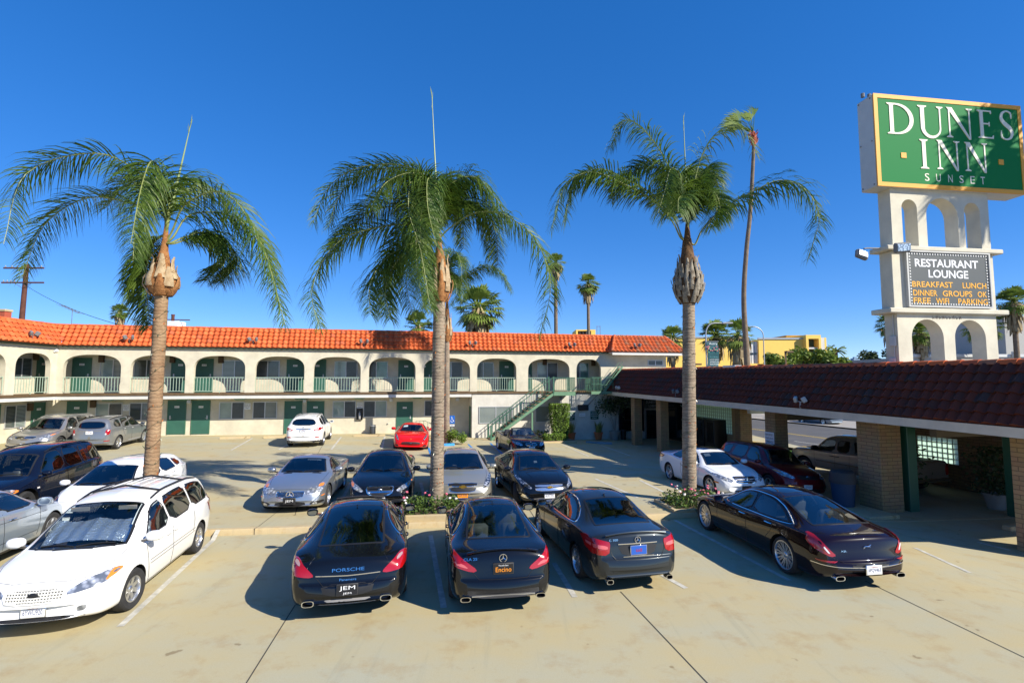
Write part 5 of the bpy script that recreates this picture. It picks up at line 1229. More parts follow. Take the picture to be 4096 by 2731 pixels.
for px, py, Y, rpx, s in ((3120,1450,70,48,1),(3195,1425,72,55,2),(3290,1440,70,50,3),(3345,1452,68,38,4)):
    c = wpos(px, py, Y); R = rpx*Y/2048*1.15; clump_tree('street_tree', 'bright green street tree before the yellow building, '+{1:'leftmost of the row',2:'under the lamp with a box head',3:'right of the box-headed lamp',4:'lowest, at the right end of the row'}[s], (c.x, Y, -.6), c.z+.6+R*.7, R, s, M_BUSHY, 900, .30, group='street trees before the yellow building')
c = wpos(3490, 1425, 90); clump_tree('dark_tree', 'dark round tree far beyond the roof, left of the sign tower', (c.x, 90, -.6), c.z+2.3, 2.7, 7, M_DARKLEAF, 1200, .3)
c = wpos(60, 1275, 70); clump_tree('distant_tree', 'low dull tree behind the left roof by the utility pole', (c.x, 70, -.6), c.z+1.2, 2.6, 8, leaf_mat('dull_leaf', (.12,.12,.05), (.2,.18,.08), .1), 700, .3)
def date_palm(label, px, py, Y, rpx, seed):
    rg = random.Random(seed); c = wpos(px, py, Y); R = rpx*Y/2048; o = thing('date_palm', label, 'palm tree', (c.x, Y, -.6), group='distant feather palms'); h = c.z+.6
    mb = MB(); mb.tube([(0,0,-.1),(0,0,h)], [R*.16,R*.14], 8); mb.build('trunk', M_TRUNKFAN, o, 60); mb = MB(); cc = Vector((0,0,h))
    for i in range(26):
        a = rg.uniform(0, 6.28); el = rg.uniform(-.3,1.3); P = [cc]; v = Vector((cos(a)*cos(el), sin(a)*cos(el), math.sin(el)))
        for k in range(5): v = (v+Vector((0,0,-.22))).normalized(); P.append(P[-1]+v*R*.22)
        for k in range(5):
            s = (P[k+1]-P[k]).cross(Vector((0,0,1))).normalized()*R*.10; dz = Vector((0,0,-R*.07)); mb.add([P[k], P[k+1], P[k+1]+s+dz, P[k]+s+dz, P[k+1]-s+dz, P[k]-s+dz], [(0,1,2,3),(0,1,4,5)])
    mb.build('crown', M_FAN, o)
date_palm('feather palm with a round crown far beyond the lobby roof', 3345, 1404, 95, 36, 51); date_palm('feather palm half hidden behind the yellow tower block', 3310, 1405, 100, 34, 52)

# ---------------------------------------------------------------- planting by the walls and under the palms
M_HEDGE = leaf_mat('hedge_leaf', (.10,.19,.02), (.22,.32,.05), .25, .5, 3)
M_SHRUBDK = leaf_mat('shrub_leaf', (.05,.10,.02), (.11,.17,.03), .2, .5, 3)
def hedge(name, label, M, sx, sy, h, taper, n, seed, leaf=.05, cat='hedge'):
    rg = random.Random(seed); o = thing(name, label, cat, M=M); mb = MB(); mb.bbox(-sx*.44*taper, sx*.44*taper, -sy*.44*taper, sy*.44*taper, 0, h*.96, .05)
    mb.build('stems', mat('hedge_inner', (.02,.035,.008), .9), o); mb = MB()
    for i in range(n):
        t = rg.random(); k = lerp(taper, 1, t); f = rg.choice('xxyyz'); s = rg.choice((-1,1)); j = rg.uniform(-.05,.05)
        if f == 'x': p = Vector((s*sx/2*k+j, rg.uniform(-.5,.5)*sy*k, h*t))
        elif f == 'y': p = Vector((rg.uniform(-.5,.5)*sx*k, s*sy/2*k+j, h*t))
        else: p = Vector((rg.uniform(-.5,.5)*sx, rg.uniform(-.5,.5)*sy, h+j))
        a = Vector((rg.gauss(0,1), rg.gauss(0,1), rg.gauss(0,1))).normalized()*leaf; b = a.cross(Vector((rg.gauss(0,1), rg.gauss(0,1), rg.gauss(0,1)))).normalized()*leaf*.55
        mb.add([p-a, p-b, p+a, p+b], [(0,1,2,3)])
    mb.build('foliage', M_HEDGE, o); return o
hedge('tall_hedge', 'tall clipped green hedge column under the stair landing', FM @ Matrix.Translation((3.0, -1.25, -.22)), 1.22, 1.0, 2.45, .72, 5200, 61)
hedge('low_hedge', 'low clipped hedge box in front of the tall hedge', FM @ Matrix.Translation((2.35, -2.2, -.2)), 1.35, .7, .52, .95, 1700, 62)
mb = MB(); mb.bbox(1.2, 3.7, -2.75, -.02, -.6, -.06, .03, 0); mb.box(1.26, 3.64, -2.69, -.05, -.058, -.045, 1); tag(mb.build('planting_bed', [M_KERB, M_DIRT]), 'low kerbed planting bed beneath the hedges', 'planter').matrix_basis = FM
clump_tree('shrub', 'small round green shrub by the accessible parking sign', (-3.35, 31.0, .08), .72, .62, 63, M_HEDGE, 1100, .06, trunk=False, cat='shrub', squash=.6)
def flower_bed(label, c, sx, sy, h0, seed, blooms=13):
    rg = random.Random(seed); o = thing('flower_bed', label, 'flower bed', c, group='flower beds round the palms'); o.matrix_basis = Matrix.Translation(c) @ Matrix.Rotation(.13, 4, 'Z')
    mb = MB(); t = .12; mb.bbox(-sx/2, sx/2, -sy/2, -sy/2+t, -.3, h0, .01); mb.bbox(-sx/2, -sx/2+t, -sy/2+t+.001, sy/2, -.3, h0-.001, .01); mb.bbox(sx/2-t, sx/2, -sy/2+t+.001, sy/2, -.3, h0-.001, .01); mb.bbox(-sx/2+t+.001, sx/2-t-.001, sy/2-t, sy/2, -.3, h0-.002, .01); mb.build('kerb', M_KERB, o)
    mb = MB(); mb.box(-sx/2+t, sx/2-t, -sy/2+t, sy/2-t, -.2, h0-.04); mb.build('soil', M_DIRT, o)
    mb = MB(); fl = MB()
    for i in range(1500):
        x, y = rg.uniform(-.5,.5)*sx*.86, rg.uniform(-.5,.5)*sy*.86
        if hypot(x, y-.1) < .24: continue
        z = h0+rg.random()**1.4*.42*(1-.5*abs(x)/(sx*.5)); p = Vector((x, y, z)); a = Vector((rg.gauss(0,1), rg.gauss(0,1), rg.gauss(0,.8))).normalized()*.05; b = a.cross(Vector((rg.gauss(0,1), rg.gauss(0,1), rg.gauss(0,1)))).normalized()*.026; mb.add([p-a, p-b, p+a, p+b], [(0,1,2,3)])
    mb.build('leaves', M_SHRUBDK, o)
    for i in range(blooms):
        x, y = rg.uniform(-.5,.5)*sx*.85, rg.uniform(-.5,.5)*sy*.85; z = h0+rg.uniform(.28,.46); fl.blob((x, y, z), (.04,.04,.028), 6, 4, 0 if rg.random() < .7 else 1, .25)
    fl.build('blossoms', [mat('pink_petal', (.75,.16,.24), .6), mat('white_petal', (.75,.70,.66), .6)], o)
flower_bed('kerbed bed of pink and white flowers round the middle palm', (-2.25, 14.55, .14), 1.75, 1.5, .16, 71); flower_bed('kerbed bed of pink flowers round the right palm, beside the maroon saloon', (5.38, 15.45, .10), 1.9, 1.4, .13, 72, 26)
mb = MB(); random.seed(4); mb.bbox(-10.1, -8.1, 12.86, 13.9, -.1, .17, .02, 0); mb.box(-10.0, -8.2, 12.95, 13.8, .171, .176, 1); tag(mb.build('planter_box', [M_KERB, M_DIRT]), 'kerbed planter round the foot of the left palm, behind the minivan', 'planter')
# potted plants
def pot_profile(r, h, lip=.03): return [(r*.68,0),(r*.95,h*.85),(r*1.05,h*.85),(r*1.08,h),(r*.96,h),(r*.92,h-.06),(0,h-.06)]
M_TERRA = mat('terracotta_pot', (.50,.14,.05), .75, var=.12, vscale=6); M_GREYPOT = mat('grey_pot', (.30,.27,.24), .8, var=.1, vscale=5)
M_SNAKE = leaf_mat('sword_leaf', (.12,.17,.03), (.34,.33,.09), .15, .5, 5)
def sword_plant(label, u, w, z, seed, fs=1.0):
    rg = random.Random(seed); o = thing('potted_plant', label, 'potted plant', group='potted plants along the wall', M=FM @ Matrix.Translation((u, w, z)))
    mb = MB(); mb.lathe(pot_profile(.30, .52), 20); mb.build('pot', M_TERRA, o, 40); mb = MB()
    for i in range(34):
        a = rg.uniform(0, 6.28); r = rg.uniform(0,.2); l = rg.uniform(.55,.95)*fs; tl = rg.uniform(.05,.3); p = Vector((cos(a)*r, sin(a)*r, .45)); q = p+Vector((cos(a)*tl*.4, sin(a)*tl*.4, l*.55)); e = p+Vector((cos(a)*tl, sin(a)*tl, l)); s = Vector((-sin(a), cos(a), 0)); mb.add([p-s*.02, p+s*.02, q+s*.035, q-s*.035, e], [(0,1,2,3),(3,2,4)])
    mb.build('leaves', M_SNAKE, o)
sword_plant('sword-leaved plant in a terracotta pot, in the sun beside the tall hedge', 4.12, -.42, -.30, 81); sword_plant('sword-leaved plant in a terracotta pot, in the shade beside the potted tree', 6.12, -.42, -.31, 82)
rg = random.Random(83); o = thing('potted_tree', 'sparse dark-leaved tree in a pale grey pot against the wall', 'potted tree', M=FM @ Matrix.Translation((7.3, -.55, -.33)))
mb = MB(); mb.lathe(pot_profile(.38, .62), 20); mb.build('pot', M_GREYPOT, o, 40); mb = MB(); lf = MB()
for i in range(9):
    a = rg.uniform(0, 6.28); t = Vector((cos(a)*rg.uniform(.5,1.15), sin(a)*rg.uniform(.1,.4), rg.uniform(1.9,3.1))); mb.tube([(0,0,.5), (t.x*.25, t.y*.3, 1.3), tuple(t)], [.025,.018,.008], 5)
    for k in range(95): p = t+Vector((rg.gauss(0,.26), rg.gauss(0,.16), rg.gauss(0,.24))); v = Vector((rg.gauss(0,1), rg.gauss(0,1), rg.gauss(0,1))).normalized()*.075; b = v.cross(Vector((rg.gauss(0,1), rg.gauss(0,1), rg.gauss(0,1)))).normalized()*.05; lf.add([p-v, p-b, p+v, p+b], [(0,1,2,3)])
mb.build('trunk', M_GREYPOT, o); lf.build('crown', M_DARKLEAF, o)
for i, (u, w, lab) in enumerate(((9.2, -19.9, 'dark potted shrub standing in the shade beside the green post'), (11.6, -21.2, 'dark potted shrub against the driveway wall, deep in the shade'))):
    o = thing('potted_shrub', lab, 'potted plant', group='potted shrubs in the driveway', M=FM @ Matrix.Translation((u, w, -.36))); mb = MB(); mb.lathe(pot_profile(.34, .5), 18); mb.build('pot', M_GREYPOT, o, 40)
    rg = random.Random(90+i); mb = MB()
    for k in range(700): p = Vector((rg.gauss(0,.33), rg.gauss(0,.33), .5+rg.random()*1.5)); v = Vector((rg.gauss(0,1), rg.gauss(0,1), rg.gauss(0,1))).normalized()*.07; b = v.cross(Vector((rg.gauss(0,1), rg.gauss(0,1), rg.gauss(0,1)))).normalized()*.045; mb.add([p-v, p-b, p+v, p+b], [(0,1,2,3)])
    mb.build('foliage', M_DARKLEAF, o)
# low strappy plants in the hedge bed
o = thing('bedding_plants', 'spiky dark strap-leaved plant in the bed behind the low hedge', 'plant', M=FM @ Matrix.Translation((1.7, -1.0, -.06))); rg = random.Random(95); mb = MB()
for i in range(60):
    a = rg.uniform(0, 6.28); c = Vector((rg.uniform(-.4,.4), rg.uniform(-.3,.3), 0)); l = rg.uniform(.4,.75); q = c+Vector((cos(a)*.15, sin(a)*.15, l*.8)); e = c+Vector((cos(a)*.4, sin(a)*.4, l*.75)); s = Vector((-sin(a), cos(a), 0))*.03; mb.add([c-s*.5, c+s*.5, q+s, q-s, e], [(0,1,2,3),(3,2,4)])
mb.build('leaves', M_DARKLEAF, o)
# palm just outside the picture on the right: its shadow falls across the sign
# ================================================================ street furniture, far buildings and small things
M_WOODPOLE = mat('creosote_wood', (.10,.035,.022), .85, var=.3, vscale=3)
M_STEEL = mat('galvanised', (.42,.43,.44), .45, metal=.5)
def prop(name, label, cat, loc, group=None, rz=0.0, M=None): return thing(name, label, cat, loc, rz, group, M)
# accessible parking sign
o = prop('accessible_parking_sign', 'blue accessible parking sign with a white wheelchair symbol on a thin post', 'sign', (-4.12, 34.2, .08)); o.matrix_basis = Matrix.Translation((-3.9, 33.6, .05)) @ Matrix.Rotation(FA*.6, 4, 'Z')
mb = MB(); mb.box(-.02, .02, -.02, .02, -.1, 1.45); mb.build('post', M_STEEL, o)
mb = MB(); mb.bbox(-.17, .17, -.035, -.021, .98, 1.50, .006, 0); sbm = mb.build('sign_plate', mat('sign_blue', (.01,.12,.50), .4), o)
mb = MB(); y = -.037
ring = [(.085*cos(q)-.01, y, 1.165+.085*sin(q)) for q in [radians(150+i*13) for i in range(19)]]; mb.tube(ring, .014, 5); mb.blob((-.025, y, 1.395), (.028,.006,.03), 10, 6); mb.tube([(-.02,y,1.36),(-.015,y,1.23),(.07,y,1.225),(.105,y,1.12),(.14,y,1.13)], .016, 5); mb.tube([(-.015,y,1.31),(.06,y,1.305)], .012, 5); mb.build('wheelchair_symbol', M_PLATE, sbm)
mb = MB(); mb.box(-.16, .16, -.034, -.022, .82, .94, 0); fit_text(mb, 'MINIMUM FINE', .26, .035, Matrix.Translation((0,-.035,.905)), 1); fit_text(mb, '$250', .12, .04, Matrix.Translation((0,-.035,.855)), 1); mb.build('fine_plate', [M_PLATE, M_PLATEINK], o)
# small things along the wall
def fprop(name, label, cat, u, w, z, group=None): return thing(name, label, cat, M=FM @ Matrix.Translation((u, w, z)), group=group)
o = fprop('trash_can', 'dark grey cylindrical ash can standing by the motel wall', 'trash can', -9.25, .95, .32); mb = MB(); mb.lathe([(.17,0),(.19,.03),(.19,.55),(.16,.58),(.16,.52),(0,.5)], 18); mb.build('body', mat('can_grey', (.06,.07,.085), .5), o, 40); mb = MB(); mb.lathe([(.195,.50),(.20,.53),(.195,.56)], 18); mb.build('rim', M_STEEL, o, 40)
o = fprop('fire_extinguisher', 'fire extinguisher in a black wall cabinet below the head-in parking notice', 'fire extinguisher', -10.13, 1.28, 1.22); mb = MB(); mb.box(-.20,-.17,-.02,.11,0,.74); mb.box(.17,.20,-.02,.11,0,.74); mb.box(-.17,.17,-.02,.11,.71,.74); mb.box(-.17,.17,-.02,.11,0,.03); mb.box(-.17,.17,.09,.11,.03,.71); mb.build('cabinet', M_BLACKTRIM, o)
mb = MB(); mb.lathe([(.07,.04),(.075,.06),(.075,.42),(.05,.48),(.025,.50),(.025,.55)], 14, (0,.02,0)); mb.tube([(0,.02,.54),(.06,.0,.56)], .012, 5); mb.build('cylinder', M_STEEL, o, 40)
o = fprop('handrail', 'short dark green handrail beside the door behind the red sports coupe', 'handrail', -6.1, .35, .15); mb = MB(); P = [(-.35,0,0),(-.35,0,1.0),(.25,0,1.0),(.75,0,.72),(.75,0,-.05)]; mb.tube(P, .022, 6)
for x, z in ((-.1,1.0),(.15,1.0),(.42,.9)): mb.tube([(x,0,0),(x,0,z)], .014, 5)
mb.build('rail', M_STAIR, o)
def wheel_stop(label, p, q, m):
    p, q = Vector(p), Vector(q); L = (q-p).length; a = atan2(q.y-p.y, q.x-p.x); c = (p+q)/2; o = thing('wheel_stop', label, 'wheel stop', M=Matrix.Translation((c.x, c.y, gz(c.x, c.y))) @ Matrix.Rotation(a, 4, 'Z'), group='concrete wheel stops')
    mb = MB(); mb.prism([(-.10,0),(.10,0),(.07,.13),(-.07,.13)], -L/2, L/2, lambda y, z, t: (t, y, z)); mb.build('block', m, o)
wheel_stop('blue painted wheel stop in front of the small round shrub', (*on(1765,1782),0), (*on(1817,1782),0), mat('stop_blue', (.02,.26,.62), .6, var=.15, vscale=4)); wheel_stop('grey blue wheel stop in the shade before the potted plants', (*on(2345,1770),0), (*on(2448,1778),0), mat('stop_greyblue', (.16,.24,.28), .7, var=.2, vscale=4))
for a, b, lab in (((1055,1752),(1150,1750),'tan wheel stop behind the white suv by the wall'), ((1415,1745),(1540,1745),'tan wheel stop against the wall left of the red sports coupe'), ((880,1755),(1000,1753),'tan wheel stop before the two green doors')): wheel_stop(lab, (*on(*a),0), (*on(*b),0), M_KERB)
o = fprop('trash_bin', 'small black bin beside the potted tree', 'trash can', 7.98, -.45, -.34); mb = MB(); mb.lathe([(.16,0),(.20,.62),(.22,.62),(.22,.68),(.17,.70),(.16,.6),(0,.58)], 14); mb.build('body', M_BLACKTRIM, o, 40); mb = MB(); mb.lathe([(.225,.60),(.235,.63),(.225,.66)], 14); mb.build('rim', M_PLASTIC, o, 40)
o = fprop('framed_picture', 'dark framed landscape picture on the white wall beside the brick pillar', 'picture', 8.6, .0, .95); mb = MB(); f = .05
for (a,b,c,d) in ((-.34,.34,1.10,1.15),(-.34,.34,0,.05),(-.34,-.29,.05,1.10),(.29,.34,.05,1.10)): mb.box(a,b,-.05,.01,c,d)
mb.build('frame', M_BLACKTRIM, o); mb = MB(); mb.box(-.29,.29,-.02,.008,.05,1.10); mb.build('canvas', mat('faded_landscape', (.14,.22,.18), .3, col2=(.30,.34,.26), var=.3, vscale=2.2), o)
o = thing('garbage_bin', 'dark blue lidded garbage bin beside the brick pillar in the shade', 'trash can', M=FM @ Matrix.Translation((6.6, -20.2, -.33))); mb = MB(); mb.lathe([(.29,0),(.36,.85),(.38,.86)], 18); mb.build('body', mat('bin_blue', (.015,.045,.10), .5), o, 40); mb = MB(); mb.lathe([(.40,.84),(.40,.92),(.36,1.18),(.28,1.24),(0,1.26)], 18); mb.build('lid', M_PLASTIC, o, 40)
o = thing('concrete_step', 'low concrete curb block at the foot of the brick pillar', 'kerb', M=FM @ Matrix.Translation((6.6, -20.6, -.36))); mb = MB(); mb.bbox(-.5, .62, -1.0, 1.0, -.1, .13, .02); mb.build('block', M_KERB, o)
o = thing('concrete_step', 'low concrete wheel block in the driveway shade behind the green post', 'kerb', M=FM @ Matrix.Translation((9.9, -23.2, -.36))); mb = MB(); mb.bbox(-.9, .9, -.12, .12, 0, .14, .02); mb.build('block', M_KERB, o)
# utility pole and its wires
PX = wpos(84, 1290, 55); o = thing('utility_pole', 'brown wooden utility pole with two crossarms behind the left roof', 'utility pole', (PX.x, 55, -.6)); top = wpos(88, 1057, 55).z+.6
mb = MB(); mb.tube([(0,0,0),(.05,0,top*.6),(.18,0,top)], [.30,.26,.20], 10); mb.build('pole', M_WOODPOLE, o, 50)
for k, (py, hw) in enumerate(((1074,2.2),(1132,2.3))):
    z = wpos(88, py, 55).z+.6; mb = MB(); mb.bbox(-hw+.1, hw+.1, -.30, -.17, z-.08, z+.08, .02); mb.tube([(-.8,-.22,z-.05),(.13,-.22,z-.62)], .02, 5); mb.tube([(1.05,-.22,z-.05),(.13,-.22,z-.62)], .02, 5); mb.build('crossarm', M_WOODPOLE, o)
    for x in ((-2.0,-1.3,-.7,1.9) if k == 0 else (-2.1,-1.7,-1.3,-.9)): mb = MB(); mb.lathe([(.03,0),(.05,.08),(.07,.12),(.04,.2),(0,.22)], 8, (x+.1,-.23,z+.08)); mb.build('insulator', M_STEEL, o)
a = Vector((PX.x+.1, 54.6, wpos(88,1132,55).z)); b = Vector((-26.5, 34, 7.6)); mb = MB(); mb.tube([a.lerp(b, i/16)+Vector((0,0,-1.1*4*(i/16)*(1-i/16)*.35)) for i in range(17)], .02, 5); tag(mb.build('overhead_wire', M_BLACKTRIM), 'black wire sagging from the utility pole to the motel roof', 'wire')
# roof clutter
def antenna(label, px, py, Y, k):
    c = wpos(px, py, Y); o = thing('tv_antenna', label, 'antenna', (c.x, Y, 6.7), group='television antennas on the roof'); h = c.z-6.7; mb = MB(); mb.tube([(0,0,0),(0,0,h)], .02, 5); mb.build('mast', M_FIXTURE, o); mb = MB(); mb.tube([(-.9*k,0,h+.35*k),(.6*k,0,h-.3*k)], .02, 5)
    for i in range(7): t = i/6; x, z = lerp(-.9,.6,t)*k, h+lerp(.35,-.3,t)*k; mb.tube([(x,-.5*k,z),(x,.5*k,z)], .010, 4)
    mb.build('elements', M_FIXTURE, o)
antenna('tilted television antenna on a mast above the left corner of the roof', 290, 1238, 36, .9); antenna('small flat television antenna above the roof, left of the left palm trunk', 542, 1282, 40, .4)
c = wpos(700, 1300, 42); o = thing('rooftop_unit', 'white rooftop machine box peeping out behind the left palm trunk', 'air handler', (c.x, 42, 6.65)); mb = MB(); mb.bbox(-.6,.6,-.5,.5,0,2.0,.05); mb.bbox(.6,1.15,-.3,.3,.2,1.35,.05); mb.build('housing', M_PLATE, o); mb = MB(); mb.lathe([(.12,1.98),(.12,2.5),(.14,2.5),(.14,2.6),(0,2.62)], 10, (-.2,0,0)); mb.bar((-1.0,-.3,2.15),(1.4,-.3,2.1),.05,.08); mb.build('stack', M_WOODPOLE, o)
c = wpos(18, 1270, 50); o = thing('chimney', 'red brick chimney at the left edge behind the roof', 'chimney', (c.x, 50, 2)); mb = MB(); mb.bbox(-.35,.35,-.35,.35,0,c.z-1.4,.02); mb.build('stack', mat('red_brick', (.40,.08,.04), .9), o); mb = MB(); mb.bbox(-.42,.42,-.42,.42,c.z-1.42,c.z-1.2,.02); mb.build('cap', M_KERB, o)
# far buildings
def bld(name, label, cat='building'): return thing(name, label, cat)
M_YELLOW = mat('yellow_wall', (.90,.60,.13), .8, var=.05, vscale=.3); M_WPANEL = mat('white_panel', (.60,.61,.60), .6, var=.04, vscale=.4)
def wbox(mb, px0, px1, py_top, Y, depth, mi=0, zb=-.62, dy=0):
    a, b = wpos(px0, py_top, Y), wpos(px1, py_top, Y); mb.box(a.x, b.x, Y+dy, Y+depth, zb, a.z, mi); return a, b
o = bld('yellow_building', 'long yellow museum-like building with white panels across the street'); Y = 95
mb = MB(); wbox(mb, 2660, 2984, 1352, Y, 20); mb.build('wall', M_YELLOW, o); mb = MB(); wbox(mb, 3034, 3229, 1357, Y, 20); mb.build('wall', M_YELLOW, o)
mb = MB(); wbox(mb, 2984, 3034, 1366, Y+.5, 20); WP = mb.build('white_wall', M_WPANEL, o); mb = MB(); wbox(mb, 2955, 3034, 1454, Y+.2, 3, dy=-.4); mb.build('wall', M_YELLOW, o)
mb = MB()
for px in (2990, 3005, 3020): a, b = wpos(px, 1410, Y), wpos(px+12, 1418, Y); mb.box(a.x, b.x, Y+.42, Y+.5, b.z, a.z)
mb.build('window_band', M_DARKGLASS, o)
mb = MB()
for px in (2995, 3008, 3021): a = wpos(px, 1366, Y); mb.box(a.x-.03, a.x+.03, Y+.46, Y+.5, -.6, a.z)
mb.build('panel_joint', M_FIXTURE, o)
mb = MB(); a, b = wpos(2660, 1352, Y), wpos(2984, 1352, Y); mb.box(a.x, b.x, Y-.15, Y+.3, a.z, a.z+.25); a, b = wpos(3032, 1357, Y), wpos(3230, 1357, Y); mb.box(a.x, b.x, Y-.15, Y+.3, a.z, a.z+.3); mb.build('parapet_cap', M_STEEL, o)
mb = MB(); wbox(mb, 3145, 3215, 1341, Y+4, 20); mb.build('tower_wall', mat('ochre_side', (.45,.25,.03), .8), o)
mb = MB(); a, b = wpos(3211, 1341, Y), wpos(3270, 1341, Y); x0, x1 = a.x, b.x; mb.box(x0, x0+.45, Y-1, Y+14, -.6, a.z); mb.box(x1-.4, x1, Y-1, Y+14, -.6, a.z); mb.box(x0+.45, x1-.4, Y-1, Y+14, a.z-.7, a.z); mb.build('tower_frame', M_YELLOW, o)
mb = MB(); mb.box(x0+.46, x1-.41, Y+.6, Y+1.0, -.6, a.z-.72); mb.build('tower_glass', mat('teal_glass', (.03,.09,.09), .1, coat=.5), o); mb = MB(); z = wpos(3240, 1392, Y).z; mb.box(x0+.46, x1-.41, Y-.6, Y+.58, z-.2, z+.1); mb.build('tower_balcony', M_WPANEL, o)
mb = MB(); wbox(mb, 3271, 3297, 1350, Y, 14); mb.build('white_wall', M_WPANEL, o); mb = MB(); wbox(mb, 3298, 3305, 1350, Y+.3, 14); mb.build('wall', M_YELLOW, o)
a, b = wpos(3075, 1442, Y), wpos(3140, 1450, Y); mb = MB(); mb.box(a.x, b.x, Y-.5, Y-.02, b.z-.8, a.z); mb.build('awning', M_BROWN, o)
c0, c1 = wpos(2304, 1318, 80), wpos(2382, 1318, 80); o = thing('yellow_penthouse', 'yellow rooftop penthouse with dark openings showing above the motel roof', 'building', ((c0.x+c1.x)/2, 80, -.6)); hw = (c1.x-c0.x)/2; zt = c0.z+.6
mb = MB(); mb.box(-hw, hw, 0, 5, 0, zt-.9); mb.box(-hw, -hw+.3, 0, 5, zt-.9, zt); mb.box(hw*.55, hw, 0, 5, zt-.9, zt); mb.box(-hw+.3, hw*.55, 0, 5, zt-.2, zt); mb.build('wall', M_YELLOW, o); mb = MB(); mb.box(-hw+.3, hw*.55, .5, .6, zt-.9, zt-.2); mb.build('opening', M_INTER, o)
for x in (-.9,-.4,.1,.6): mb = MB(); mb.box(x-.03, x+.03, .1, .16, zt-.9, zt-.2); mb.build('window_bar', M_FIXTURE, o)
mb = MB(); mb.tube([(hw+.9,1,zt-1),(hw+.9,1,zt+.7)], .04, 4); mb.tube([(hw+.4,1,zt-1),(hw+.4,1,zt+.7)], .04, 4); mb.tube([(hw+.4,1,zt+.6),(hw+.9,1,zt+.6)], .03, 4); mb.build('roof_frame', M_FIXTURE, o)
o = bld('grey_building', 'plain pale grey building with a parapet beyond the sign tower'); Y = 62; M_GREYB = mat('grey_render', (.40,.39,.36), .85, var=.05, vscale=.3)
mb = MB(); a, b = wpos(3640, 1428, Y), wpos(4040, 1428, Y); mb.box(a.x, b.x+20, Y, Y+20, -.6, a.z); mb.build('wall', M_GREYB, o); mb = MB(); mb.box(a.x-.1, b.x+20, Y-.15, Y+.3, a.z, a.z+.35); mb.build('parapet', M_WPANEL, o); mb = MB(); a = wpos(4015, 1262, Y+3); mb.box(a.x, a.x+25, Y+3, Y+20, 0, a.z); mb.build('upper_wall', M_GREYB, o)
for px in (3700, 4055): a = wpos(px, 1415, Y-.3); mb = MB(); mb.lathe([(.22,-.4),(.22,.25),(.12,.3),(0,.32)], 10, (a.x, Y-.3, a.z)); mb.build('vent_pipe', M_WPANEL, o)
for i, (px0, px1, py, lab) in enumerate(((3353,3367,1444,'left and taller of the two blue-grey towers on the skyline'),(3388,3402,1444,'right one of the two blue-grey towers on the skyline'),(3373,3381,1458,'lowest blue-grey block between the two skyline towers'),(3415,3436,1432,'widest blue-grey tower on the skyline, beside the dark tree'))):
    Yt = 1400; a, b = wpos(px0, py, Yt), wpos(px1, py, Yt); o = thing('skyline_tower', lab, 'tower', ((a.x+b.x)/2, Yt, -.6), group='far skyline towers'); hw = (b.x-a.x)/2; mb = MB(); mb.box(-hw, hw, 0, hw*2, 0, a.z); mb.box(-hw*.5, hw*.5, hw*.4, hw*1.4, a.z, a.z+4); mb.build('block', mat('haze_blue_tower', (.20,.30,.40), .7), o)
# street lamps
def lamp(label, px, pyb, pyt, Y, arm, head):
    b, t = wpos(px, pyt, Y), wpos(px, pyt, Y); o = thing('street_lamp', label, 'street lamp', (b.x, Y, -.5), group='street lamps'); h = t.z+.5; mb = MB()
    P = [(0,0,0),(0,0,h*.9)]+[(arm*(1-cos(q)), 0, h*.9+h*.1*sin(q)) for q in [radians(i*15) for i in range(1,7)]]; P.append((arm*1.9, 0, h*1.0)); mb.tube(P, [.09]+[.06]*(len(P)-2)+[.04], 8); mb.build('pole', M_STEEL, o, 50); e = P[-1]; s = 1 if arm > 0 else -1; mb = MB(); mb.bbox(min(e[0],e[0]+s*.9), max(e[0],e[0]+s*.9), -.16, .16, e[2]-.08, e[2]+.07, .05); mb.build('lamp_head', M_STEEL, o); return o
o = lamp('grey street lamp with a teal banner, arm pointing right', 2822, 1475, 1292, 44, .75, 1); lamp('grey street lamp without a banner, arm pointing left', 3052, 1470, 1306, 60, -1.2, -1)
bz0, bz1 = wpos(2840, 1470, 44).z, wpos(2840, 1366, 44).z; o = thing('street_banner', 'teal museum banner with white writing hanging from the street lamp', 'banner', (wpos(2822,1400,44).x, 43.9, bz0)); hh = bz1-bz0; bwd = .95; mb = MB(); n = 12
for i in range(n+1):
    z = hh*i/n; y = .05*math.sin(i*.55); dx = .08+.10*math.sin(i*.3); mb.v += [(dx, y, z), (dx+bwd, y+.03, z)]
for i in range(n): mb.f.append((2*i, 2*i+1, 2*i+3, 2*i+2)); mb.m.append(0)
for i in range(n): k = len(mb.v); mb.v += [tuple(Vector(mb.v[2*i+j])+Vector((0,.012,0))) for j in (0,1,3,2)]; mb.f.append((k+3,k+2,k+1,k)); mb.m.append(0)
CLO = mb.build('cloth', mat('banner_teal', (.015,.085,.11), .7, col2=(.02,.12,.14), var=.2, vscale=2), o); mb = MB()
for t, f, w, h, m in (('Autry',.905,.72,.24,0),('FLORAL',.40,.75,.14,1),('NATIVE NORTH',.30,.78,.10,0),('AMERICAN',.215,.78,.12,0),('BEADWORK',.13,.78,.12,0)): fit_text(mb, t, w, h, Matrix.Translation((.66 if f < .5 else .60, -.10, hh*f)), m)
mb.build('lettering', [M_PLATE, mat('banner_teal_light', (.10,.28,.30), .7)], CLO, 0); mb = MB(); rg = random.Random(3)
for i in range(22): a = rg.uniform(0,6.28); c = Vector((rg.choice((.28,.85))+rg.gauss(0,.10), -.09, hh*rg.uniform(.58,.82))); mb.blob(c, (.07,.01,.05), 6, 4, rg.choice((0,0,1)))
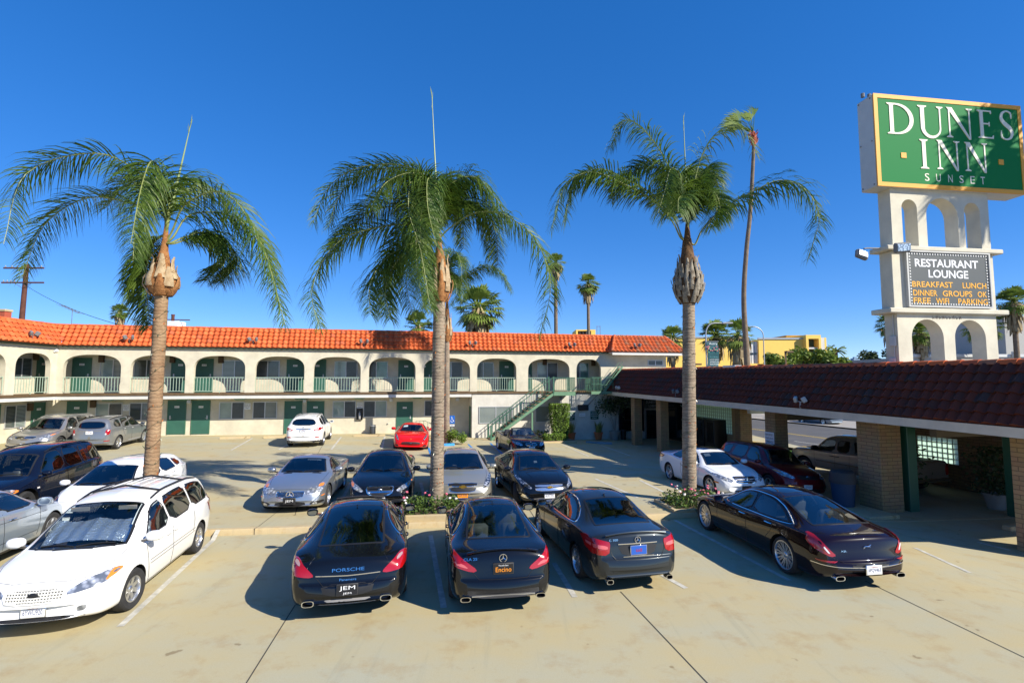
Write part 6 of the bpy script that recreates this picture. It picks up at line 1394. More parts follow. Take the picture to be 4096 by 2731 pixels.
mb.build('flower_print', [mat('print_pink', (.55,.16,.18), .7), mat('print_green', (.12,.35,.18), .7)], CLO); mb = MB(); mb.bar((0,0,hh),(1.1,0,hh),.04,.04); mb.bar((0,0,.0),(1.1,0,.0),.04,.04); mb.build('bracket', M_STEEL, o)
def boxlamp(label, px, py, Y, two=False):
    t = wpos(px, py, Y); o = thing('parking_lamp', label, 'street lamp', (t.x, Y, -.5), group='box-headed parking lamps'); h = t.z+.5; mb = MB(); mb.box(-.07,.07,-.07,.07,0,h); mb.build('pole', M_BROWN, o); mb = MB()
    for s in ((1,-1) if two else (1,)): mb.bbox(min(.05*s,.85*s), max(.05*s,.85*s), -.25, .25, h-.2, h+.02, .03)
    mb.build('lamp_head', M_BROWN, o)
boxlamp('box-headed lamp standing among the bright green trees', 3141, 1404, 60); boxlamp('small box-headed lamp before the yellow wall, left of the banner', 2780, 1454, 70); boxlamp('two-headed box lamp right of the slim tall palm', 3056, 1456, 72, True)
o = thing('bollard', 'thick yellow bollard on the far side of the street', 'bollard', (*(wpos(3146,1655,57).xy), -.4)); mb = MB(); mb.lathe([(.55,0),(.55,1.3),(.5,1.36),(0,1.38)], 16); mb.build('post', mat('bollard_yellow', (.70,.36,.03), .6), o, 40); mb = MB(); mb.lathe([(.58,0),(.58,.12),(.56,.14)], 16); mb.build('base', M_KERB, o)

# two people on the far pavement
def person(label, x, y, z, rz, top, legs, seed):
    rg = random.Random(seed); o = thing('person', label, 'person', (x, y, z), rz, 'people on the far pavement')
    V = [(0,0,.95),(0,0,1.15),(0,0,1.42),(0,.01,1.53),(0,.02,1.66),(.10,0,.90),(.12,.05,.50),(.12,.0,.08),(.12,.14,.03),(-.10,0,.90),(-.11,-.06,.50),(-.12,-.14,.09),(-.12,-.02,.03),(.19,0,1.38),(.24,.03,1.10),(.25,.13,.88),(-.19,0,1.38),(-.25,-.02,1.10),(-.26,.06,.86)]
    E = [(0,1),(1,2),(2,3),(3,4),(0,5),(5,6),(6,7),(7,8),(0,9),(9,10),(10,11),(11,12),(2,13),(13,14),(14,15),(2,16),(16,17),(17,18)]
    Rr = [.15,.14,.16,.06,.10,.09,.065,.045,.04,.09,.065,.045,.04,.06,.045,.03,.06,.045,.03]
    me = bpy.data.meshes.new('body'); me.from_pydata(V, E, []); ob = bpy.data.objects.new('body', me); COL.objects.link(ob); md = ob.modifiers.new('skin','SKIN')
    for d, r in zip(me.skin_vertices[0].data, Rr): d.radius = (r, r*.8)
    me.skin_vertices[0].data[0].use_root = True; ob.modifiers.new('sub','SUBSURF').levels = 2
    dg = bpy.context.evaluated_depsgraph_get(); dg.update(); nm = bpy.data.meshes.new_from_object(ob.evaluated_get(dg)); bpy.data.objects.remove(ob)
    for m in (mat('skin', (.40,.22,.14), .6), top, legs): nm.materials.append(m)
    for p in nm.polygons:
        c = p.center; p.material_index = 0 if c.z > 1.46 or (abs(c.x) > .2 and c.z < 1.0) else (1 if c.z > .93 else 2); p.use_smooth = True
    b = bpy.data.objects.new('body', nm); COL.objects.link(b); b.parent = o; mb = MB(); mb.blob((0,.01,1.70), (.095,.105,.09), 12, 8); mb.build('hair', M_BLACKTRIM, o, 60)
p = wpos(3172, 1660, 58.5); person('person in dark clothes walking on the far pavement', p.x, 58.5, -.38, .3, M_BLACKTRIM, M_BLACKTRIM, 1); p = wpos(3190, 1660, 58); person('person in grey trousers walking on the far pavement', p.x, 58, -.38, -.2, mat('shirt_dark', (.05,.05,.07), .8), mat('trouser_grey', (.30,.30,.32), .8), 2)
# a palm standing outside the picture to the right: its crown throws the leafy shade over the right part of the sign
SHc = SGM @ Vector((6.1, 0, 13.5)); SHp = SHc + SUN_DIR*9.5
fan_palm('tall fan palm standing outside the picture on the right', (SHp.x, SHp.y, -.5), SHp.z+.5, .24, 2.1, 77, skirt=.6, n=30)
# ================================================================ vehicles
def chaikin(P, it=2):
    for _ in range(it):
        Q = [P[0]]
        for a, b in zip(P, P[1:]):
            Q.append(tuple(.75*x+.25*y for x, y in zip(a, b))); Q.append(tuple(.25*x+.75*y for x, y in zip(a, b)))
        Q.append(P[-1]); P = Q
    return P

def inset_poly(poly, d):
    n = len(poly); A = sum(poly[i][0]*poly[(i+1)%n][1]-poly[(i+1)%n][0]*poly[i][1] for i in range(n))
    sg = 1 if A > 0 else -1; out = []
    for i in range(n):
        p0 = Vector(poly[i-1]); p1 = Vector(poly[i]); p2 = Vector(poly[(i+1)%n])
        e1 = (p1-p0).normalized(); e2 = (p2-p1).normalized()
        n1 = Vector((-e1.y, e1.x))*sg; n2 = Vector((-e2.y, e2.x))*sg
        b = n1+n2
        if b.length < 1e-6: b = n1
        b.normalize(); k = d/max(.35, b.dot(n1))
        out.append(tuple(p1+b*k))
    return out

def round_poly(poly, it=2): 
    P = list(poly)
    for _ in range(it):
        Q = []
        for i in range(len(P)):
            a = P[i]; b = P[(i+1)%len(P)]
            Q.append((.8*a[0]+.2*b[0], .8*a[1]+.2*b[1])); Q.append((.2*a[0]+.8*b[0], .2*a[1]+.8*b[1]))
        P = Q
    return P

def in_poly(x, y, P):
    c = False; j = len(P)-1
    for i in range(len(P)):
        if (P[i][1] > y) != (P[j][1] > y) and x < (P[j][0]-P[i][0])*(y-P[i][1])/(P[j][1]-P[i][1])+P[i][0]: c = not c
        j = i
    return c

class Car:
    """One vehicle: a lofted, wheel-arched body shell with glass, lamps, trim, wheels and cabin laid on it.
    Local axes: +x nose, +y the driver's left, z up, origin on the ground amidships."""
    def __init__(s, name, label, cat, spec, pos, head, group=None):
        s.S = S = spec; s.L, s.W, s.H = S['L'], S['W'], S['H']; s.half = s.W/2
        z = gz(pos[0], pos[1]) + pos[2] if len(pos) > 2 else gz(pos[0], pos[1])
        a = radians(head); e = 1.3
        hx, hy = cos(a), sin(a)
        zf, zr = gz(pos[0]+hx*e, pos[1]+hy*e), gz(pos[0]-hx*e, pos[1]-hy*e)
        zl, zq = gz(pos[0]-hy*.8, pos[1]+hx*.8), gz(pos[0]+hy*.8, pos[1]-hx*.8)
        if max(abs(zf-zr), abs(zl-zq)) > .13: zf = zr = zl = zq = z
        zm = (zf+zr+zl+zq)/4
        fx = Vector((hx, hy, (zf-zr)/(2*e))).normalized(); fy = Vector((-hy, hx, (zl-zq)/1.6)).normalized()
        fz = fx.cross(fy).normalized(); fy = fz.cross(fx)
        if len(pos) > 2: zm = z
        R = Matrix((fx, fy, fz)).transposed().to_4x4()
        s.root = thing(name, label, cat, M=Matrix.Translation((pos[0], pos[1], zm)) @ R, group=group)
        s.top = Pchip(S['top']); s.belt = Pchip(S['belt'])
        gc = S.get('gc', .17)
        s.bot = Pchip(S.get('bot', [(0,gc+.10),(.05,gc+.03),(.12,gc),(.88,gc),(.95,gc+.06),(1,gc+.16)]))
        s.wid = Pchip(S.get('wid', [(0,.70),(.02,.83),(.06,.915),(.12,.965),(.22,1),(.80,1),(.90,.97),(.96,.91),(.985,.84),(1,.72)]))
        wr = S.get('wr', .64); sc, sh, sr, sb = S['cowl'], S['head'], S['rear'], S['base']
        s.wr5 = Pchip(S.get('w5', [(0,.62),(.05,.74),(max(.1,sc-.02),.80),(sh,wr),(sr,wr-.01),(min(sb,.985),.72),(1,.66)] if sb < .97 else [(0,.62),(.05,.74),(sc-.02,.82),(sh,wr),(sr,wr-.01),(1,wr-.02)]))
        s.k5 = Pchip([(0,.6),(sc-.02,.62),(sh,.86),(sr,.86),(min(sb,.985),.65),(1,.6)])
        s.pm = paint(S['paint'][0], S['paint'][1], S['paint'][2] if len(S['paint']) > 2 else 0.0)
        s.shell()
    def X(s, u): return s.L/2 - u*s.L
    def section(s, u):
        S = s.S; h = s.wid(u)*s.half; zt = s.top(u); zb = s.bot(u); zs = min(s.belt(u), zt-.015); zb = min(zb, zs-.06)
        w5 = min(s.wr5(u)*s.half, h*.93); z5 = zs+(zt-zs)*s.k5(u); tk = S.get('tuck', .955)
        z6 = z5+(zt-z5)*.72
        P = [(0,zb),(.80*h,zb),(.955*h,zb+.03),(h,zb+.42*(zs-zb)),(h*.995,zb+.68*(zs-zb)),(h*lerp(.995,tk,.75),zs-.035),(h*tk-.004,zs-.004),(h*tk-.03,zs+.010),(w5,z5),(.60*w5,z6),(0,zt)]
        return chaikin(P, 2)
    def shell(s):
        S = s.S; us = set()
        n = 64
        for i in range(n+1): us.add(round(i/n, 4))
        for e in (.004,.01,.018,.028,.04,.055,.96,.966,.972,.978,.9825,.9855,.9885,.993,.9965): us.add(e)
        us = sorted(us); secs = [s.section(u) for u in us]; k = len(secs[0]); vs = []; fs = []
        bf, br = S.get('bulge', (.16,.12))
        rk = S.get('rake', 0)
        for u, P in zip(us, secs):
            x = s.X(u)
            for (y, z) in P:
                q = (y/s.half)**2
                vs.append((x - bf*q*math.exp(-u/.07) + br*q*math.exp(-(1-u)/.06), y, z))
        m = len(us); N = len(vs)
        side = N
        idx = {}
        for i in range(m):
            for j in range(k):
                if j in (0, k-1): idx[(i,j)] = i*k+j
                else:
                    vs.append((vs[i*k+j][0], -vs[i*k+j][1], vs[i*k+j][2])); idx[(i,j)] = len(vs)-1
        for i in range(m-1):
            for j in range(k-1):
                a, b, c, d = i*k+j, i*k+j+1, (i+1)*k+j+1, (i+1)*k+j
                fs.append((d, c, b, a))
                a, b, c, d = idx[(i,j)], idx[(i,j+1)], idx[(i+1,j+1)], idx[(i+1,j)]
                fs.append((a, b, c, d))
        for i in (0, m-1):                       # closed nose and tail, as strips between the halves
            for j in range(k-1):
                a, b, c, d = i*k+j, i*k+j+1, idx[(i,j+1)], idx[(i,j)]
                q = [a, b, c, d] if i == 0 else [d, c, b, a]
                q2 = []
                for t in q:
                    if t not in q2: q2.append(t)
                if len(q2) > 2: fs.append(tuple(q2))
        me = bpy.data.meshes.new('body'); me.from_pydata(vs, [], fs)
        me.materials.append(s.pm); me.materials.append(M_BLACKTRIM); me.materials.append(S.get('clad_mat', M_PLASTIC))
        bm = bmesh.new(); bm.from_mesh(me); bmesh.ops.recalc_face_normals(bm, faces=bm.faces[:]); bm.to_mesh(me)
        s.bvh = BVHTree.FromBMesh(bm); bm.free()
        o = bpy.data.objects.new('body', me); COL.objects.link(o)
        # wheel arches
        tr = S['tr']; s.wx = (s.L/2-S['fo'], s.L/2-S['fo']-S['wb']); cut = MB()
        for x in s.wx:
            for sy in (1, -1):
                ra = tr*S.get('arch', 1.13); st = len(cut.v)
                n = 28; y0, y1 = .50*s.half, s.half*1.3
                cut.tube([(x, sy*y0, tr), (x, sy*y1, tr)], ra, n, 1)
        co = cut.build('cutter', [s.pm, M_BLACKTRIM], None, fixn=True)
        md = o.modifiers.new('arch', 'BOOLEAN'); md.operation = 'DIFFERENCE'; md.solver = 'EXACT'; md.object = co; md.use_self = False
        try: md.material_mode = 'INDEX'
        except Exception: pass
        dg = bpy.context.evaluated_depsgraph_get(); dg.update()
        nm = bpy.data.meshes.new_from_object(o.evaluated_get(dg))
        o.modifiers.clear(); bpy.data.objects.remove(co); bpy.data.objects.remove(o)
        s.mesh = nm; s.holes = []
    def cast(s, p, d):
        h = s.bvh.ray_cast(Vector(p), Vector(d))
        if h[0] is None:
            return None
        return h[0], h[1]
    def proj(s, frame, a, b, off):
        """lay a 2D point on the body: frame L/R side (x,z), F/B end (y,z), T top (x,y)"""
        if frame == 'L': o, d = (a, 3, b), (0,-1,0)
        elif frame == 'R': o, d = (a, -3, b), (0,1,0)
        elif frame == 'F': o, d = (s.L, a, b), (-1,0,0)
        elif frame == 'B': o, d = (-s.L, a, b), (1,0,0)
        else: o, d = (a, b, 4), (0,0,-1)
        h = s.cast(o, d)
        if h is None:
            q = s.bvh.find_nearest(Vector(o)+Vector(d)*(s.L/2 if frame in 'FB' else (3-s.half if frame in 'LR' else 3)))
            h = (q[0], q[1])
        n = h[1]
        if n.dot(Vector(d)) > 0: n = -n
        return h[0]+n*off
    def patch(s, mb, frame, poly, off=.005, mi=0, border=0, bmi=1, step=.07, skirt=.02):
        poly = list(poly); dense = []
        n = len(poly)
        for i in range(n):
            a = Vector(poly[i]); b = Vector(poly[(i+1)%n]); k = max(1, int((b-a).length/step))
            for j in range(k): dense.append(tuple(a.lerp(b, j/k)))
        pts = [Vector(p) for p in dense]; edges = [(i, (i+1)%len(dense)) for i in range(len(dense))]
        inner = None
        if border:
            inner = inset_poly(poly, border); di = []
            for i in range(n):
                a = Vector(inner[i]); b = Vector(inner[(i+1)%n]); k = max(1, int((b-a).length/step))
                for j in range(k): di.append(tuple(a.lerp(b, j/k)))
            o = len(pts); pts += [Vector(p) for p in di]; edges += [(o+i, o+(i+1)%len(di)) for i in range(len(di))]
        xs = [p[0] for p in dense]; ys = [p[1] for p in dense]
        x = min(xs)+step*.5
        sm = inset_poly(poly, (border+.3*step) if border else .35*step)
        while x < max(xs):
            y = min(ys)+step*.5
            while y < max(ys):
                if in_poly(x, y, sm): pts.append(Vector((x, y)))
                y += step
            x += step
        V, _, F, *_r = delaunay_2d_cdt(pts, edges, [], 0, 1e-5)
        out = []; mis = []; 
        for f in F:
            c = sum((V[i] for i in f), Vector((0,0)))/len(f)
            if not in_poly(c.x, c.y, dense): continue
            out.append(tuple(f)); mis.append(bmi if inner and not in_poly(c.x, c.y, inner) else mi)
        P = [s.proj(frame, v.x, v.y, off) for v in V]
        flip = frame in ('L','B')
        o = len(mb.v); mb.v.extend(tuple(p) for p in P)
        for f, m_ in zip(out, mis):
            a, b, c = P[f[0]], P[f[1]], P[f[2]]
            nrm = (b-a).cross(c-a); d = {'L':(0,1,0),'R':(0,-1,0),'F':(1,0,0),'B':(-1,0,0),'T':(0,0,1)}[frame]
            if nrm.dot(Vector(d)) < 0: f = tuple(reversed(f))
            mb.f.append(tuple(i+o for i in f)); mb.m.append(m_)
        if skirt:
            D = Vector({'L':(0,1,0),'R':(0,-1,0),'F':(1,0,0),'B':(-1,0,0),'T':(0,0,1)}[frame])
            nd = len(dense); q = len(mb.v)
            B = [s.proj(frame, p[0], p[1], off) for p in dense]
            mb.v.extend(tuple(p) for p in B); mb.v.extend(tuple(p-D*skirt) for p in B)
            for i in range(nd):
                j = (i+1)%nd; mb.f.append((q+i, q+j, q+nd+j, q+nd+i)); mb.m.append(bmi if border else mi)
        return mb
    def ribbon(s, mb, frame, pts, r=.004, off=.002, mi=0, step=.06, n=5):
        path = []
        for a, b in zip(pts, pts[1:]):
            a = Vector(a); b = Vector(b); k = max(1, int((b-a).length/step))
            for j in range(k): path.append(a.lerp(b, j/k))
        path.append(Vector(pts[-1]))
        mb.tube([s.proj(frame, p.x, p.y, off) for p in path], r, n, mi); return mb
    def add(s, mb, name, mats, parent=None, smooth=40): return mb.build(name, mats, parent or s.root, smooth)
    def sz(s, poly): return [(s.X(u), z) for u, z in poly]
    def window(s, name, frame, poly, gl, border=.03, hole=True, rnd=1):
        poly = round_poly(poly, rnd) if rnd else poly
        mb = MB(); s.patch(mb, frame, poly, .006, 0, border, 1, step=.09, skirt=.02)
        if hole: s.holes.append((frame, inset_poly(poly, border*.6)))
        return s.add(mb, name, [gl, M_BLACKTRIM], smooth=60)
    def glazing(s):
        S = s.S; gl = S.get('glass', {}); h = s.half
        sc, sh, sr, sb = S['cowl'], S['head'], S['rear'], S['base']
        def topglass(u0, u1, bow0, bow1, ins):
            A = []; n = 8
            for i in range(n+1):
                u = lerp(u0, u1, i/n); A.append((s.X(u), s.wr5(u)*h-ins))
            P = [(x, y) for x, y in A]
            for i in range(1, 6):
                y = lerp(A[-1][1], -A[-1][1], i/6); P.append((A[-1][0]+bow1*(1-(y/A[-1][1])**2), y))
            P += [(x, -y) for x, y in reversed(A)]
            for i in range(1, 8):
                y = lerp(-A[0][1], A[0][1], i/8); P.append((A[0][0]+bow0*(1-(y/A[0][1])**2), y))
            return P
        ws = topglass(sc+.004, sh-.006, S.get('wbow', .10), .04, .055)
        s.ws = ws
        s.window('windshield', 'T', ws, gl.get('f', G_TINT), .035, rnd=1)
        if 'rg' in S:
            z0, z1, w0, w1 = S['rg']
            poly = [(-w0, z0), (w0, z0), (w1, z1), (-w1, z1)]
            s.window('rear_window', 'B', round_poly(poly, 1), gl.get('r', G_DARK), .03)
        elif not S.get('open'):
            rw = topglass(sr+.006, sb-.004, -.02, -.05, .06)
            s.window('rear_window', 'T', rw, gl.get('r', G_TINT), .035, rnd=1)
        for frame in ('L', 'R'):
            for i, w in enumerate(S.get('side', [])):
                s.window('side_window', frame, s.sz(w), gl.get('s', G_TINT) if i == 0 else gl.get('sr', gl.get('s', G_TINT)), .022, rnd=1)
        if S.get('chrome_side'):
            mb = MB()
            for frame in ('L', 'R'):
                P = round_poly(s.sz(S['chrome_side']), 2); s.ribbon(mb, frame, P+[P[0]], .011, .003)
            s.add(mb, 'window_trim', M_CHROME if S.get('chrome_side_bright', True) else M_BLACKTRIM)
        if S.get('sunroof'):
            u0, u1 = S['sunroof']; w = s.wr5((u0+u1)/2)*h-.12; mb = MB()
            s.patch(mb, 'T', round_poly([(s.X(u0), -w), (s.X(u1), -w), (s.X(u1), w), (s.X(u0), w)], 1), .004, step=.12, skirt=.01)
            s.add(mb, 'sunroof', mat('sunroof_glass', (.004,.004,.005), .03, coat=1))
    def body(s):
        """cut the window openings, then link the body"""
        S = s.S; me = s.mesh; bm = bmesh.new(); bm.from_mesh(me); bm.faces.ensure_lookup_table()
        clad = S.get('clad'); dead = []
        for f in bm.faces:
            c = f.calc_center_median(); n = f.normal
            if f.material_index == 1: continue
            if clad and c.z < clad and abs(n.z) < .9: f.material_index = 2
            if c.z < .5: continue
            for frame, P in s.holes:
                if frame == 'L' and c.y > .3 and n.y > .25 and in_poly(c.x, c.z, P): dead.append(f); break
                if frame == 'R' and c.y < -.3 and n.y < -.25 and in_poly(c.x, c.z, P): dead.append(f); break
                if frame == 'T' and n.z > .12 and in_poly(c.x, c.y, P): dead.append(f); break
                if frame == 'B' and n.x < -.15 and c.x < -s.L*.2 and in_poly(c.y, c.z, P): dead.append(f); break
        bmesh.ops.delete(bm, geom=dead, context='FACES')
        if S.get('open'):                        # roof taken off
            u0, u1 = S['open']; dead = [f for f in bm.faces if s.X(u1) < f.calc_center_median().x < s.X(u0) and f.calc_center_median().z > s.belt(.5)-.01 and abs(f.calc_center_median().y) < s.half*.86]
            bmesh.ops.delete(bm, geom=dead, context='FACES')
        bm.to_mesh(me); bm.free()
        me.polygons.foreach_set('use_smooth', [True]*len(me.polygons)); me.set_sharp_from_angle(angle=radians(38))
        o = bpy.data.objects.new('body', me); COL.objects.link(o); o.parent = s.root
        return o
    def gaps(s):
        S = s.S; mb = MB(); b = s.belt
        for frame in ('L','R'):
            for line in S.get('gaps', []): s.ribbon(mb, frame, s.sz(line), .005, .0005)
        u = S['cowl']
        w = s.wr5(u)*s.half
        hood = [(s.X(u), w+.02), (s.X(lerp(u,.05,.5)), w+.0), (s.X(.055), s.wr5(.055)*s.half*.92), (s.X(.035), .35), (s.X(.032), 0)]
        if not S.get('nohood'):
            s.ribbon(mb, 'T', hood, .004, .0005); s.ribbon(mb, 'T', [(x,-y) for x, y in hood], .004, .0005)
        for ln in S.get('tgaps', []): s.ribbon(mb, 'T', [(s.X(u), y) for u, y in ln], .004, .0005)
        for ln in S.get('bgaps', []): s.ribbon(mb, 'B', ln, .004, .0005)
        if mb.v: s.add(mb, 'panel_gap', M_BLACKINK)
    def wheels(s, steer=0):
        S = s.S; tr = S['tr']; w = S.get('tw', .225); rr = S.get('rim', tr*.68); sp = S.get('spokes', 5); kind = S.get('spoke_kind', 'five')
        t = MB()
        prof = [(rr,-w/2+.012),(rr+.02,-w/2),(tr-.03,-w/2-.004),(tr-.008,-w/2+.02),(tr,-w/2+.05),(tr,w/2-.05),(tr-.008,w/2-.02),(tr-.03,w/2+.004),(rr+.02,w/2),(rr,w/2-.012),(rr-.015,w/2-.04),(rr-.02,0)]
        t.lathe(prof, 36); t.f = [f for f in t.f if len(f) == 4]; t.m = [0]*len(t.f)
        tm = t.build('wheel', M_TYRE, s.root, 30); tyre_me = tm.data
        r = MB(); zo = w/2-.025
        r.lathe([(rr+.004, zo+.014),(rr-.014, zo+.016),(rr-.024, zo),(rr-.03,-w*.2)], 36); r.f = [f for f in r.f if len(f) == 4]; r.m = [0]*len(r.f)
        r.lathe([(.0,zo-.012),(.032,zo-.012),(.05,zo-.022),(.07,zo-.045),(.07,zo-.09)], 16)
        for i in range(sp):
            q = 2*pi*i/sp
            if kind == 'twin': offs = (-.09, .09)
            else: offs = (0,)
            for dq in offs:
                a0, a1 = q+dq*.45, q+dq*1.5
                p0 = (.05*cos(a0), .05*sin(a0), zo-.032); p1 = ((rr-.015)*cos(a1), (rr-.015)*sin(a1), zo-.012)
                wd = S.get('spoke_w', .05 if kind == 'twin' else .085)
                a = Vector((-sin(a0), cos(a0), 0))*wd*.5; b = Vector((-sin(a1), cos(a1), 0))*wd*(.42 if kind != 'wide' else .9)
                P0, P1 = Vector(p0), Vector(p1); dz = Vector((0,0,-.035))
                r.add([P0-a,P0+a,P1+b,P1-b,P0-a+dz,P0+a+dz,P1+b+dz,P1-b+dz], [(0,1,2,3),(0,4,5,1),(2,6,7,3),(1,5,6,2),(3,7,4,0)])
        o1 = len(r.v)
        r.lathe([(0,-.02),(rr-.02,-.02)], 24, mi=1)                 # brake and hub shadowed behind the spokes
        rm = r.build('rim', [S.get('rim_mat', M_RIM), M_RIMDARK], tm, 40); rim_me = rm.data
        first = True
        for i, x in enumerate(s.wx):
            for sy in (1, -1):
                y = sy*(s.half-w/2-S.get('inset', .025))
                if not first:
                    tm = bpy.data.objects.new('wheel', tyre_me); COL.objects.link(tm); tm.parent = s.root
                    rm = bpy.data.objects.new('rim', rim_me); COL.objects.link(rm); rm.parent = tm
                first = False
                tm.matrix_basis = Matrix.Translation((x, y, tr)) @ Matrix.Rotation(radians(steer) if i == 0 else 0, 4, 'Z') @ Matrix.Rotation(-pi/2*sy, 4, 'X')
    def mirrors(s):
        S = s.S; u = S.get('mir', S['cowl']+.055); z = s.belt(u)+S.get('mirz', .10); k = S.get('mirk', 1.0)
        for sy in (1, -1):
            mb = MB(); y = sy*(s.half*.955+.12*k); x = s.X(u)
            P = []
            prof = [(.075,.3),(.06,.75),(.02,.98),(-.03,1.0),(-.045,.96)]
            n = 14; o = len(mb.v)
            for (dx, f) in prof:
                for j in range(n):
                    q = 2*pi*j/n; cy, cz = cos(q), sin(q)
                    e = 2.6; cy = math.copysign(abs(cy)**(2/e), cy); cz = math.copysign(abs(cz)**(2/e), cz)
                    mb.v.append((x+dx*k, y+cy*f*.115*k, z+cz*f*.075*k))
            for i in range(len(prof)-1):
                for j in range(n):
                    q = (o+i*n+j, o+(i+1)*n+j, o+(i+1)*n+(j+1)%n, o+i*n+(j+1)%n); mb.f.append(q); mb.m.append(0)
            mb.f.append(tuple(o+j for j in range(n))); mb.m.append(0)
            q0 = o+(len(prof)-1)*n; q1 = len(mb.v); cy0 = y; cz0 = z
            for j in range(n): vx, vy, vz = mb.v[q0+j]; mb.v.append((vx+.004, cy0+(vy-cy0)*.80, cz0+(vz-cz0)*.76))
            for j in range(n): mb.f.append((q0+j, q1+j, q1+(j+1)%n, q0+(j+1)%n)); mb.m.append(0)
            mb.f.append(tuple(q1+j for j in reversed(range(n)))); mb.m.append(1)
            ys = sy*(s.half*.90)
            mb.bar((x+.01, ys, z-.06*k), (x+.01, y-sy*.06, z-.045*k), .07, .035)
            s.add(mb, 'mirror', [S.get('mir_mat', s.pm), M_MIRROR], smooth=50)
    def handles(s):
        S = s.S
        for (u, z) in S.get('handles', []):
            for fr in ('L','R'):
                mb = MB(); path = [s.proj(fr, s.X(u)+dx, z, o) for dx, o in ((.10,.004),(.085,.028),(0,.034),(-.085,.028),(-.10,.004))]
                mb.tube(path, [.012,.014,.015,.014,.012], 6); s.add(mb, 'door_handle', S.get('handle_mat', s.pm))
    def plate(s, frame, y, z, kind, text, w=.305, h=.155, tilt=0):
        p = s.proj(frame, y, z, .012); mb = MB()
        d = 1 if frame == 'F' else -1
        # the plate's x-z plane faces -y: turn it to face +x or -x
        M = Matrix.Translation((p.x+d*.012, p.y, p.z)) @ Matrix.Rotation(pi/2*d, 4, 'Z') @ Matrix.Rotation(radians(tilt), 4, 'X')
        m0 = {'white': M_PLATE, 'orange': M_ORANGE, 'blue': M_BLUEPLATE, 'black': M_BLACKINK}[kind]
        ink = {'white': M_PLATEINK, 'orange': M_PLATEINK, 'blue': mat('plate_gold_ink', (.90,.72,.25), .5), 'black': M_PLATE}[kind]
        mb.bbox(-w/2-.012, w/2+.012, -.002, .02, -h/2-.012, h/2+.012, .006, 2); mb.bbox(-w/2, w/2, -.006, .004, -h/2, h/2, .003, 0)
        mb.xf(M)
        root = s.add(mb, 'license_plate', [m0, ink, M_CHROME if kind != 'black' else M_PLASTIC])
        tx = MB()
        for (t, ww, hh, dz, mi) in text:
            fit_text(tx, t, ww, hh, M @ Matrix.Translation((0,-.008,dz)), mi, .0)
        s.add(tx, 'lettering', [ink, M_REDLENS, M_PLATE, M_ORANGE], root, 0)
    def lights(s):
        S = s.S
        for li, (nm, frame, poly, mats, *rest) in enumerate(S.get('lights', [])):
            rnd = rest[0] if rest else 1
            for sy in (1, -1):
                if frame in ('F','B'): P = [(y*sy, z) for y, z in poly]; fr = frame
                elif frame == 'T': P = [(s.X(u), y*sy) for u, y in poly]; fr = frame
                else: P = s.sz(poly); fr = 'L' if sy > 0 else 'R'
                mb = MB(); s.patch(mb, fr, round_poly(P, rnd) if rnd else P, S.get('loff', .007)+.003*li, 0, rest[1] if len(rest) > 1 else 0, 1, step=.05, skirt=.03)
                s.add(mb, nm, list(mats), smooth=50)
    def grille(s, poly, slats=0, frame_r=.012, mat_=None, bar_mat=None, name='grille', vertical=0, fr='F', fmat=None, bar_r=.010):
        mb = MB(); P = round_poly(poly, 1)
        s.patch(mb, fr, P, .004, 0, step=.06, skirt=.02)
        g = s.add(mb, name, mat_ or M_MESH)
        ys = [p[0] for p in poly]; zs = [p[1] for p in poly]; t = MB()
        sm = inset_poly(P, .01)
        for i in range(slats):
            z = lerp(min(zs), max(zs), (i+1)/(slats+1)); row = [y/40*(max(ys)-min(ys))+min(ys) for y in range(41)]
            row = [y for y in row if in_poly(y, z, sm)]
            if len(row) > 1: s.ribbon(t, fr, [(row[0], z), ((row[0]+row[-1])/2, z), (row[-1], z)], bar_r, .010)
        for i in range(vertical):
            y = lerp(min(ys), max(ys), (i+1)/(vertical+1)); col_ = [min(zs)+(max(zs)-min(zs))*k/20 for k in range(21)]
            col_ = [z for z in col_ if in_poly(y, z, sm)]
            if len(col_) > 1: s.ribbon(t, fr, [(y, col_[0]), (y, col_[-1])], bar_r*.5, .008)
        if t.v: s.add(t, 'grille_bar', bar_mat or M_CHROME, g)
        if frame_r:
            t = MB(); s.ribbon(t, fr, P+[P[0]], frame_r, .004); s.add(t, 'grille_surround', fmat or M_CHROME, g)
        return g
    def emblem(s, frame, y, z, kind, r, m=None):
        p = s.proj(frame, y, z, .012); d = 1 if frame == 'F' else -1; mb = MB()
        M = Matrix.Translation((p.x+d*.006, p.y, p.z)) @ Matrix.Rotation(pi/2*d, 4, 'Z')
        if kind == 'star':
            ring = [(r*cos(2*pi*i/20), 0, r*sin(2*pi*i/20)) for i in range(21)]; mb.tube(ring, r*.11, 5)
            for i in range(3):
                q = pi/2+2*pi*i/3; mb.tube([(0,0,0),(r*cos(q),0,r*sin(q))], [r*.20, r*.04], 5)
        elif kind == 'bowtie':
            a = r; b = r*.36
            mb.prism([(-a,-b*.45),(-a*.55,-b*.45),(-a*.45,-b),(a*.35,-b),(a*.45,-b*.45),(a,-b*.45),(a*.85,b*.45),(a*.55,b*.45),(a*.45,b),(-a*.35,b),(-a*.45,b*.45),(-a*.85,b*.45)], -.012, .006, lambda u, v, t: (u, t, v))
        elif kind == 'oval':
            mb.blob((0,0,0), (r, .012, r*.6), 16, 8)
        elif kind == 'ring':
            ring = [(r*cos(2*pi*i/20), 0, r*.68*sin(2*pi*i/20)) for i in range(21)]; mb.tube(ring, r*.12, 5)
            ring = [(r*.38*cos(2*pi*i/20), 0, r*.66*sin(2*pi*i/20)) for i in range(21)]; mb.tube(ring, r*.10, 5)
        elif kind == 'roundel':
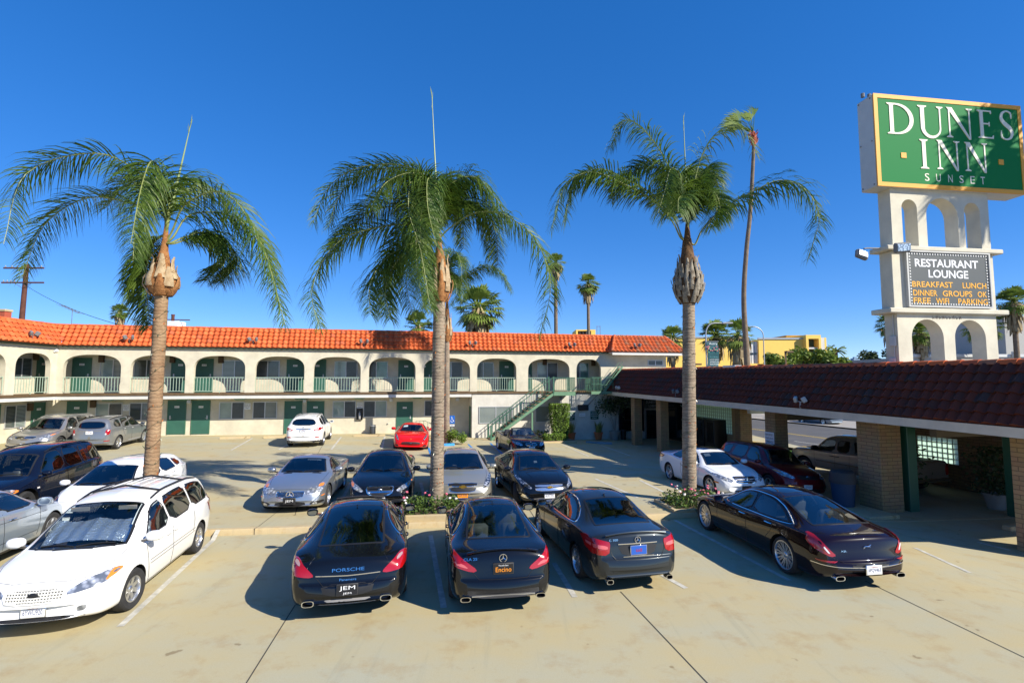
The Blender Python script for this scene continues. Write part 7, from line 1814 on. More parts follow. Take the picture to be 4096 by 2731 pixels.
            mb.lathe([(0,.012),(r*.8,.012),(r,.004),(r,-.01)], 20); mb.xf(Matrix.Rotation(pi/2, 4, 'X'))
        elif kind == 'caliper':
            ring = [(r*sin(q)*(.75 if abs(q) > 2 else 1), 0, -r*cos(q)) for q in [i*2*pi/16 for i in range(17)]]; mb.tube(ring, r*.12, 5)
            mb.tube([(0,0,r*.9),(-r*.45,0,-r*.8)], r*.12, 5); mb.tube([(0,0,r*.9),(r*.45,0,-r*.8)], r*.12, 5); mb.tube([(-r*.3,0,-r*.1),(r*.3,0,-r*.1)], r*.1, 5)
        elif kind == 'shield':
            mb.prism([(-r*.6,r),(r*.6,r),(r*.6,-.2*r),(0,-r),(-r*.6,-.2*r)], -.01, .006, lambda u, v, t: (u, t, v))
        elif kind == 'leaper':
            mb.tube([(-r,0,.0),(-r*.4,0,.12*r),(r*.3,0,.1*r),(r*.9,0,.45*r)], [.003,.010,.014,.006], 6); mb.tube([(-.5*r,0,.05*r),(-.9*r,0,-.3*r)], .005, 5); mb.tube([(.3*r,0,.05*r),(.8*r,0,-.05*r)], .005, 5)
        mb.xf(M); s.add(mb, 'emblem', m or M_CHROME)
    def badge(s, frame, y, z, text, w, h, m=None):
        p = s.proj(frame, y, z, .006); d = 1 if frame == 'F' else -1; mb = MB()
        q = s.proj(frame, y, z-.04, .006); tilt = atan2((p.x-q.x)*-d, .04)
        M = Matrix.Translation((p.x+d*.004, p.y, p.z)) @ Matrix.Rotation(pi/2*d, 4, 'Z') @ Matrix.Rotation(-tilt, 4, 'X')
        fit_text(mb, text, w, h, M, 0, .003); s.add(mb, 'lettering', m or M_CHROME, smooth=0)
    def exhaust(s, y, z, rx=.055, rz=.035, sides=(1,-1)):
        for sy in sides:
            p = s.proj('B', y*sy, max(z+.06, s.bot(1)+.02), 0); mb = MB(); x = p.x-.03; n = 18
            for k, (dx, f) in enumerate(((.12,1),(0,1),(0,.84),(.10,.8))):
                for j in range(n):
                    q = 2*pi*j/n; c, q2 = cos(q), sin(q); e = 3
                    mb.v.append((x+dx, y*sy+math.copysign(abs(c)**(2/e), c)*rx*f, z+math.copysign(abs(q2)**(2/e), q2)*rz*f))
            for k in range(3):
                for j in range(n): mb.f.append((k*n+j, k*n+(j+1)%n, (k+1)*n+(j+1)%n, (k+1)*n+j)); mb.m.append(0 if k < 2 else 1)
            mb.f.append(tuple(3*n+j for j in range(n))); mb.m.append(1)
            s.add(mb, 'exhaust_pipe', [M_CHROME, M_BLACKINK])
    def cabin(s, sm=None, rows=2):
        S = s.S; sm = sm or M_SEATDARK; zb = s.belt(.45); fl = S.get('gc', .17)+.13; h = s.half
        mb = MB(); x0, x1 = s.X(S['cowl']+.015), s.X(S['cowl']+.10)
        mb.bbox(x1, x0, -h*.78, h*.78, zb-.25, zb-.03, .06); s.add(mb, 'dashboard', M_INTER)
        mb = MB(); cx = s.X(S['cowl']+.125); cy = .36; zc = zb+.03
        ring = [(cx+.08*sin(2*pi*i/20), cy+.18*cos(2*pi*i/20), zc+.165*sin(2*pi*i/20)) for i in range(21)]
        mb.tube(ring, .014, 6); mb.tube([(cx, cy, zc), (cx+.22, cy, zc-.06)], .03, 8); mb.tube([(cx, cy-.17, zc), (cx, cy+.17, zc)], .012, 6)
        s.add(mb, 'steering_wheel', M_BLACKTRIM)
        sx = S.get('seats', (S['cowl']+.215, S['cowl']+.40)); zr = 9
        for r in range(min(rows, len(sx))):
            for sy in (1, -1):
                mb = MB(); x = s.X(sx[r]); y = sy*.36; zr = s.top(min(.97, sx[r]+.065))
                mb.bbox(x-.05, x+.45, y-.25, y+.25, fl+.05, fl+.32, .07)
                st = len(mb.v); mb.bbox(-.07, .07, -.24, .24, 0, .60, .06); mb.xf(Matrix.Translation((x-.02, y, fl+.26)) @ Matrix.Rotation(radians(-14), 4, 'Y'), st)
                st = len(mb.v); mb.bbox(-.05, .05, -.13, .13, 0, .17, .04); mb.xf(Matrix.Translation((x-.19, y, min(fl+.80, zr-.30))) @ Matrix.Rotation(radians(-10), 4, 'Y'), st)
                s.add(mb, 'seat', sm, smooth=50)
        mb = MB(); mb.box(s.X(S['base'] if S['base'] < .95 else .93), x0, -h*.8, h*.8, fl+.0, fl+.05); s.add(mb, 'cabin_floor', M_INTER)
        if not S.get('open'):
            mb = MB(); u = S['head']+.012; z = s.top(u)-.10; mb.bbox(s.X(u)-.02, s.X(u)+.02, -.12, .12, z-.035, z+.035, .015); s.add(mb, 'inside_mirror', M_BLACKTRIM)
    def rails(s, u0, u1, y, m=None, cross=(), hgt=.045):
        for sy in (1, -1):
            mb = MB(); n = 10; path = []
            for i in range(n+1):
                u = lerp(u0, u1, i/n); p = s.proj('T', s.X(u), y*sy, 0); path.append((p.x, p.y, p.z+hgt*min(1, 5*min(i/n, 1-i/n))))
            mb.tube(path, .02, 6); s.add(mb, 'roof_rail', m or M_BLACKTRIM)
        for u in cross:
            mb = MB(); p = s.proj('T', s.X(u), y, 0); q = s.proj('T', s.X(u), 0, 0); mb.tube([(p.x, -y, p.z+hgt), (q.x, 0, q.z+hgt+.012), (p.x, y, p.z+hgt)], .022, 6); s.add(mb, 'roof_crossbar', m or M_BLACKTRIM)
    def wipers(s):
        S = s.S; mb = MB(); u = S['cowl']+.012
        for y0, y1 in ((.55,.02),(-.02,-.52)):
            P = []
            for i in range(7):
                y = lerp(y0, y1, i/6); x = s.X(u)+S.get('wbow', .10)*(1-(y/(s.half*.75))**2)*.92-.05*math.sin(pi*i/6)-.02; P.append((x, y))
            s.ribbon(mb, 'T', P, .010, .018)
        s.add(mb, 'wiper', M_BLACKTRIM)
    def antenna(s, u, y=0):
        p = s.proj('T', s.X(u), y, 0); mb = MB()
        mb.prism([(.06,0),(-.06,0),(-.05,.045),(-.035,.05)], -.012, .012, lambda a, b, t: (p.x+a, p.y+t, p.z+b-.006)); s.add(mb, 'antenna', s.pm)
    def finish(s, steer=0, seat=None, cabin=True, rows=2, wip=True):
        s.glazing(); s.lights(); s.gaps(); s.handles(); s.mirrors(); s.wheels(steer)
        if wip: s.wipers()
        if cabin: s.cabin(seat, rows)
        for fn in s.S.get('extra', []): fn(s)
        s.body(); return s
# ---------------------------------------------------------------- specifications of each kind of vehicle
def zs_(pts, k): return [(u, round(z*k, 4)) for u, z in pts]
def sedan(**o):
    d = dict(L=4.85, W=1.84, H=1.45, wb=2.74, fo=.98, tr=.325, gc=.17, cowl=.265, head=.415, rear=.64, base=.83,
        top=[(0,.46),(.006,.58),(.02,.665),(.06,.745),(.14,.85),(.265,.97),(.33,1.17),(.415,1.375),(.48,1.435),(.55,1.45),(.64,1.405),(.73,1.26),(.83,1.095),(.90,1.075),(.962,1.05),(.970,1.005),(.9835,.70),(.9865,.655),(.995,.63),(.998,.58),(1,.46)],
        belt=[(0,.44),(.03,.58),(.09,.70),(.265,.87),(.5,.91),(.8,.985),(.94,.97),(.985,.82),(1,.56)],
        side=[[(.318,.935),(.37,1.11),(.425,1.275),(.46,1.325),(.515,1.345),(.527,.955)],[(.541,.96),(.531,1.345),(.60,1.325),(.665,1.235),(.712,1.07),(.715,1.0)]],
        handles=[(.485,.86),(.655,.89)], paint=('paint_black', (.004,.0045,.006)),
        gaps=[[(.30,.86),(.305,.5),(.315,.28)],[(.533,.93),(.535,.5),(.53,.28)],[(.715,.98),(.70,.75),(.665,.55)],[(.32,.27),(.66,.27)]],
        glass=dict(f=G_TINT, s=G_DARK, r=G_TINT))
    d.update(o); return d
def suv(**o):
    d = dict(L=4.75, W=1.88, H=1.70, wb=2.74, fo=.93, tr=.36, gc=.24, cowl=.24, head=.375, rear=.90, base=.985, wr=.70,
        top=[(0,.56),(.006,.72),(.02,.83),(.06,.93),(.14,1.03),(.24,1.12),(.30,1.34),(.375,1.60),(.45,1.68),(.55,1.70),(.75,1.675),(.86,1.635),(.905,1.59),(.945,1.38),(.972,1.12),(.985,1.03),(.995,.85),(1,.62)],
        belt=[(0,.52),(.03,.70),(.09,.84),(.24,1.0),(.5,1.06),(.8,1.12),(.95,1.10),(.985,.98),(1,.60)],
        rg=(1.14,1.52,.62,.53), side=[[(.295,1.07),(.345,1.27),(.395,1.49),(.43,1.55),(.505,1.575),(.512,1.09)],[(.53,1.095),(.522,1.575),(.63,1.57),(.70,1.545),(.715,1.14),(.70,1.115)],[(.745,1.15),(.735,1.535),(.82,1.48),(.865,1.37),(.862,1.22),(.84,1.17)]],
        handles=[(.475,.97),(.645,1.0)], paint=('paint_silver', (.42,.42,.41), .7), clad=.36,
        gaps=[[(.275,.98),(.285,.6),(.295,.4)],[(.517,1.08),(.52,.6),(.515,.36)],[(.72,1.10),(.70,.8),(.665,.6)]],
        glass=dict(f=G_TINT, s=G_TINT, sr=G_DARK, r=G_DARK))
    d.update(o); return d

def ca_plate(c, frame, z, text, y=0, tilt=0):
    c.plate(frame, y, z, 'white', [('California', .13, .026, .055, 1), (text, .25, .072, -.005, 0)], tilt=tilt)

HEAD_PARK = 101.5          # bearing of a car parked nose-in on the near row
def car_white_minivan():
    S = dict(L=4.93, W=1.895, H=1.73, wb=2.91, fo=.98, tr=.335, gc=.20, cowl=.215, head=.405, rear=.915, base=.985, wr=.70, wbow=.16,
        top=[(0,.50),(.006,.62),(.018,.74),(.04,.84),(.09,.945),(.15,1.02),(.215,1.09),(.31,1.40),(.405,1.63),(.46,1.69),(.58,1.73),(.75,1.715),(.87,1.675),(.92,1.62),(.955,1.42),(.975,1.14),(.99,.95),(1,.62)],
        belt=[(0,.47),(.02,.62),(.06,.76),(.12,.86),(.215,.955),(.35,1.0),(.6,1.04),(.9,1.07),(.985,.95),(1,.58)],
        rg=(1.10,1.55,.66,.56), paint=('paint_white', (.80,.795,.77)), tuck=.965,
        side=[[(.292,1.03),(.33,1.17),(.385,1.42),(.42,1.50),(.475,1.535),(.487,1.055)],[(.502,1.06),(.49,1.54),(.60,1.575),(.70,1.575),(.705,1.09)],[(.720,1.095),(.715,1.57),(.83,1.545),(.885,1.49),(.915,1.20),(.90,1.12)]],
        handles=[(.455,.90),(.515,.90)], handle_mat=None, glass=dict(f=G_CLEAR, s=G_CLEAR, sr=G_DARK, r=G_DARK),
        gaps=[[(.275,.94),(.285,.6),(.30,.30)],[(.492,1.04),(.495,.6),(.49,.28)],[(.71,1.07),(.715,.85),(.70,.6)],[(.30,.28),(.68,.28)],[(.30,.58),(.72,.58)],[(.30,.64),(.72,.64)],[(.45,.84),(.45,.84+.01)]],
        lights=[('headlight','F',[(.36,.66),(.44,.63),(.80,.70),(.885,.80),(.88,.845),(.80,.855),(.60,.80)],(M_LAMP,)),
                ('turn_signal','F',[(.80,.715),(.885,.80),(.882,.842),(.81,.847)],(M_AMBER,)),
                ('fog_lamp','F',[(.56,.39),(.66,.40),(.66,.47),(.56,.46)],(M_LAMP,)),
                ('taillight','B',[(.70,.75),(.90,.75),(.90,1.15),(.74,1.15)],(M_REDLENS,))],
        rim=.205, spokes=7, spoke_w=.075, tw=.215, mirz=.12, mirk=1.15)
    S['handle_mat'] = mat('paint_white_flat', (.78,.775,.75), .3)
    c = Car('minivan', 'white minivan with a silver sunshade behind its windshield and black roof rack', 'minivan', S, (-7.62, 10.22), -77.5, 'cars parked on the near row')
    M_WG = mat('white_grille', (.72,.71,.66), .4)
    g = c.grille([(-.34,.55),(.34,.55),(.40,.66),(.36,.735),(-.36,.735),(-.40,.66)], 4, .018, M_PLASTIC, M_WG, vertical=20, fmat=c.pm, bar_r=.014)
    c.emblem('F', 0, .655, 'oval', .075, M_BLACKINK)
    c.grille([(-.62,.27),(.62,.27),(.66,.335),(-.66,.335)], 0, 0, M_BLACKTRIM, name='air_intake')
    ca_plate(c, 'F', .43, '6YWU920')
    c.rails(.44, .88, .60, M_BLACKTRIM, (.52,.74))
    mb = MB()
    for y in (-.36,-.18,0,.18,.36): c.ribbon(mb, 'T', [(c.X(.54), y), (c.X(.86), y)], .009, .0)
    c.add(mb, 'roof_rib', c.pm)
    # crumpled reflective sunshade standing behind the glass
    mb = MB(); nx, ny = 40, 10; random.seed(3)
    for j in range(ny+1):
        for i in range(nx+1):
            t = j/ny; y = lerp(-.66, .66, i/nx); u = lerp(.262, .345, t)
            z = c.top(u)-.12-.10*(y/.66)**2*(1-t)-.06*t*abs(math.sin(y*4.3)); fold = abs(((i/nx*6.0) % 1)-.5)
            x = c.X(u)-.05+.10*(1-(y/.7)**2)*(1-t)+.09*fold
            mb.v.append((x, y*(1-.05*t), z+random.uniform(-.006,.006)+.035*fold*(1-t)))
    for j in range(ny):
        for i in range(nx):
            a = j*(nx+1)+i; mb.f.append((a, a+1, a+nx+2, a+nx+1)); mb.m.append(0)
    c.add(mb, 'sunshade', mat('sunshade_foil', (.62,.68,.76), .25, metal=.8, bump=.9, bscale=25), smooth=25)
    for y in (.38,-.38):
        mb = MB(); mb.bbox(c.X(.372)-.01, c.X(.372)+.01, y-.15, y+.15, 1.47, 1.545, .005); c.add(mb, 'sun_visor', M_SEATGREY)
    c.finish(steer=-7, seat=M_SEATGREY)

def car_silver_blue_suv():
    S = suv(L=4.60, W=1.98, H=1.60, wb=2.75, fo=.86, tr=.37, cowl=.25, head=.40, paint=('paint_iceblue', (.36,.42,.48), .55), wr=.68,
        top=[(0,.60),(.006,.76),(.02,.87),(.06,.95),(.14,1.02),(.25,1.08),(.31,1.26),(.40,1.50),(.47,1.58),(.56,1.60),(.75,1.57),(.86,1.53),(.905,1.48),(.945,1.32),(.972,1.12),(.985,1.03),(.995,.85),(1,.62)],
        rg=(1.14,1.44,.66,.58), side=[[(.31,1.07),(.37,1.25),(.42,1.42),(.46,1.465),(.525,1.48),(.53,1.10)],[(.548,1.10),(.54,1.48),(.64,1.465),(.72,1.43),(.735,1.14),(.72,1.125)],[(.765,1.15),(.755,1.42),(.84,1.37),(.865,1.27),(.855,1.19)]],
        lights=[('headlight','F',[(.52,.80),(.86,.84),(.88,.90),(.60,.91)],(M_LAMP,)),('taillight','B',[(.62,.86),(.95,.88),(.95,1.02),(.66,1.0)],(M_REDLENS,))],
        handles=[(.485,.93),(.655,.96)], handle_mat=M_CHROME, clad=.33, mirk=1.2, spokes=5, rim=.25,
        gaps=[[(.29,1.0),(.30,.6),(.31,.4)],[(.535,1.08),(.537,.6),(.53,.36)],[(.74,1.10),(.72,.8),(.69,.6)],[(.24,.86),(.45,.89),(.93,.98)],[(.31,.50),(.69,.50)]])
    c = Car('suv', 'pale silver blue low-roofed suv cut off by the edge, parked nose-in beside the white minivan', 'suv', S, (-11.45, 10.75), 103, 'cars parked on the near row')
    c.grille([(-.48,.76),(.48,.76),(.54,.86),(-.54,.86)], 2, .012)
    ca_plate(c, 'B', .8, '7DRK318')
    c.finish(seat=M_SEATDARK)

def car_navy_suv():
    S = suv(L=4.64, W=1.84, H=1.80, wb=2.82, fo=.84, tr=.37, gc=.25, paint=('paint_navy', (.004,.006,.016)), clad=.0, wr=.69,
        top=[(0,.62),(.006,.78),(.02,.90),(.06,.99),(.14,1.06),(.245,1.13),(.31,1.40),(.385,1.66),(.45,1.75),(.55,1.79),(.75,1.78),(.87,1.74),(.91,1.68),(.95,1.38),(.975,1.12),(.985,1.03),(.995,.85),(1,.62)],
        cowl=.245, head=.385, rg=(1.14,1.60,.60,.53),
        side=[[(.30,1.07),(.355,1.34),(.405,1.57),(.44,1.625),(.525,1.645),(.53,1.09)],[(.548,1.095),(.54,1.645),(.63,1.64),(.685,1.62),(.70,1.13),(.69,1.11)],[(.715,1.12),(.705,1.625),(.76,1.61),(.76,1.13)],[(.785,1.14),(.80,1.59),(.87,1.55),(.905,1.30),(.90,1.17)]],
        lights=[('headlight','F',[(.40,.72),(.80,.74),(.84,.84),(.74,.88),(.42,.86)],(M_LAMP,)),('turn_signal','F',[(.79,.74),(.86,.78),(.85,.84),(.79,.84)],(M_AMBER,)),('taillight','B',[(.68,.80),(.88,.80),(.88,1.02),(.68,1.02)],(M_REDLENS,))],
        glass=dict(f=G_CLEAR, s=G_DARK, sr=G_DARK, r=G_DARK), rim=.235, spokes=5, rim_mat=M_PLASTIC, arch=1.2,
        gaps=[[(.28,.98),(.285,.6),(.295,.34)],[(.535,1.08),(.538,.6),(.53,.32)],[(.705,1.10),(.69,.8),(.66,.6)],[(.28,.62),(.95,.66)]])
    c = Car('suv', 'dark navy boxy suv with black roof rails standing beside the white hatchback', 'suv', S, (-14.1, 15.2), -78.5, 'cars parked on the far row')
    c.grille([(-.30,.70),(.30,.70),(.33,.86),(-.33,.86)], 3, .014)
    c.emblem('F', 0, .78, 'star', .07)
    c.rails(.42, .86, .57); ca_plate(c, 'F', .5, '4MLS207')
    mb = MB(); c.patch(mb, 'L', [(c.X(.255), .74), (c.X(.275), .74), (c.X(.275), .78), (c.X(.255), .78)]); c.add(mb, 'side_marker', M_WHITELENS)
    c.finish(seat=M_SEATDARK)

def car_white_hatchback():
    S = suv(L=4.36, W=1.82, H=1.47, wb=2.65, fo=.88, tr=.325, gc=.16, cowl=.215, head=.385, rear=.88, base=.985, wr=.64, clad=0, wbow=.14,
        paint=('paint_purewhite', (.80,.81,.82)), rg=(1.02,1.33,.60,.48),
        top=[(0,.46),(.006,.58),(.02,.67),(.06,.78),(.13,.90),(.215,1.0),(.30,1.21),(.385,1.38),(.46,1.455),(.55,1.47),(.72,1.44),(.84,1.39),(.89,1.34),(.94,1.16),(.968,1.02),(.985,.92),(.995,.75),(1,.55)],
        belt=[(0,.44),(.03,.58),(.09,.71),(.215,.88),(.5,.95),(.8,1.03),(.95,1.0),(.985,.88),(1,.52)],
        side=[[(.285,.95),(.34,1.11),(.405,1.27),(.45,1.335),(.53,1.355),(.54,.985)],[(.557,.99),(.548,1.355),(.65,1.345),(.725,1.30),(.735,1.035),(.72,1.02)],[(.752,1.04),(.745,1.285),(.80,1.23),(.835,1.13),(.82,1.07)]],
        lights=[('headlight','F',[(.50,.60),(.70,.60),(.86,.72),(.885,.86),(.80,.84),(.60,.72)],(M_LAMPDARK,)),('turn_signal','F',[(.64,.615),(.74,.63),(.80,.70),(.70,.68)],(M_AMBER,)),('taillight','B',[(.70,.80),(.90,.82),(.90,1.02),(.84,1.08),(.74,.95)],(M_REDLENS,))],
        handles=[(.50,.90),(.675,.93)], rim=.215, mir_mat=None, glass=dict(f=G_TINT, s=G_TINT, sr=G_TINT, r=G_DARK))
    S.pop('mir_mat')
    c = Car('hatchback', 'white hatchback parked behind the left palm trunk, blue sky mirrored in its windshield', 'hatchback', S, (-11.05, 14.95), -78.0, 'cars parked on the far row')
    c.grille([(-.55,.36),(.55,.36),(.45,.52),(-.45,.52)], 2, 0, bar_mat=M_BLACKTRIM)
    c.finish()

def car_silver_suv():
    S = suv(L=4.84, W=1.99, H=1.73, tr=.38, wb=2.75, fo=.95, paint=('paint_champagne', (.42,.41,.38), .7), gc=.22,
        lights=[('headlight','F',[(.50,.76),(.60,.72),(.86,.80),(.91,.93),(.80,.92),(.62,.84)],(M_LAMP,)),('turn_signal','F',[(.80,.86),(.88,.88),(.905,.93),(.83,.925)],(M_AMBER,)),('fog_lamp','F',[(.62,.40),(.86,.44),(.86,.50),(.62,.46)],(M_BLACKTRIM,)),('taillight','B',[(.66,.86),(.93,.88),(.93,1.06),(.70,1.04)],(M_REDLENS,))],
        glass=dict(f=G_CLEAR, s=G_TINT, sr=G_DARK, r=G_DARK), rim=.25)
    c = Car('suv', 'champagne silver suv with silver roof rails facing out of the corner, amber corner lamps', 'suv', S, (-23.35, 26.6), -78, 'cars parked in the corner of the motel')
    c.grille([(-.42,.80),(0,.70),(.42,.80),(.40,.86),(-.40,.86)], 1, .014, bar_r=.03)
    c.grille([(-.66,.36),(.66,.36),(.56,.46),(-.56,.46)], 0, 0, name='air_intake')
    c.emblem('F', 0, .80, 'caliper', .06)
    ca_plate(c, 'F', .55, '7GKR552'); c.rails(.43, .86, .60, M_RIM); c.finish(seat=M_SEATCREAM)

def car_grey_suv():
    S = suv(L=4.45, W=1.81, H=1.66, wb=2.635, fo=.88, tr=.35, paint=('paint_midgrey', (.27,.28,.29), .6), clad_mat=mat('silver_plastic', (.30,.31,.32), .5), rg=(1.12,1.45,.60,.53), wr=.67,
        lights=[('headlight','F',[(.52,.72),(.80,.72),(.84,.86),(.56,.86)],(M_LAMP,)),('taillight','B',[(.64,.82),(.80,.82),(.80,1.08),(.66,1.05)],(M_REDLENS,)),('reversing_lamp','B',[(.645,.82),(.70,.82),(.70,.90),(.65,.90)],(M_WHITELENS,)),('bumper_reflector','B',[(.62,.50),(.80,.51),(.80,.55),(.62,.54)],(M_REDLENS,))],
        handles=[(.485,.97),(.66,1.0)], spokes=5, rim=.235, top=[(0,.56),(.006,.76),(.02,.88),(.06,.97),(.14,1.03),(.25,1.10),(.31,1.32),(.385,1.56),(.45,1.63),(.55,1.66),(.75,1.645),(.87,1.605),(.905,1.56),(.945,1.36),(.972,1.12),(.985,1.03),(.995,.85),(1,.62)],
        side=[[(.305,1.07),(.355,1.27),(.40,1.46),(.44,1.515),(.525,1.535),(.53,1.085)],[(.548,1.09),(.54,1.535),(.64,1.53),(.69,1.515),(.71,1.13),(.70,1.115)],[(.735,1.13),(.725,1.505),(.80,1.46),(.855,1.32),(.86,1.22),(.84,1.16)]], cowl=.25, head=.385, rg_=None)
    c = Car('suv', 'mid grey suv parked nose-in at the wall beside the champagne suv', 'suv', S, (-21.25, 27.6), 102, 'cars parked in the corner of the motel')
    ca_plate(c, 'B', .93, '6UHT841'); c.rails(.43, .86, .56); c.badge('B', 0, 1.04, 'JEEP', .14, .04)
    mb = MB(); c.ribbon(mb, 'B', [(-.45,1.01),(.45,1.01)], .012, .004); c.add(mb, 'tailgate_handle', M_CHROME); c.finish()

def car_white_suv():
    S = suv(L=4.77, W=1.885, H=1.69, tr=.37, gc=.21, paint=('paint_pearl', (.78,.78,.77)), clad=.40, rg=(1.17,1.50,.64,.52), wr=.66,
        lights=[('headlight','F',[(.52,.74),(.80,.74),(.88,.86),(.60,.86)],(M_LAMP,)),('taillight','B',[(.50,.93),(.60,.90),(.90,.93),(.92,1.07),(.80,1.08),(.62,1.0)],(M_REDLENS,)),('reversing_lamp','B',[(.56,.925),(.74,.94),(.74,.985),(.64,.985)],(M_WHITELENS,)),('bumper_reflector','B',[(.60,.54),(.80,.55),(.80,.60),(.62,.59)],(M_REDLENS,))],
        rim=.25, spokes=7, handles=[(.475,.98),(.645,1.01)])
    c = Car('suv', 'white suv seen from behind, parked against the cream motel wall', 'suv', S, (-11.6, 29.8), 102, 'cars parked against the motel wall')
    ca_plate(c, 'B', .88, '7AXP930'); c.emblem('B', 0, 1.07, 'ring', .06); c.rails(.44, .86, .56, M_RIM)
    mb = MB(); c.patch(mb, 'B', [(-.38,.965),(.38,.965),(.36,1.015),(-.36,1.015)]); c.add(mb, 'tailgate_strip', M_CHROME)
    c.exhaust(.55, .33, .05, .04); c.finish()

def car_red_sports():
    S = sedan(L=4.56, W=1.90, H=1.31, wb=2.67, fo=.98, tr=.34, gc=.13, cowl=.295, head=.425, rear=.60, base=.78, wr=.60, wbow=.16,
        top=[(0,.38),(.006,.47),(.02,.55),(.06,.66),(.14,.79),(.22,.88),(.295,.93),(.36,1.10),(.425,1.245),(.48,1.295),(.53,1.305),(.60,1.25),(.69,1.12),(.78,1.02),(.90,.99),(.965,.94),(.985,.82),(1,.55)],
        belt=[(0,.36),(.03,.48),(.09,.66),(.15,.78),(.295,.84),(.5,.84),(.7,.92),(.8,.94),(.94,.86),(1,.5)],
        paint=('paint_red', (.62,.008,.006)), side=[[(.345,.90),(.40,1.05),(.455,1.17),(.52,1.20),(.575,1.16),(.60,.92)]],
        lights=[('headlight','F',[(.62,.53),(.70,.55),(.82,.70),(.86,.82),(.80,.82),(.68,.67)],(M_LAMPDARK,)),('taillight','B',[(.55,.72),(.70,.72),(.70,.86),(.55,.86)],(M_REDLENS,)),('side_intake','F',[(.62,.25),(.80,.27),(.80,.33),(.66,.33)],(M_BLACKTRIM,))],
        handles=[(.58,.78)], gaps=[[(.325,.82),(.335,.5),(.34,.28)],[(.615,.88),(.62,.6),(.60,.35)]], glass=dict(f=G_CLEAR, s=G_TINT, r=G_TINT), seats=(.53,), rim=.25, mirk=1.05, mir=.37, mirz=.16)
    c = Car('sports_car', 'bright red sports coupe with a wide dark mouth grille and a paper in its windshield', 'sports car', S, (-5.7, 29.5), -81, 'cars parked against the motel wall')
    c.grille([(-.52,.40),(-.44,.30),(.44,.30),(.52,.40),(.40,.48),(-.40,.48)], 2, 0, M_BLACKTRIM, M_BLACKTRIM, vertical=8)
    c.emblem('F', 0, .40, 'leaper', .05); c.emblem('F', 0, .60, 'shield', .035, M_AMBER)
    mb = MB()
    for y in (-.34,-.26,-.18,.18,.26,.34): c.ribbon(mb, 'T', [(c.X(.20), y), (c.X(.235), y*1.05)], .014, .002)
    c.add(mb, 'hood_vent', M_BLACKTRIM)
    mb = MB(); c.patch(mb, 'T', [(c.X(.375),-.50),(c.X(.375),-.26),(c.X(.408),-.25),(c.X(.408),-.48)], -.02, step=.05, skirt=0); c.add(mb, 'windshield_paper', M_PLATE)
    c.finish(seat=M_SEATTAN, rows=1)

def car_silver_roadster():
    S = sedan(L=4.54, W=1.83, H=1.30, wb=2.56, fo=.83, tr=.325, gc=.12, cowl=.315, head=.455, rear=.60, base=.735, wr=.64, wbow=.15,
        top=[(0,.36),(.006,.50),(.018,.60),(.05,.70),(.12,.79),(.22,.875),(.315,.94),(.385,1.14),(.455,1.265),(.51,1.30),(.55,1.30),(.60,1.265),(.67,1.12),(.735,1.0),(.88,.975),(.962,.95),(.982,.86),(.993,.7),(1,.52)],
        belt=[(0,.34),(.03,.52),(.09,.66),(.315,.83),(.5,.86),(.8,.90),(.94,.87),(1,.5)], paint=('paint_silverblue', (.40,.43,.46), .75),
        side=[[(.365,.90),(.42,1.06),(.47,1.165),(.53,1.19),(.585,1.17),(.625,1.05),(.635,.915)]],
        lights=[('headlight','F',[(.42,.52),(.52,.49),(.60,.54),(.63,.63),(.57,.68),(.45,.66),(.40,.59)],(M_LAMP,),2),('headlight','F',[(.60,.54),(.70,.53),(.81,.60),(.84,.69),(.77,.75),(.65,.72),(.60,.64)],(M_LAMP,),2),
                ('turn_signal','F',[(.68,.675),(.80,.68),(.79,.735),(.70,.735)],(M_AMBER,)),('fog_lamp','F',[(.52,.24),(.84,.27),(.82,.34),(.56,.32)],(M_BLACKTRIM,)),('fog_lamp_glass','F',[(.60,.25),(.70,.26),(.70,.31),(.60,.30)],(M_LAMP,)),('side_marker','L',[(.055,.44),(.085,.46),(.085,.48),(.055,.46)],(M_AMBER,)),('taillight','B',[(.45,.70),(.84,.72),(.84,.86),(.50,.84)],(M_REDLENS,))],
        handles=[(.60,.80)], handle_mat=M_CHROME, gaps=[[(.345,.82),(.355,.5),(.36,.25)],[(.645,.88),(.65,.6),(.63,.3)],[(.355,.24),(.65,.24)]], seats=(.55,), rim=.235, glass=dict(f=G_TINT, s=G_CLEAR, r=G_TINT), mirk=1.05, mir_mat=None)
    S.pop('mir_mat')
    c = Car('coupe', 'silver two-door coupe with twin round headlamps and a black dealer plate', 'coupe', S, (-6.5, 16.75), -82, 'cars parked on the far row')
    c.grille([(-.37,.58),(-.33,.44),(.33,.44),(.37,.58),(.34,.60),(-.34,.60)], 4, .012, bar_r=.012)
    c.emblem('F', 0, .52, 'star', .095); c.grille([(-.42,.22),(.42,.22),(.38,.32),(-.38,.32)], 0, 0, name='air_intake')
    c.plate('F', 0, .36, 'black', [('JEM', .21, .075, .0, 0)])
    mb = MB()
    for y in (-.42,.42): c.patch(mb, 'T', [(c.X(.30)+.02, y-.13), (c.X(.30)+.02, y+.13), (c.X(.285)+.04, y+.12), (c.X(.285)+.04, y-.12)], .004, skirt=.01)
    c.add(mb, 'hood_vent', M_BLACKTRIM)
    mb = MB(); mb.tube([(c.X(.965), y, .985+.03*(1-(y/.75)**2)) for y in [-.75+.15*i for i in range(11)]], .018, 6); c.add(mb, 'rear_spoiler', c.pm)
    mb = MB(); c.patch(mb, 'T', [(c.X(.425), -.02),(c.X(.425), .40),(c.X(.447), .39),(c.X(.447), -.02)], -.03, step=.06, skirt=0); c.add(mb, 'sun_visor', M_PLATE)
    c.finish(seat=M_SEATDARK, rows=1)

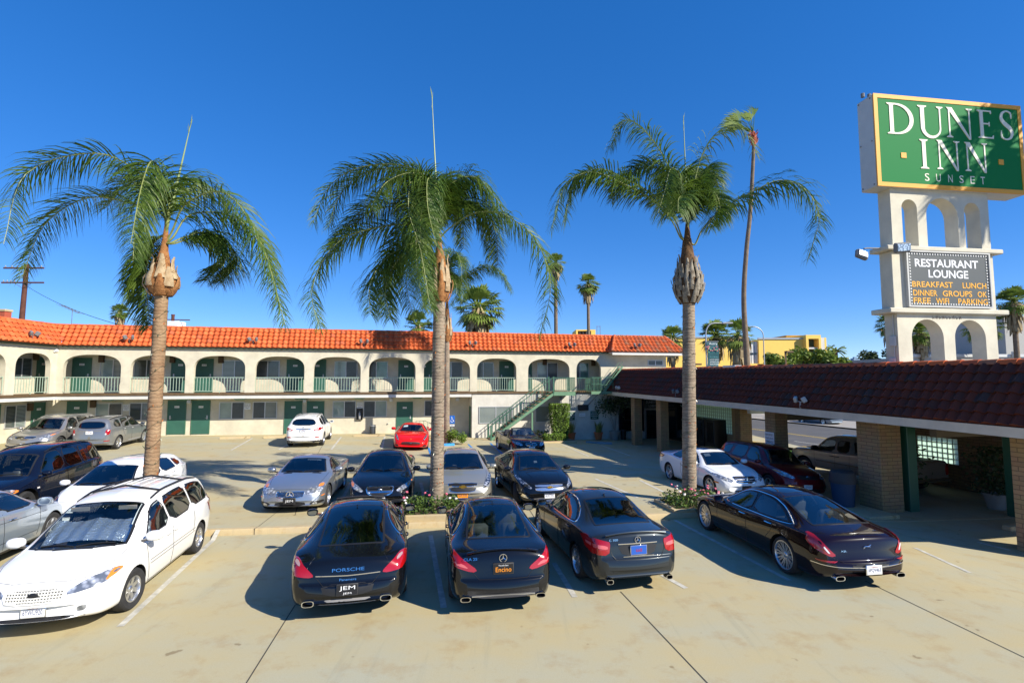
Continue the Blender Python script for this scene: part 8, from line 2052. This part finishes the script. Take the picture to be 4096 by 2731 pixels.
def car_black_sedan():
    S = sedan(L=4.73, W=1.835, H=1.45, lights=[('headlight','F',[(.44,.60),(.52,.56),(.80,.66),(.87,.78),(.80,.765),(.58,.69)],(M_LAMP,)),('turn_signal','F',[(.76,.66),(.85,.73),(.875,.785),(.80,.762),(.74,.735)],(M_AMBER,)),('taillight','B',[(.55,.78),(.88,.80),(.88,.95),(.60,.95)],(M_REDLENS,))], glass=dict(f=G_TINT, s=G_TINT, r=G_TINT), rim=.22)
    c = Car('sedan', 'black sedan with amber corner lamps and a chrome shield grille', 'sedan', S, (-4.12, 17.0), -80.5, 'cars parked on the far row')
    c.grille([(-.38,.665),(-.32,.52),(0,.45),(.32,.52),(.38,.665),(.34,.70),(-.34,.70)], 1, .02, bar_r=.026)
    c.emblem('F', 0, .60, 'caliper', .065); ca_plate(c, 'F', .37, '5VXE704')
    c.grille([(.30,.28),(.72,.30),(.70,.37),(.32,.36)], 3, 0, bar_mat=M_BLACKTRIM, name='air_intake'); c.grille([(-.30,.28),(-.72,.30),(-.70,.37),(-.32,.36)], 3, 0, bar_mat=M_BLACKTRIM, name='air_intake')
    c.finish()

def car_champagne_sedan():
    S = sedan(L=4.86, W=1.855, H=1.46, paint=('paint_beige', (.44,.42,.35), .65), lights=[('headlight','F',[(.56,.58),(.64,.57),(.82,.68),(.88,.84),(.84,.86),(.66,.73)],(M_LAMPDARK,)),('headlamp_bulb','F',[(.62,.62),(.70,.63),(.78,.72),(.68,.70)],(M_LAMP,)),('fog_lamp','F',[(.56,.27),(.80,.30),(.84,.42),(.70,.38)],(M_BLACKTRIM,)),('fog_lamp_glass','F',[(.66,.30),(.76,.31),(.76,.37),(.66,.35)],(M_LAMP,)),('taillight','B',[(.55,.78),(.88,.80),(.88,.97),(.58,.97)],(M_REDLENS,))], rim=.225, handle_mat=M_CHROME)
    c = Car('sedan', 'champagne beige sedan with an orange plate, half hidden by the middle palm trunk', 'sedan', S, (-1.72, 17.5), -83, 'cars parked on the far row')
    c.grille([(-.40,.64),(.40,.64),(.43,.71),(-.43,.71)], 0, .010); c.grille([(-.40,.62),(-.33,.49),(.33,.49),(.40,.62)], 0, .010)
    c.emblem('F', 0, .63, 'bowtie', .12, mat('gold_badge', (.70,.45,.08), .25, metal=.8))
    c.plate('F', 0, .40, 'orange', [('GDL·5158', .24, .065, 0, 0)])
    c.grille([(-.48,.27),(.48,.27),(.42,.35),(-.42,.35)], 2, .006, name='air_intake'); c.finish(seat=M_SEATGREY)

def car_black_liftback():
    S = sedan(L=4.50, W=1.79, H=1.44, wb=2.685, fo=.90, cowl=.245, head=.40, rear=.70, base=.93, lights=[('headlight','F',[(.50,.60),(.58,.57),(.80,.72),(.86,.86),(.82,.875),(.66,.74)],(M_LAMPDARK,)),('fog_lamp','F',[(.52,.30),(.80,.36),(.85,.46),(.66,.42)],(M_CHROME,)),('taillight','B',[(.55,.80),(.85,.84),(.85,.98),(.60,.98)],(M_REDLENS,))],
        top=[(0,.46),(.006,.58),(.02,.68),(.06,.79),(.13,.89),(.245,.995),(.32,1.19),(.40,1.36),(.47,1.42),(.55,1.44),(.70,1.38),(.82,1.22),(.93,1.06),(.965,1.0),(.982,.9),(.993,.75),(1,.58)], rim=.23, spokes=5, spoke_w=.10, rim_mat=M_CHROME)
    c = Car('liftback', 'black liftback with two polished chrome grille bars and front wheels turned', 'liftback', S, (.6, 17.3), -77, 'cars parked on the far row')
    M_BRIGHT = mat('bright_bar', (.75,.77,.80), .15, metal=.9)
    for z0, z1 in ((.63,.69),(.53,.61)):
        g = c.grille([(-.40,z0),(.40,z0),(.43,z1),(-.43,z1)], 0, .006, M_BRIGHT)
    c.emblem('F', 0, .62, 'bowtie', .10, MATS['gold_badge']); ca_plate(c, 'F', .39, '6UXT392')
    c.grille([(-.52,.25),(.52,.25),(.48,.33),(-.48,.33)], 3, 0, bar_mat=M_PLASTIC, name='air_intake')
    mb = MB(); c.patch(mb, 'T', [(c.X(.305),-.10),(c.X(.305),.0),(c.X(.325),.0),(c.X(.325),-.10)], -.015, step=.05, skirt=0); c.add(mb, 'windshield_sticker', M_PLATE)
    mb = MB(); c.ribbon(mb, 'T', [(c.X(.10),-.42),(c.X(.20),-.50),(c.X(.215),0),(c.X(.20),.50),(c.X(.10),.42)], .010, .0); c.add(mb, 'hood_crease', c.pm); c.finish(steer=-16)

def car_convertible():
    S = sedan(L=4.61, W=1.78, H=1.38, wb=2.76, fo=.80, cowl=.285, head=.405, rear=.62, base=.70, open=(.41,.72), wr=.66,
        top=[(0,.46),(.006,.58),(.02,.67),(.06,.76),(.14,.85),(.285,.97),(.34,1.16),(.405,1.33),(.43,1.30),(.50,1.0),(.62,.98),(.70,.985),(.80,1.0),(.90,1.0),(.962,.98),(.982,.9),(.993,.75),(1,.58)],
        side=[], w5=[(0,.62),(.05,.74),(.26,.80),(.405,.66),(.43,.70),(.50,.84),(.70,.82),(.9,.74),(1,.66)],
        lights=[('headlight','F',[(.44,.60),(.56,.57),(.80,.66),(.84,.75),(.72,.755),(.48,.69)],(M_LAMP,)),('taillight','B',[(.55,.75),(.84,.78),(.84,.92),(.58,.92)],(M_REDLENS,))], gaps=[[(.31,.86),(.32,.5),(.33,.28)],[(.62,.92),(.63,.6),(.60,.3)]], handles=[(.58,.84)], rim=.23, seats=(.50,.64), spokes=7)
    c = Car('convertible', 'black open-top convertible parked beside the green stairs', 'convertible', S, (.35, 28.2), -74, 'cars parked against the motel wall')
    for sy in (1,-1): c.grille([(sy*.03,.58),(sy*.28,.59),(sy*.30,.68),(sy*.03,.70)], 0, .014, vertical=6)
    c.emblem('F', 0, .735, 'roundel', .04); c.grille([(-.55,.28),(.55,.28),(.50,.38),(-.50,.38)], 2, 0, bar_mat=M_BLACKTRIM, name='air_intake')
    ca_plate(c, 'F', .46, '6TRN115')
    c.finish(seat=M_SEATDARK)
    mb = MB(); mb.tube([(c.X(.405), y, 1.315-.02*(y/.5)**2) for y in [-.58+.116*i for i in range(11)]], .028, 8); c.add(mb, 'windshield_frame', c.pm)

def car_black_grandtourer():
    S = sedan(L=4.97, W=1.93, H=1.42, wb=2.92, fo=.93, tr=.35, gc=.16, cowl=.275, head=.42, rear=.60, base=.875, wr=.62, bulge=(.16,.16),
        top=[(0,.44),(.006,.56),(.02,.64),(.06,.72),(.14,.83),(.275,.95),(.35,1.16),(.42,1.33),(.48,1.395),(.54,1.415),(.60,1.40),(.72,1.28),(.82,1.13),(.875,1.055),(.93,.985),(.962,.935),(.970,.89),(.9835,.66),(.9865,.61),(.995,.585),(.998,.53),(1,.44)],
        belt=[(0,.42),(.03,.56),(.09,.70),(.275,.86),(.5,.90),(.7,.955),(.85,.955),(.94,.87),(.985,.72),(1,.48)],
        w5=[(0,.62),(.05,.74),(.25,.80),(.42,.62),(.60,.60),(.75,.62),(.875,.64),(.94,.66),(1,.62)],
        side=[[(.325,.925),(.38,1.10),(.435,1.245),(.475,1.295),(.53,1.31),(.54,.945)],[(.555,.95),(.545,1.31),(.62,1.29),(.69,1.20),(.745,1.05),(.745,.99)]], chrome_side=[(.318,.915),(.38,1.115),(.435,1.262),(.48,1.315),(.55,1.33),(.62,1.31),(.70,1.205),(.765,1.04),(.755,.975)],
        lights=[('headlight','F',[(.55,.56),(.75,.56),(.85,.72),(.62,.70)],(M_LAMP,)),('taillight','B',[(.52,.72),(.62,.70),(.90,.74),(.935,.86),(.90,.93),(.80,.925),(.64,.83)],(M_REDLENS,)),('reversing_lamp','B',[(.76,.85),(.81,.865),(.86,.895),(.85,.912),(.80,.905),(.76,.88)],(mat('smoked_lens', (.40,.26,.26), .12, coat=1),))],
        sunroof=(.46,.575), rim=.26, tw=.28, handles=[(.50,.84),(.67,.865)], glass=dict(f=G_TINT, s=G_DARK, r=G_DARK), bgaps=[[(-.50,.70),(-.38,.585),(.38,.585),(.50,.70)],[(-.64,.83),(-.60,.90),(-.55,.95)],[(.64,.83),(.60,.90),(.55,.95)]])
    c = Car('grand_tourer', 'glossy black four-door hatch coupe seen from behind, broad red lamps, black dealer plate', 'car', S, (-3.16, 10.85), HEAD_PARK+1, 'cars parked on the near row')
    mb = MB(); c.ribbon(mb, 'B', [(-.50,.725),(0,.715),(.50,.725)], .012, .004); c.add(mb, 'trunk_strip', M_CHROME)
    c.badge('B', 0, .80, 'PORSCHE', .50, .05); c.badge('B', 0, .66, 'Panamera', .26, .035)
    mb = MB(); c.patch(mb, 'B', round_poly([(-.42,.60),(.42,.60),(.36,.44),(-.36,.44)], 1), .003); c.add(mb, 'plate_recess', M_BLACKTRIM)
    c.plate('B', 0, .53, 'black', [('JEM', .24, .075, .022, 0), ('JEM', .13, .035, -.055, 2)], tilt=-4)
    mb = MB(); c.patch(mb, 'B', [(-.44,.30),(-.34,.36),(.34,.36),(.44,.30)], .006); c.add(mb, 'diffuser', mat('diffuser_grey', (.30,.28,.25), .4, metal=.4))
    c.exhaust(.60, .33, .095, .048); c.antenna(.625)
    mb = MB(); w = .5; mb.tube([(c.X(.455), y, c.top(.455)+.02-.03*(y/.5)**2) for y in (-.48,-.24,0,.24,.48)], .022, 6); c.add(mb, 'roof_deflector', M_BLACKTRIM)
    c.finish()

def car_black_coupe_sedan():
    S = sedan(L=4.63, W=1.78, H=1.43, wb=2.70, fo=.93, tr=.325, cowl=.265, head=.405, rear=.60, base=.845, wr=.62, bulge=(.16,.15),
        top=[(0,.46),(.006,.58),(.02,.66),(.06,.75),(.14,.86),(.265,.98),(.34,1.19),(.405,1.34),(.47,1.415),(.53,1.43),(.60,1.405),(.70,1.30),(.78,1.17),(.845,1.08),(.91,1.045),(.955,1.02),(.966,.955),(.9825,.66),(.9865,.60),(.995,.575),(.998,.53),(1,.44)],
        belt=[(0,.44),(.03,.58),(.09,.71),(.265,.88),(.5,.92),(.75,.98),(.88,.97),(.95,.90),(.985,.74),(1,.48)],
        side=[[(.318,.94),(.37,1.11),(.42,1.25),(.46,1.305),(.525,1.32),(.535,.955)],[(.55,.96),(.54,1.32),(.61,1.30),(.68,1.21),(.735,1.05),(.735,1.0)]], chrome_side=[(.312,.93),(.37,1.125),(.42,1.268),(.465,1.325),(.54,1.338),(.62,1.315),(.69,1.215),(.75,1.05),(.742,.985)],
        lights=[('headlight','F',[(.50,.58),(.78,.66),(.84,.76),(.60,.72)],(M_LAMP,)),('taillight','B',[(.42,.74),(.50,.70),(.86,.80),(.885,.95),(.84,.985),(.66,.90)],(M_REDLENS,)),('reversing_lamp','B',[(.56,.755),(.74,.80),(.80,.85),(.66,.83)],(mat('pink_lens', (.62,.12,.11), .1, coat=1),))],
        rim=.235, handles=[(.49,.85),(.665,.88)], glass=dict(f=G_TINT, s=G_TINT, r=G_TINT), bgaps=[[(-.52,.72),(-.40,.60),(.40,.60),(.52,.72)]], spokes=5, spoke_kind='twin')
    c = Car('sedan', 'sleek black sedan seen from behind with slanting red lamps and a grey dealer plate', 'sedan', S, (-.47, 10.9), HEAD_PARK-3, 'cars parked on the near row')
    c.emblem('B', 0, .91, 'star', .062); c.badge('B', .52, .90, 'CLA 250', .26, .042)
    c.plate('B', 0, .755, 'black', [('Encino', .26, .075, -.01, 3), ('Mercedes-Benz', .16, .022, .055, 2)], w=.32)
    mb = MB(); c.patch(mb, 'B', [(-.66,.33),(-.58,.44),(.58,.44),(.66,.33)], .004); c.add(mb, 'diffuser', M_PLASTIC)
    mb = MB(); c.ribbon(mb, 'B', [(-.52,.345),(.52,.345)], .012, .010); c.add(mb, 'bumper_strip', M_RIM)
    mb = MB(); mb.tube([(c.X(.955)-.01, y, c.top(.955)+.012-.05*(y/.62)**2) for y in [-.6+.12*i for i in range(11)]], .02, 6); c.add(mb, 'rear_spoiler', c.pm)
    c.exhaust(.62, .31, .085, .04); c.antenna(.60); c.finish(seat=M_SEATCREAM)

def car_grey_sedan():
    S = sedan(L=4.62, W=1.77, H=1.44, wb=2.76, fo=.80, tr=.32, paint=('paint_graphite', (.022,.027,.031), .35), rear=.645, base=.845, cowl=.27,
        lights=[('headlight','F',[(.46,.58),(.80,.62),(.82,.76),(.52,.74)],(M_LAMP,)),('taillight','B',[(.56,.70),(.88,.72),(.885,.98),(.60,.94),(.52,.92)],(M_REDLENS,)),('reversing_lamp','B',[(.57,.80),(.84,.83),(.84,.89),(.58,.86)],(mat('pink_lens', (.62,.12,.11), .1, coat=1),))],
        chrome_side=[(.312,.925),(.37,1.125),(.425,1.292),(.465,1.345),(.54,1.362),(.61,1.345),(.68,1.245),(.735,1.07),(.725,.985)], sunroof=(.455,.555), rim=.235, spokes=7, spoke_kind='twin', glass=dict(f=G_TINT, s=G_DARK, r=G_DARK), bgaps=[[(-.56,.92),(-.50,.70),(-.44,.63),(.44,.63),(.50,.70),(.56,.92)]], handles=[(.495,.85),(.675,.88)])
    c = Car('sedan', 'graphite grey sedan seen from behind with a blue plate and chrome window line', 'sedan', S, (1.82, 11.75), 102.5, 'cars parked on the near row')
    c.emblem('B', 0, .945, 'star', .055); c.badge('B', .46, .955, 'C 300', .17, .035)
    mb = MB(); c.patch(mb, 'B', round_poly([(-.40,.88),(.40,.88),(.30,.68),(-.30,.68)], 1), .003); c.add(mb, 'plate_recess', M_BLACKTRIM)
    mb = MB(); c.ribbon(mb, 'B', [(-.38,.885),(.38,.885)], .014, .008); c.ribbon(mb, 'B', [(-.30,.672),(.30,.672)], .008, .006); c.add(mb, 'trunk_strip', M_CHROME)
    c.plate('B', 0, .775, 'blue', [('668', .12, .06, .0, 1)]); c.exhaust(.58, .27, .065, .04); c.antenna(.635)
    mb = MB(); mb.tube([(c.X(.958)-.01, y, c.top(.958)+.008-.04*(y/.62)**2) for y in [-.6+.12*i for i in range(11)]], .018, 6); c.add(mb, 'rear_spoiler', c.pm)
    c.finish()

def car_maroon_saloon():
    S = sedan(L=5.15, W=1.90, H=1.45, wb=3.04, fo=.92, tr=.355, gc=.17, cowl=.285, head=.43, rear=.655, base=.87, wr=.61, paint=('paint_maroon', (.007,.001,.0022)), bulge=(.16,.20),
        top=[(0,.46),(.006,.58),(.02,.665),(.06,.745),(.14,.85),(.285,.96),(.36,1.18),(.43,1.35),(.50,1.435),(.56,1.45),(.655,1.395),(.76,1.25),(.87,1.08),(.92,1.03),(.955,.985),(.968,.93),(.9825,.63),(.9865,.575),(.995,.55),(.998,.51),(1,.42)],
        belt=[(0,.44),(.03,.58),(.09,.70),(.285,.87),(.5,.91),(.75,.97),(.88,.965),(.95,.90),(.985,.74),(1,.46)],
        side=[[(.335,.935),(.385,1.09),(.44,1.25),(.48,1.31),(.54,1.33),(.545,.955)],[(.558,.96),(.552,1.33),(.63,1.315),(.70,1.22),(.765,1.08),(.80,1.005)]],
        chrome_side=[(.328,.922),(.385,1.105),(.44,1.268),(.485,1.328),(.55,1.347),(.635,1.33),(.71,1.23),(.78,1.08),(.825,.985)], sunroof=(.46,.63),
        lights=[('headlight','F',[(.46,.60),(.80,.66),(.82,.76),(.52,.74)],(M_LAMP,)),('taillight','B',[(.60,.66),(.70,.635),(.86,.72),(.90,.84),(.87,.965),(.80,.985),(.79,.88),(.72,.78)],(M_REDLENS,)),('reversing_lamp','B',[(.70,.69),(.74,.70),(.80,.79),(.785,.82)],(M_WHITELENS,)),('side_marker','L',[(.935,.56),(.975,.54),(.975,.565),(.935,.585)],(M_REDLENS,))],
        rim=.275, spokes=10, spoke_kind='twin', spoke_w=.035, handles=[(.505,.85),(.685,.88)], handle_mat=M_CHROME, glass=dict(f=G_TINT, s=G_TINT, r=G_TINT), bgaps=[[(-.66,.62),(-.5,.55),(.5,.55),(.66,.62)]])
    c = Car('saloon', 'long black-maroon saloon with many-spoke wheels and tall slim red tail lamps', 'sedan', S, (6.15, 12.08), 98.5, 'cars parked on the near row')
    c.emblem('B', 0, .80, 'leaper', .085); c.badge('B', .46, .735, 'XJL', .12, .035)
    mb = MB(); c.ribbon(mb, 'B', [(-.90,.50),(-.6,.48),(0,.47),(.6,.48),(.90,.50)], .010, .004); c.add(mb, 'bumper_strip', M_CHROME)
    mb = MB(); c.patch(mb, 'B', [(-.38,.54),(.38,.54),(.33,.36),(-.33,.36)], .003); c.add(mb, 'plate_recess', M_BLACKTRIM)
    ca_plate(c, 'B', .44, '6PQV463'); c.exhaust(.62, .29, .095, .042)
    mb = MB(); c.patch(mb, 'L', [(c.X(.235),.76),(c.X(.275),.715),(c.X(.275),.745),(c.X(.225),.80)], .006, step=.03, skirt=.01); c.add(mb, 'fender_vent', M_CHROME)
    c.finish(seat=M_SEATCREAM)

def car_white_coupe():
    S = sedan(L=4.70, W=1.79, H=1.40, wb=2.76, fo=.83, tr=.33, paint=('paint_purewhite', (.80,.81,.82)), cowl=.275, head=.415, rear=.62, base=.83,
        side=[[(.328,.935),(.38,1.11),(.43,1.245),(.47,1.295),(.535,1.305),(.555,.955)],[(.568,.96),(.552,1.305),(.61,1.285),(.675,1.19),(.72,1.06),(.72,1.0)]],
        top=[(0,.46),(.006,.58),(.02,.665),(.06,.745),(.14,.84),(.275,.955),(.345,1.16),(.415,1.32),(.48,1.385),(.54,1.40),(.62,1.355),(.73,1.20),(.83,1.06),(.90,1.045),(.962,1.02),(.982,.93),(.993,.78),(1,.60)],
        lights=[('headlight','F',[(.44,.62),(.52,.565),(.62,.60),(.58,.70)],(M_LAMP,),0),('headlight','F',[(.60,.70),(.64,.60),(.80,.68),(.86,.79),(.74,.77)],(M_LAMP,),0),('turn_signal','L',[(.075,.50),(.12,.52),(.12,.56),(.075,.54)],(M_AMBER,)),('taillight','B',[(.55,.78),(.86,.80),(.86,.96),(.58,.96)],(M_REDLENS,))],
        sunroof=(.445,.60), rim=.245, spokes=5, spoke_w=.11, handles=[(.53,.85)], glass=dict(f=G_TINT, s=G_DARK, r=G_DARK), gaps=[[(.305,.86),(.315,.5),(.32,.28)],[(.56,.93),(.57,.6),(.55,.3)]])
    c = Car('coupe', 'white two-door coupe with a black glass roof behind the right palm trunk', 'coupe', S, (7.2, 19.2), -79, 'cars parked in front of the lobby wing')
    c.grille([(-.40,.70),(-.34,.54),(.34,.54),(.40,.70),(.36,.72),(-.36,.72)], 2, .014, bar_r=.016); c.emblem('F', 0, .62, 'star', .095)
    c.plate('F', 0, .38, 'black', []); c.grille([(-.5,.25),(.5,.25),(.45,.32),(-.45,.32)], 0, 0, name='air_intake')
    mb = MB(); c.patch(mb, 'T', [(c.X(.365),-.44),(c.X(.365),-.22),(c.X(.40),-.21),(c.X(.40),-.42)], -.02, step=.05, skirt=0); c.add(mb, 'windshield_paper', M_PLATE)
    c.finish(steer=0)

def car_red_suv():
    S = suv(L=4.62, W=1.855, H=1.70, wb=2.66, fo=.92, tr=.36, gc=.20, paint=('paint_darkred', (.16,.006,.010), .25), clad=0, wr=.67,
        lights=[('headlight','F',[(.46,.76),(.56,.72),(.82,.80),(.87,.93),(.80,.95),(.62,.88)],(M_LAMP,)),('turn_signal','F',[(.74,.86),(.85,.88),(.868,.93),(.80,.945)],(M_AMBER,)),('taillight','B',[(.70,.90),(.90,.90),(.86,1.45),(.78,1.45)],(M_REDLENS,)),('fog_lamp','F',[(.58,.42),(.76,.44),(.74,.54),(.60,.52)],(M_BLACKTRIM,))], rim=.235, spokes=5, spoke_kind='twin', glass=dict(f=G_CLEAR, s=G_DARK, sr=G_DARK, r=G_DARK))
    c = Car('suv', 'dark red suv with black roof rails parked under the tiled eave beside the white coupe', 'suv', S, (9.75, 20.05), -81, 'cars parked in front of the lobby wing')
    c.grille([(-.40,.72),(.40,.72),(.42,.84),(-.42,.84)], 2, 0, bar_mat=M_BLACKTRIM); c.emblem('F', 0, .79, 'ring', .075)
    ca_plate(c, 'F', .48, '5EWE607'); c.grille([(-.5,.30),(.5,.30),(.46,.42),(-.46,.42)], 2, 0, bar_mat=M_BLACKTRIM, name='air_intake'); c.rails(.44, .88, .58)
    c.finish()

def car_pickup():
    S = dict(L=5.72, W=1.99, H=1.86, wb=3.66, fo=.98, tr=.38, gc=.36, cowl=.24, head=.345, rear=.565, base=.60, wr=.72, tw=.26, nohood=True,
        top=[(0,.72),(.005,.95),(.018,1.08),(.05,1.13),(.14,1.17),(.24,1.22),(.29,1.52),(.345,1.78),(.39,1.85),(.45,1.86),(.54,1.845),(.565,1.80),(.60,1.27),(.62,1.24),(.98,1.24),(.993,1.22),(1,1.15)],
        belt=[(0,.70),(.03,.95),(.09,1.05),(.24,1.12),(.5,1.14),(.62,1.17),(.98,1.17),(1,1.10)], bot=[(0,.42),(.05,.38),(.12,.36),(.88,.36),(.95,.42),(1,.50)],
        w5=[(0,.72),(.05,.84),(.22,.86),(.345,.72),(.565,.72),(.60,.86),(.62,.90),(1,.90)], wid=[(0,.80),(.02,.92),(.05,.97),(.12,1),(.95,1),(.98,.985),(1,.96)], bulge=(.12,.02), tuck=.97,
        paint=('paint_tan', (.33,.28,.23), .3), side=[[(.285,1.17),(.335,1.52),(.37,1.66),(.44,1.68),(.445,1.185)],[(.462,1.19),(.457,1.68),(.54,1.67),(.555,1.62),(.565,1.2)]],
        lights=[('headlight','F',[(.58,.80),(.90,.80),(.90,1.0),(.58,1.0)],(M_LAMP,)),('taillight','B',[(.80,.70),(.94,.70),(.94,1.10),(.80,1.10)],(M_REDLENS,)),('taillight','L',[(.972,.72),(.993,.72),(.993,1.10),(.972,1.10)],(M_REDLENS,))],
        handles=[(.43,1.0),(.475,1.0)], handle_mat=M_BLACKTRIM, gaps=[[(.27,1.1),(.275,.7),(.285,.45)],[(.452,1.16),(.455,.8),(.45,.45)],[(.575,1.16),(.575,.45)]], mir_mat=M_BLACKTRIM, mirk=1.45, mirz=.14, mir=.30, glass=dict(f=G_CLEAR, s=G_TINT, sr=G_DARK, r=G_DARK), seats=(.42,), rim=.22, arch=1.22, bgaps=[[(-.74,.68),(-.74,1.18)],[(.74,.68),(.74,1.18)]])
    c = Car('pickup_truck', 'tan pickup truck standing in the driveway behind the brick pillar', 'pickup truck', S, (14.62, 21.9), 105)
    mb = MB()
    for fr in ('L','R'): c.ribbon(mb, fr, c.sz([(.29,.72),(.90,.72)]), .018, .004)
    c.add(mb, 'side_moulding', M_CHROME)
    mb = MB(); mb.bbox(-c.L/2-.10, -c.L/2+.06, -.9, .9, .48, .62, .03); c.add(mb, 'rear_bumper', M_CHROME)
    mb = MB(); c.patch(mb, 'T', [(c.X(.625),-.74),(c.X(.985),-.74),(c.X(.985),.74),(c.X(.625),.74)], .003, skirt=0); c.add(mb, 'bed_cover', M_BLACKTRIM)
    c.finish(rows=1)

def street_car(name, label, cat, S, pos, head):
    c = Car(name, label, cat, S, pos, head, 'cars on the far side of the street'); c.finish(); return c
def cars_street():
    base = dict(L=4.48, W=1.75, H=1.49, wb=2.70, fo=.92, cowl=.215, head=.40, rear=.62, base=.955, side=[[(.30,.97),(.36,1.13),(.42,1.28),(.46,1.35),(.54,1.375),(.55,.985)],[(.565,.99),(.555,1.375),(.64,1.35),(.72,1.26),(.76,1.06)]],
        top=[(0,.46),(.006,.58),(.02,.68),(.06,.79),(.13,.91),(.215,1.02),(.32,1.27),(.40,1.41),(.47,1.475),(.53,1.49),(.62,1.45),(.80,1.28),(.955,1.10),(.975,.98),(.993,.75),(1,.58)],
        lights=[('taillight','B',[(.66,.70),(.84,.74),(.84,1.0),(.74,1.02)],(M_REDLENS,)),('headlight','F',[(.5,.6),(.8,.66),(.84,.8),(.6,.76)],(M_LAMP,))])
    c = street_car('hatchback', 'grey blue liftback driving along the street, seen between the brick pillars', 'hatchback', sedan(paint=('paint_greyblue', (.16,.20,.25), .5), **base), (30.6, 51.5, -.14), 102)
    c.plate('B', 0, .75, 'orange', [])
    street_car('sedan', 'red car parked on the far side of the street behind the grey blue liftback', 'sedan', sedan(paint=('paint_streetred', (.45,.02,.02)), lights=[('taillight','B',[(.55,.78),(.86,.80),(.86,.96),(.58,.96)],(M_REDLENS,)),('headlight','F',[(.5,.6),(.8,.66),(.84,.76),(.6,.72)],(M_LAMP,))]), (36.6, 55.0, 0), 108)
    street_car('sedan', 'dark blue car parked on the far side of the street near the pillar', 'sedan', sedan(paint=('paint_streetblue', (.01,.02,.05)), lights=[('taillight','B',[(.55,.78),(.86,.80),(.86,.96),(.58,.96)],(M_REDLENS,)),('headlight','F',[(.5,.6),(.8,.66),(.84,.76),(.6,.72)],(M_LAMP,))]), (24.4, 67.5, 0), 108)

CARS = [car_white_minivan, car_silver_blue_suv, car_navy_suv, car_white_hatchback, car_silver_suv, car_grey_suv, car_white_suv, car_red_sports, car_silver_roadster, car_black_sedan, car_champagne_sedan, car_black_liftback, car_convertible, car_black_grandtourer, car_black_coupe_sedan, car_grey_sedan, car_maroon_saloon, car_white_coupe, car_red_suv, car_pickup, cars_street]
for fn in CARS: fn()
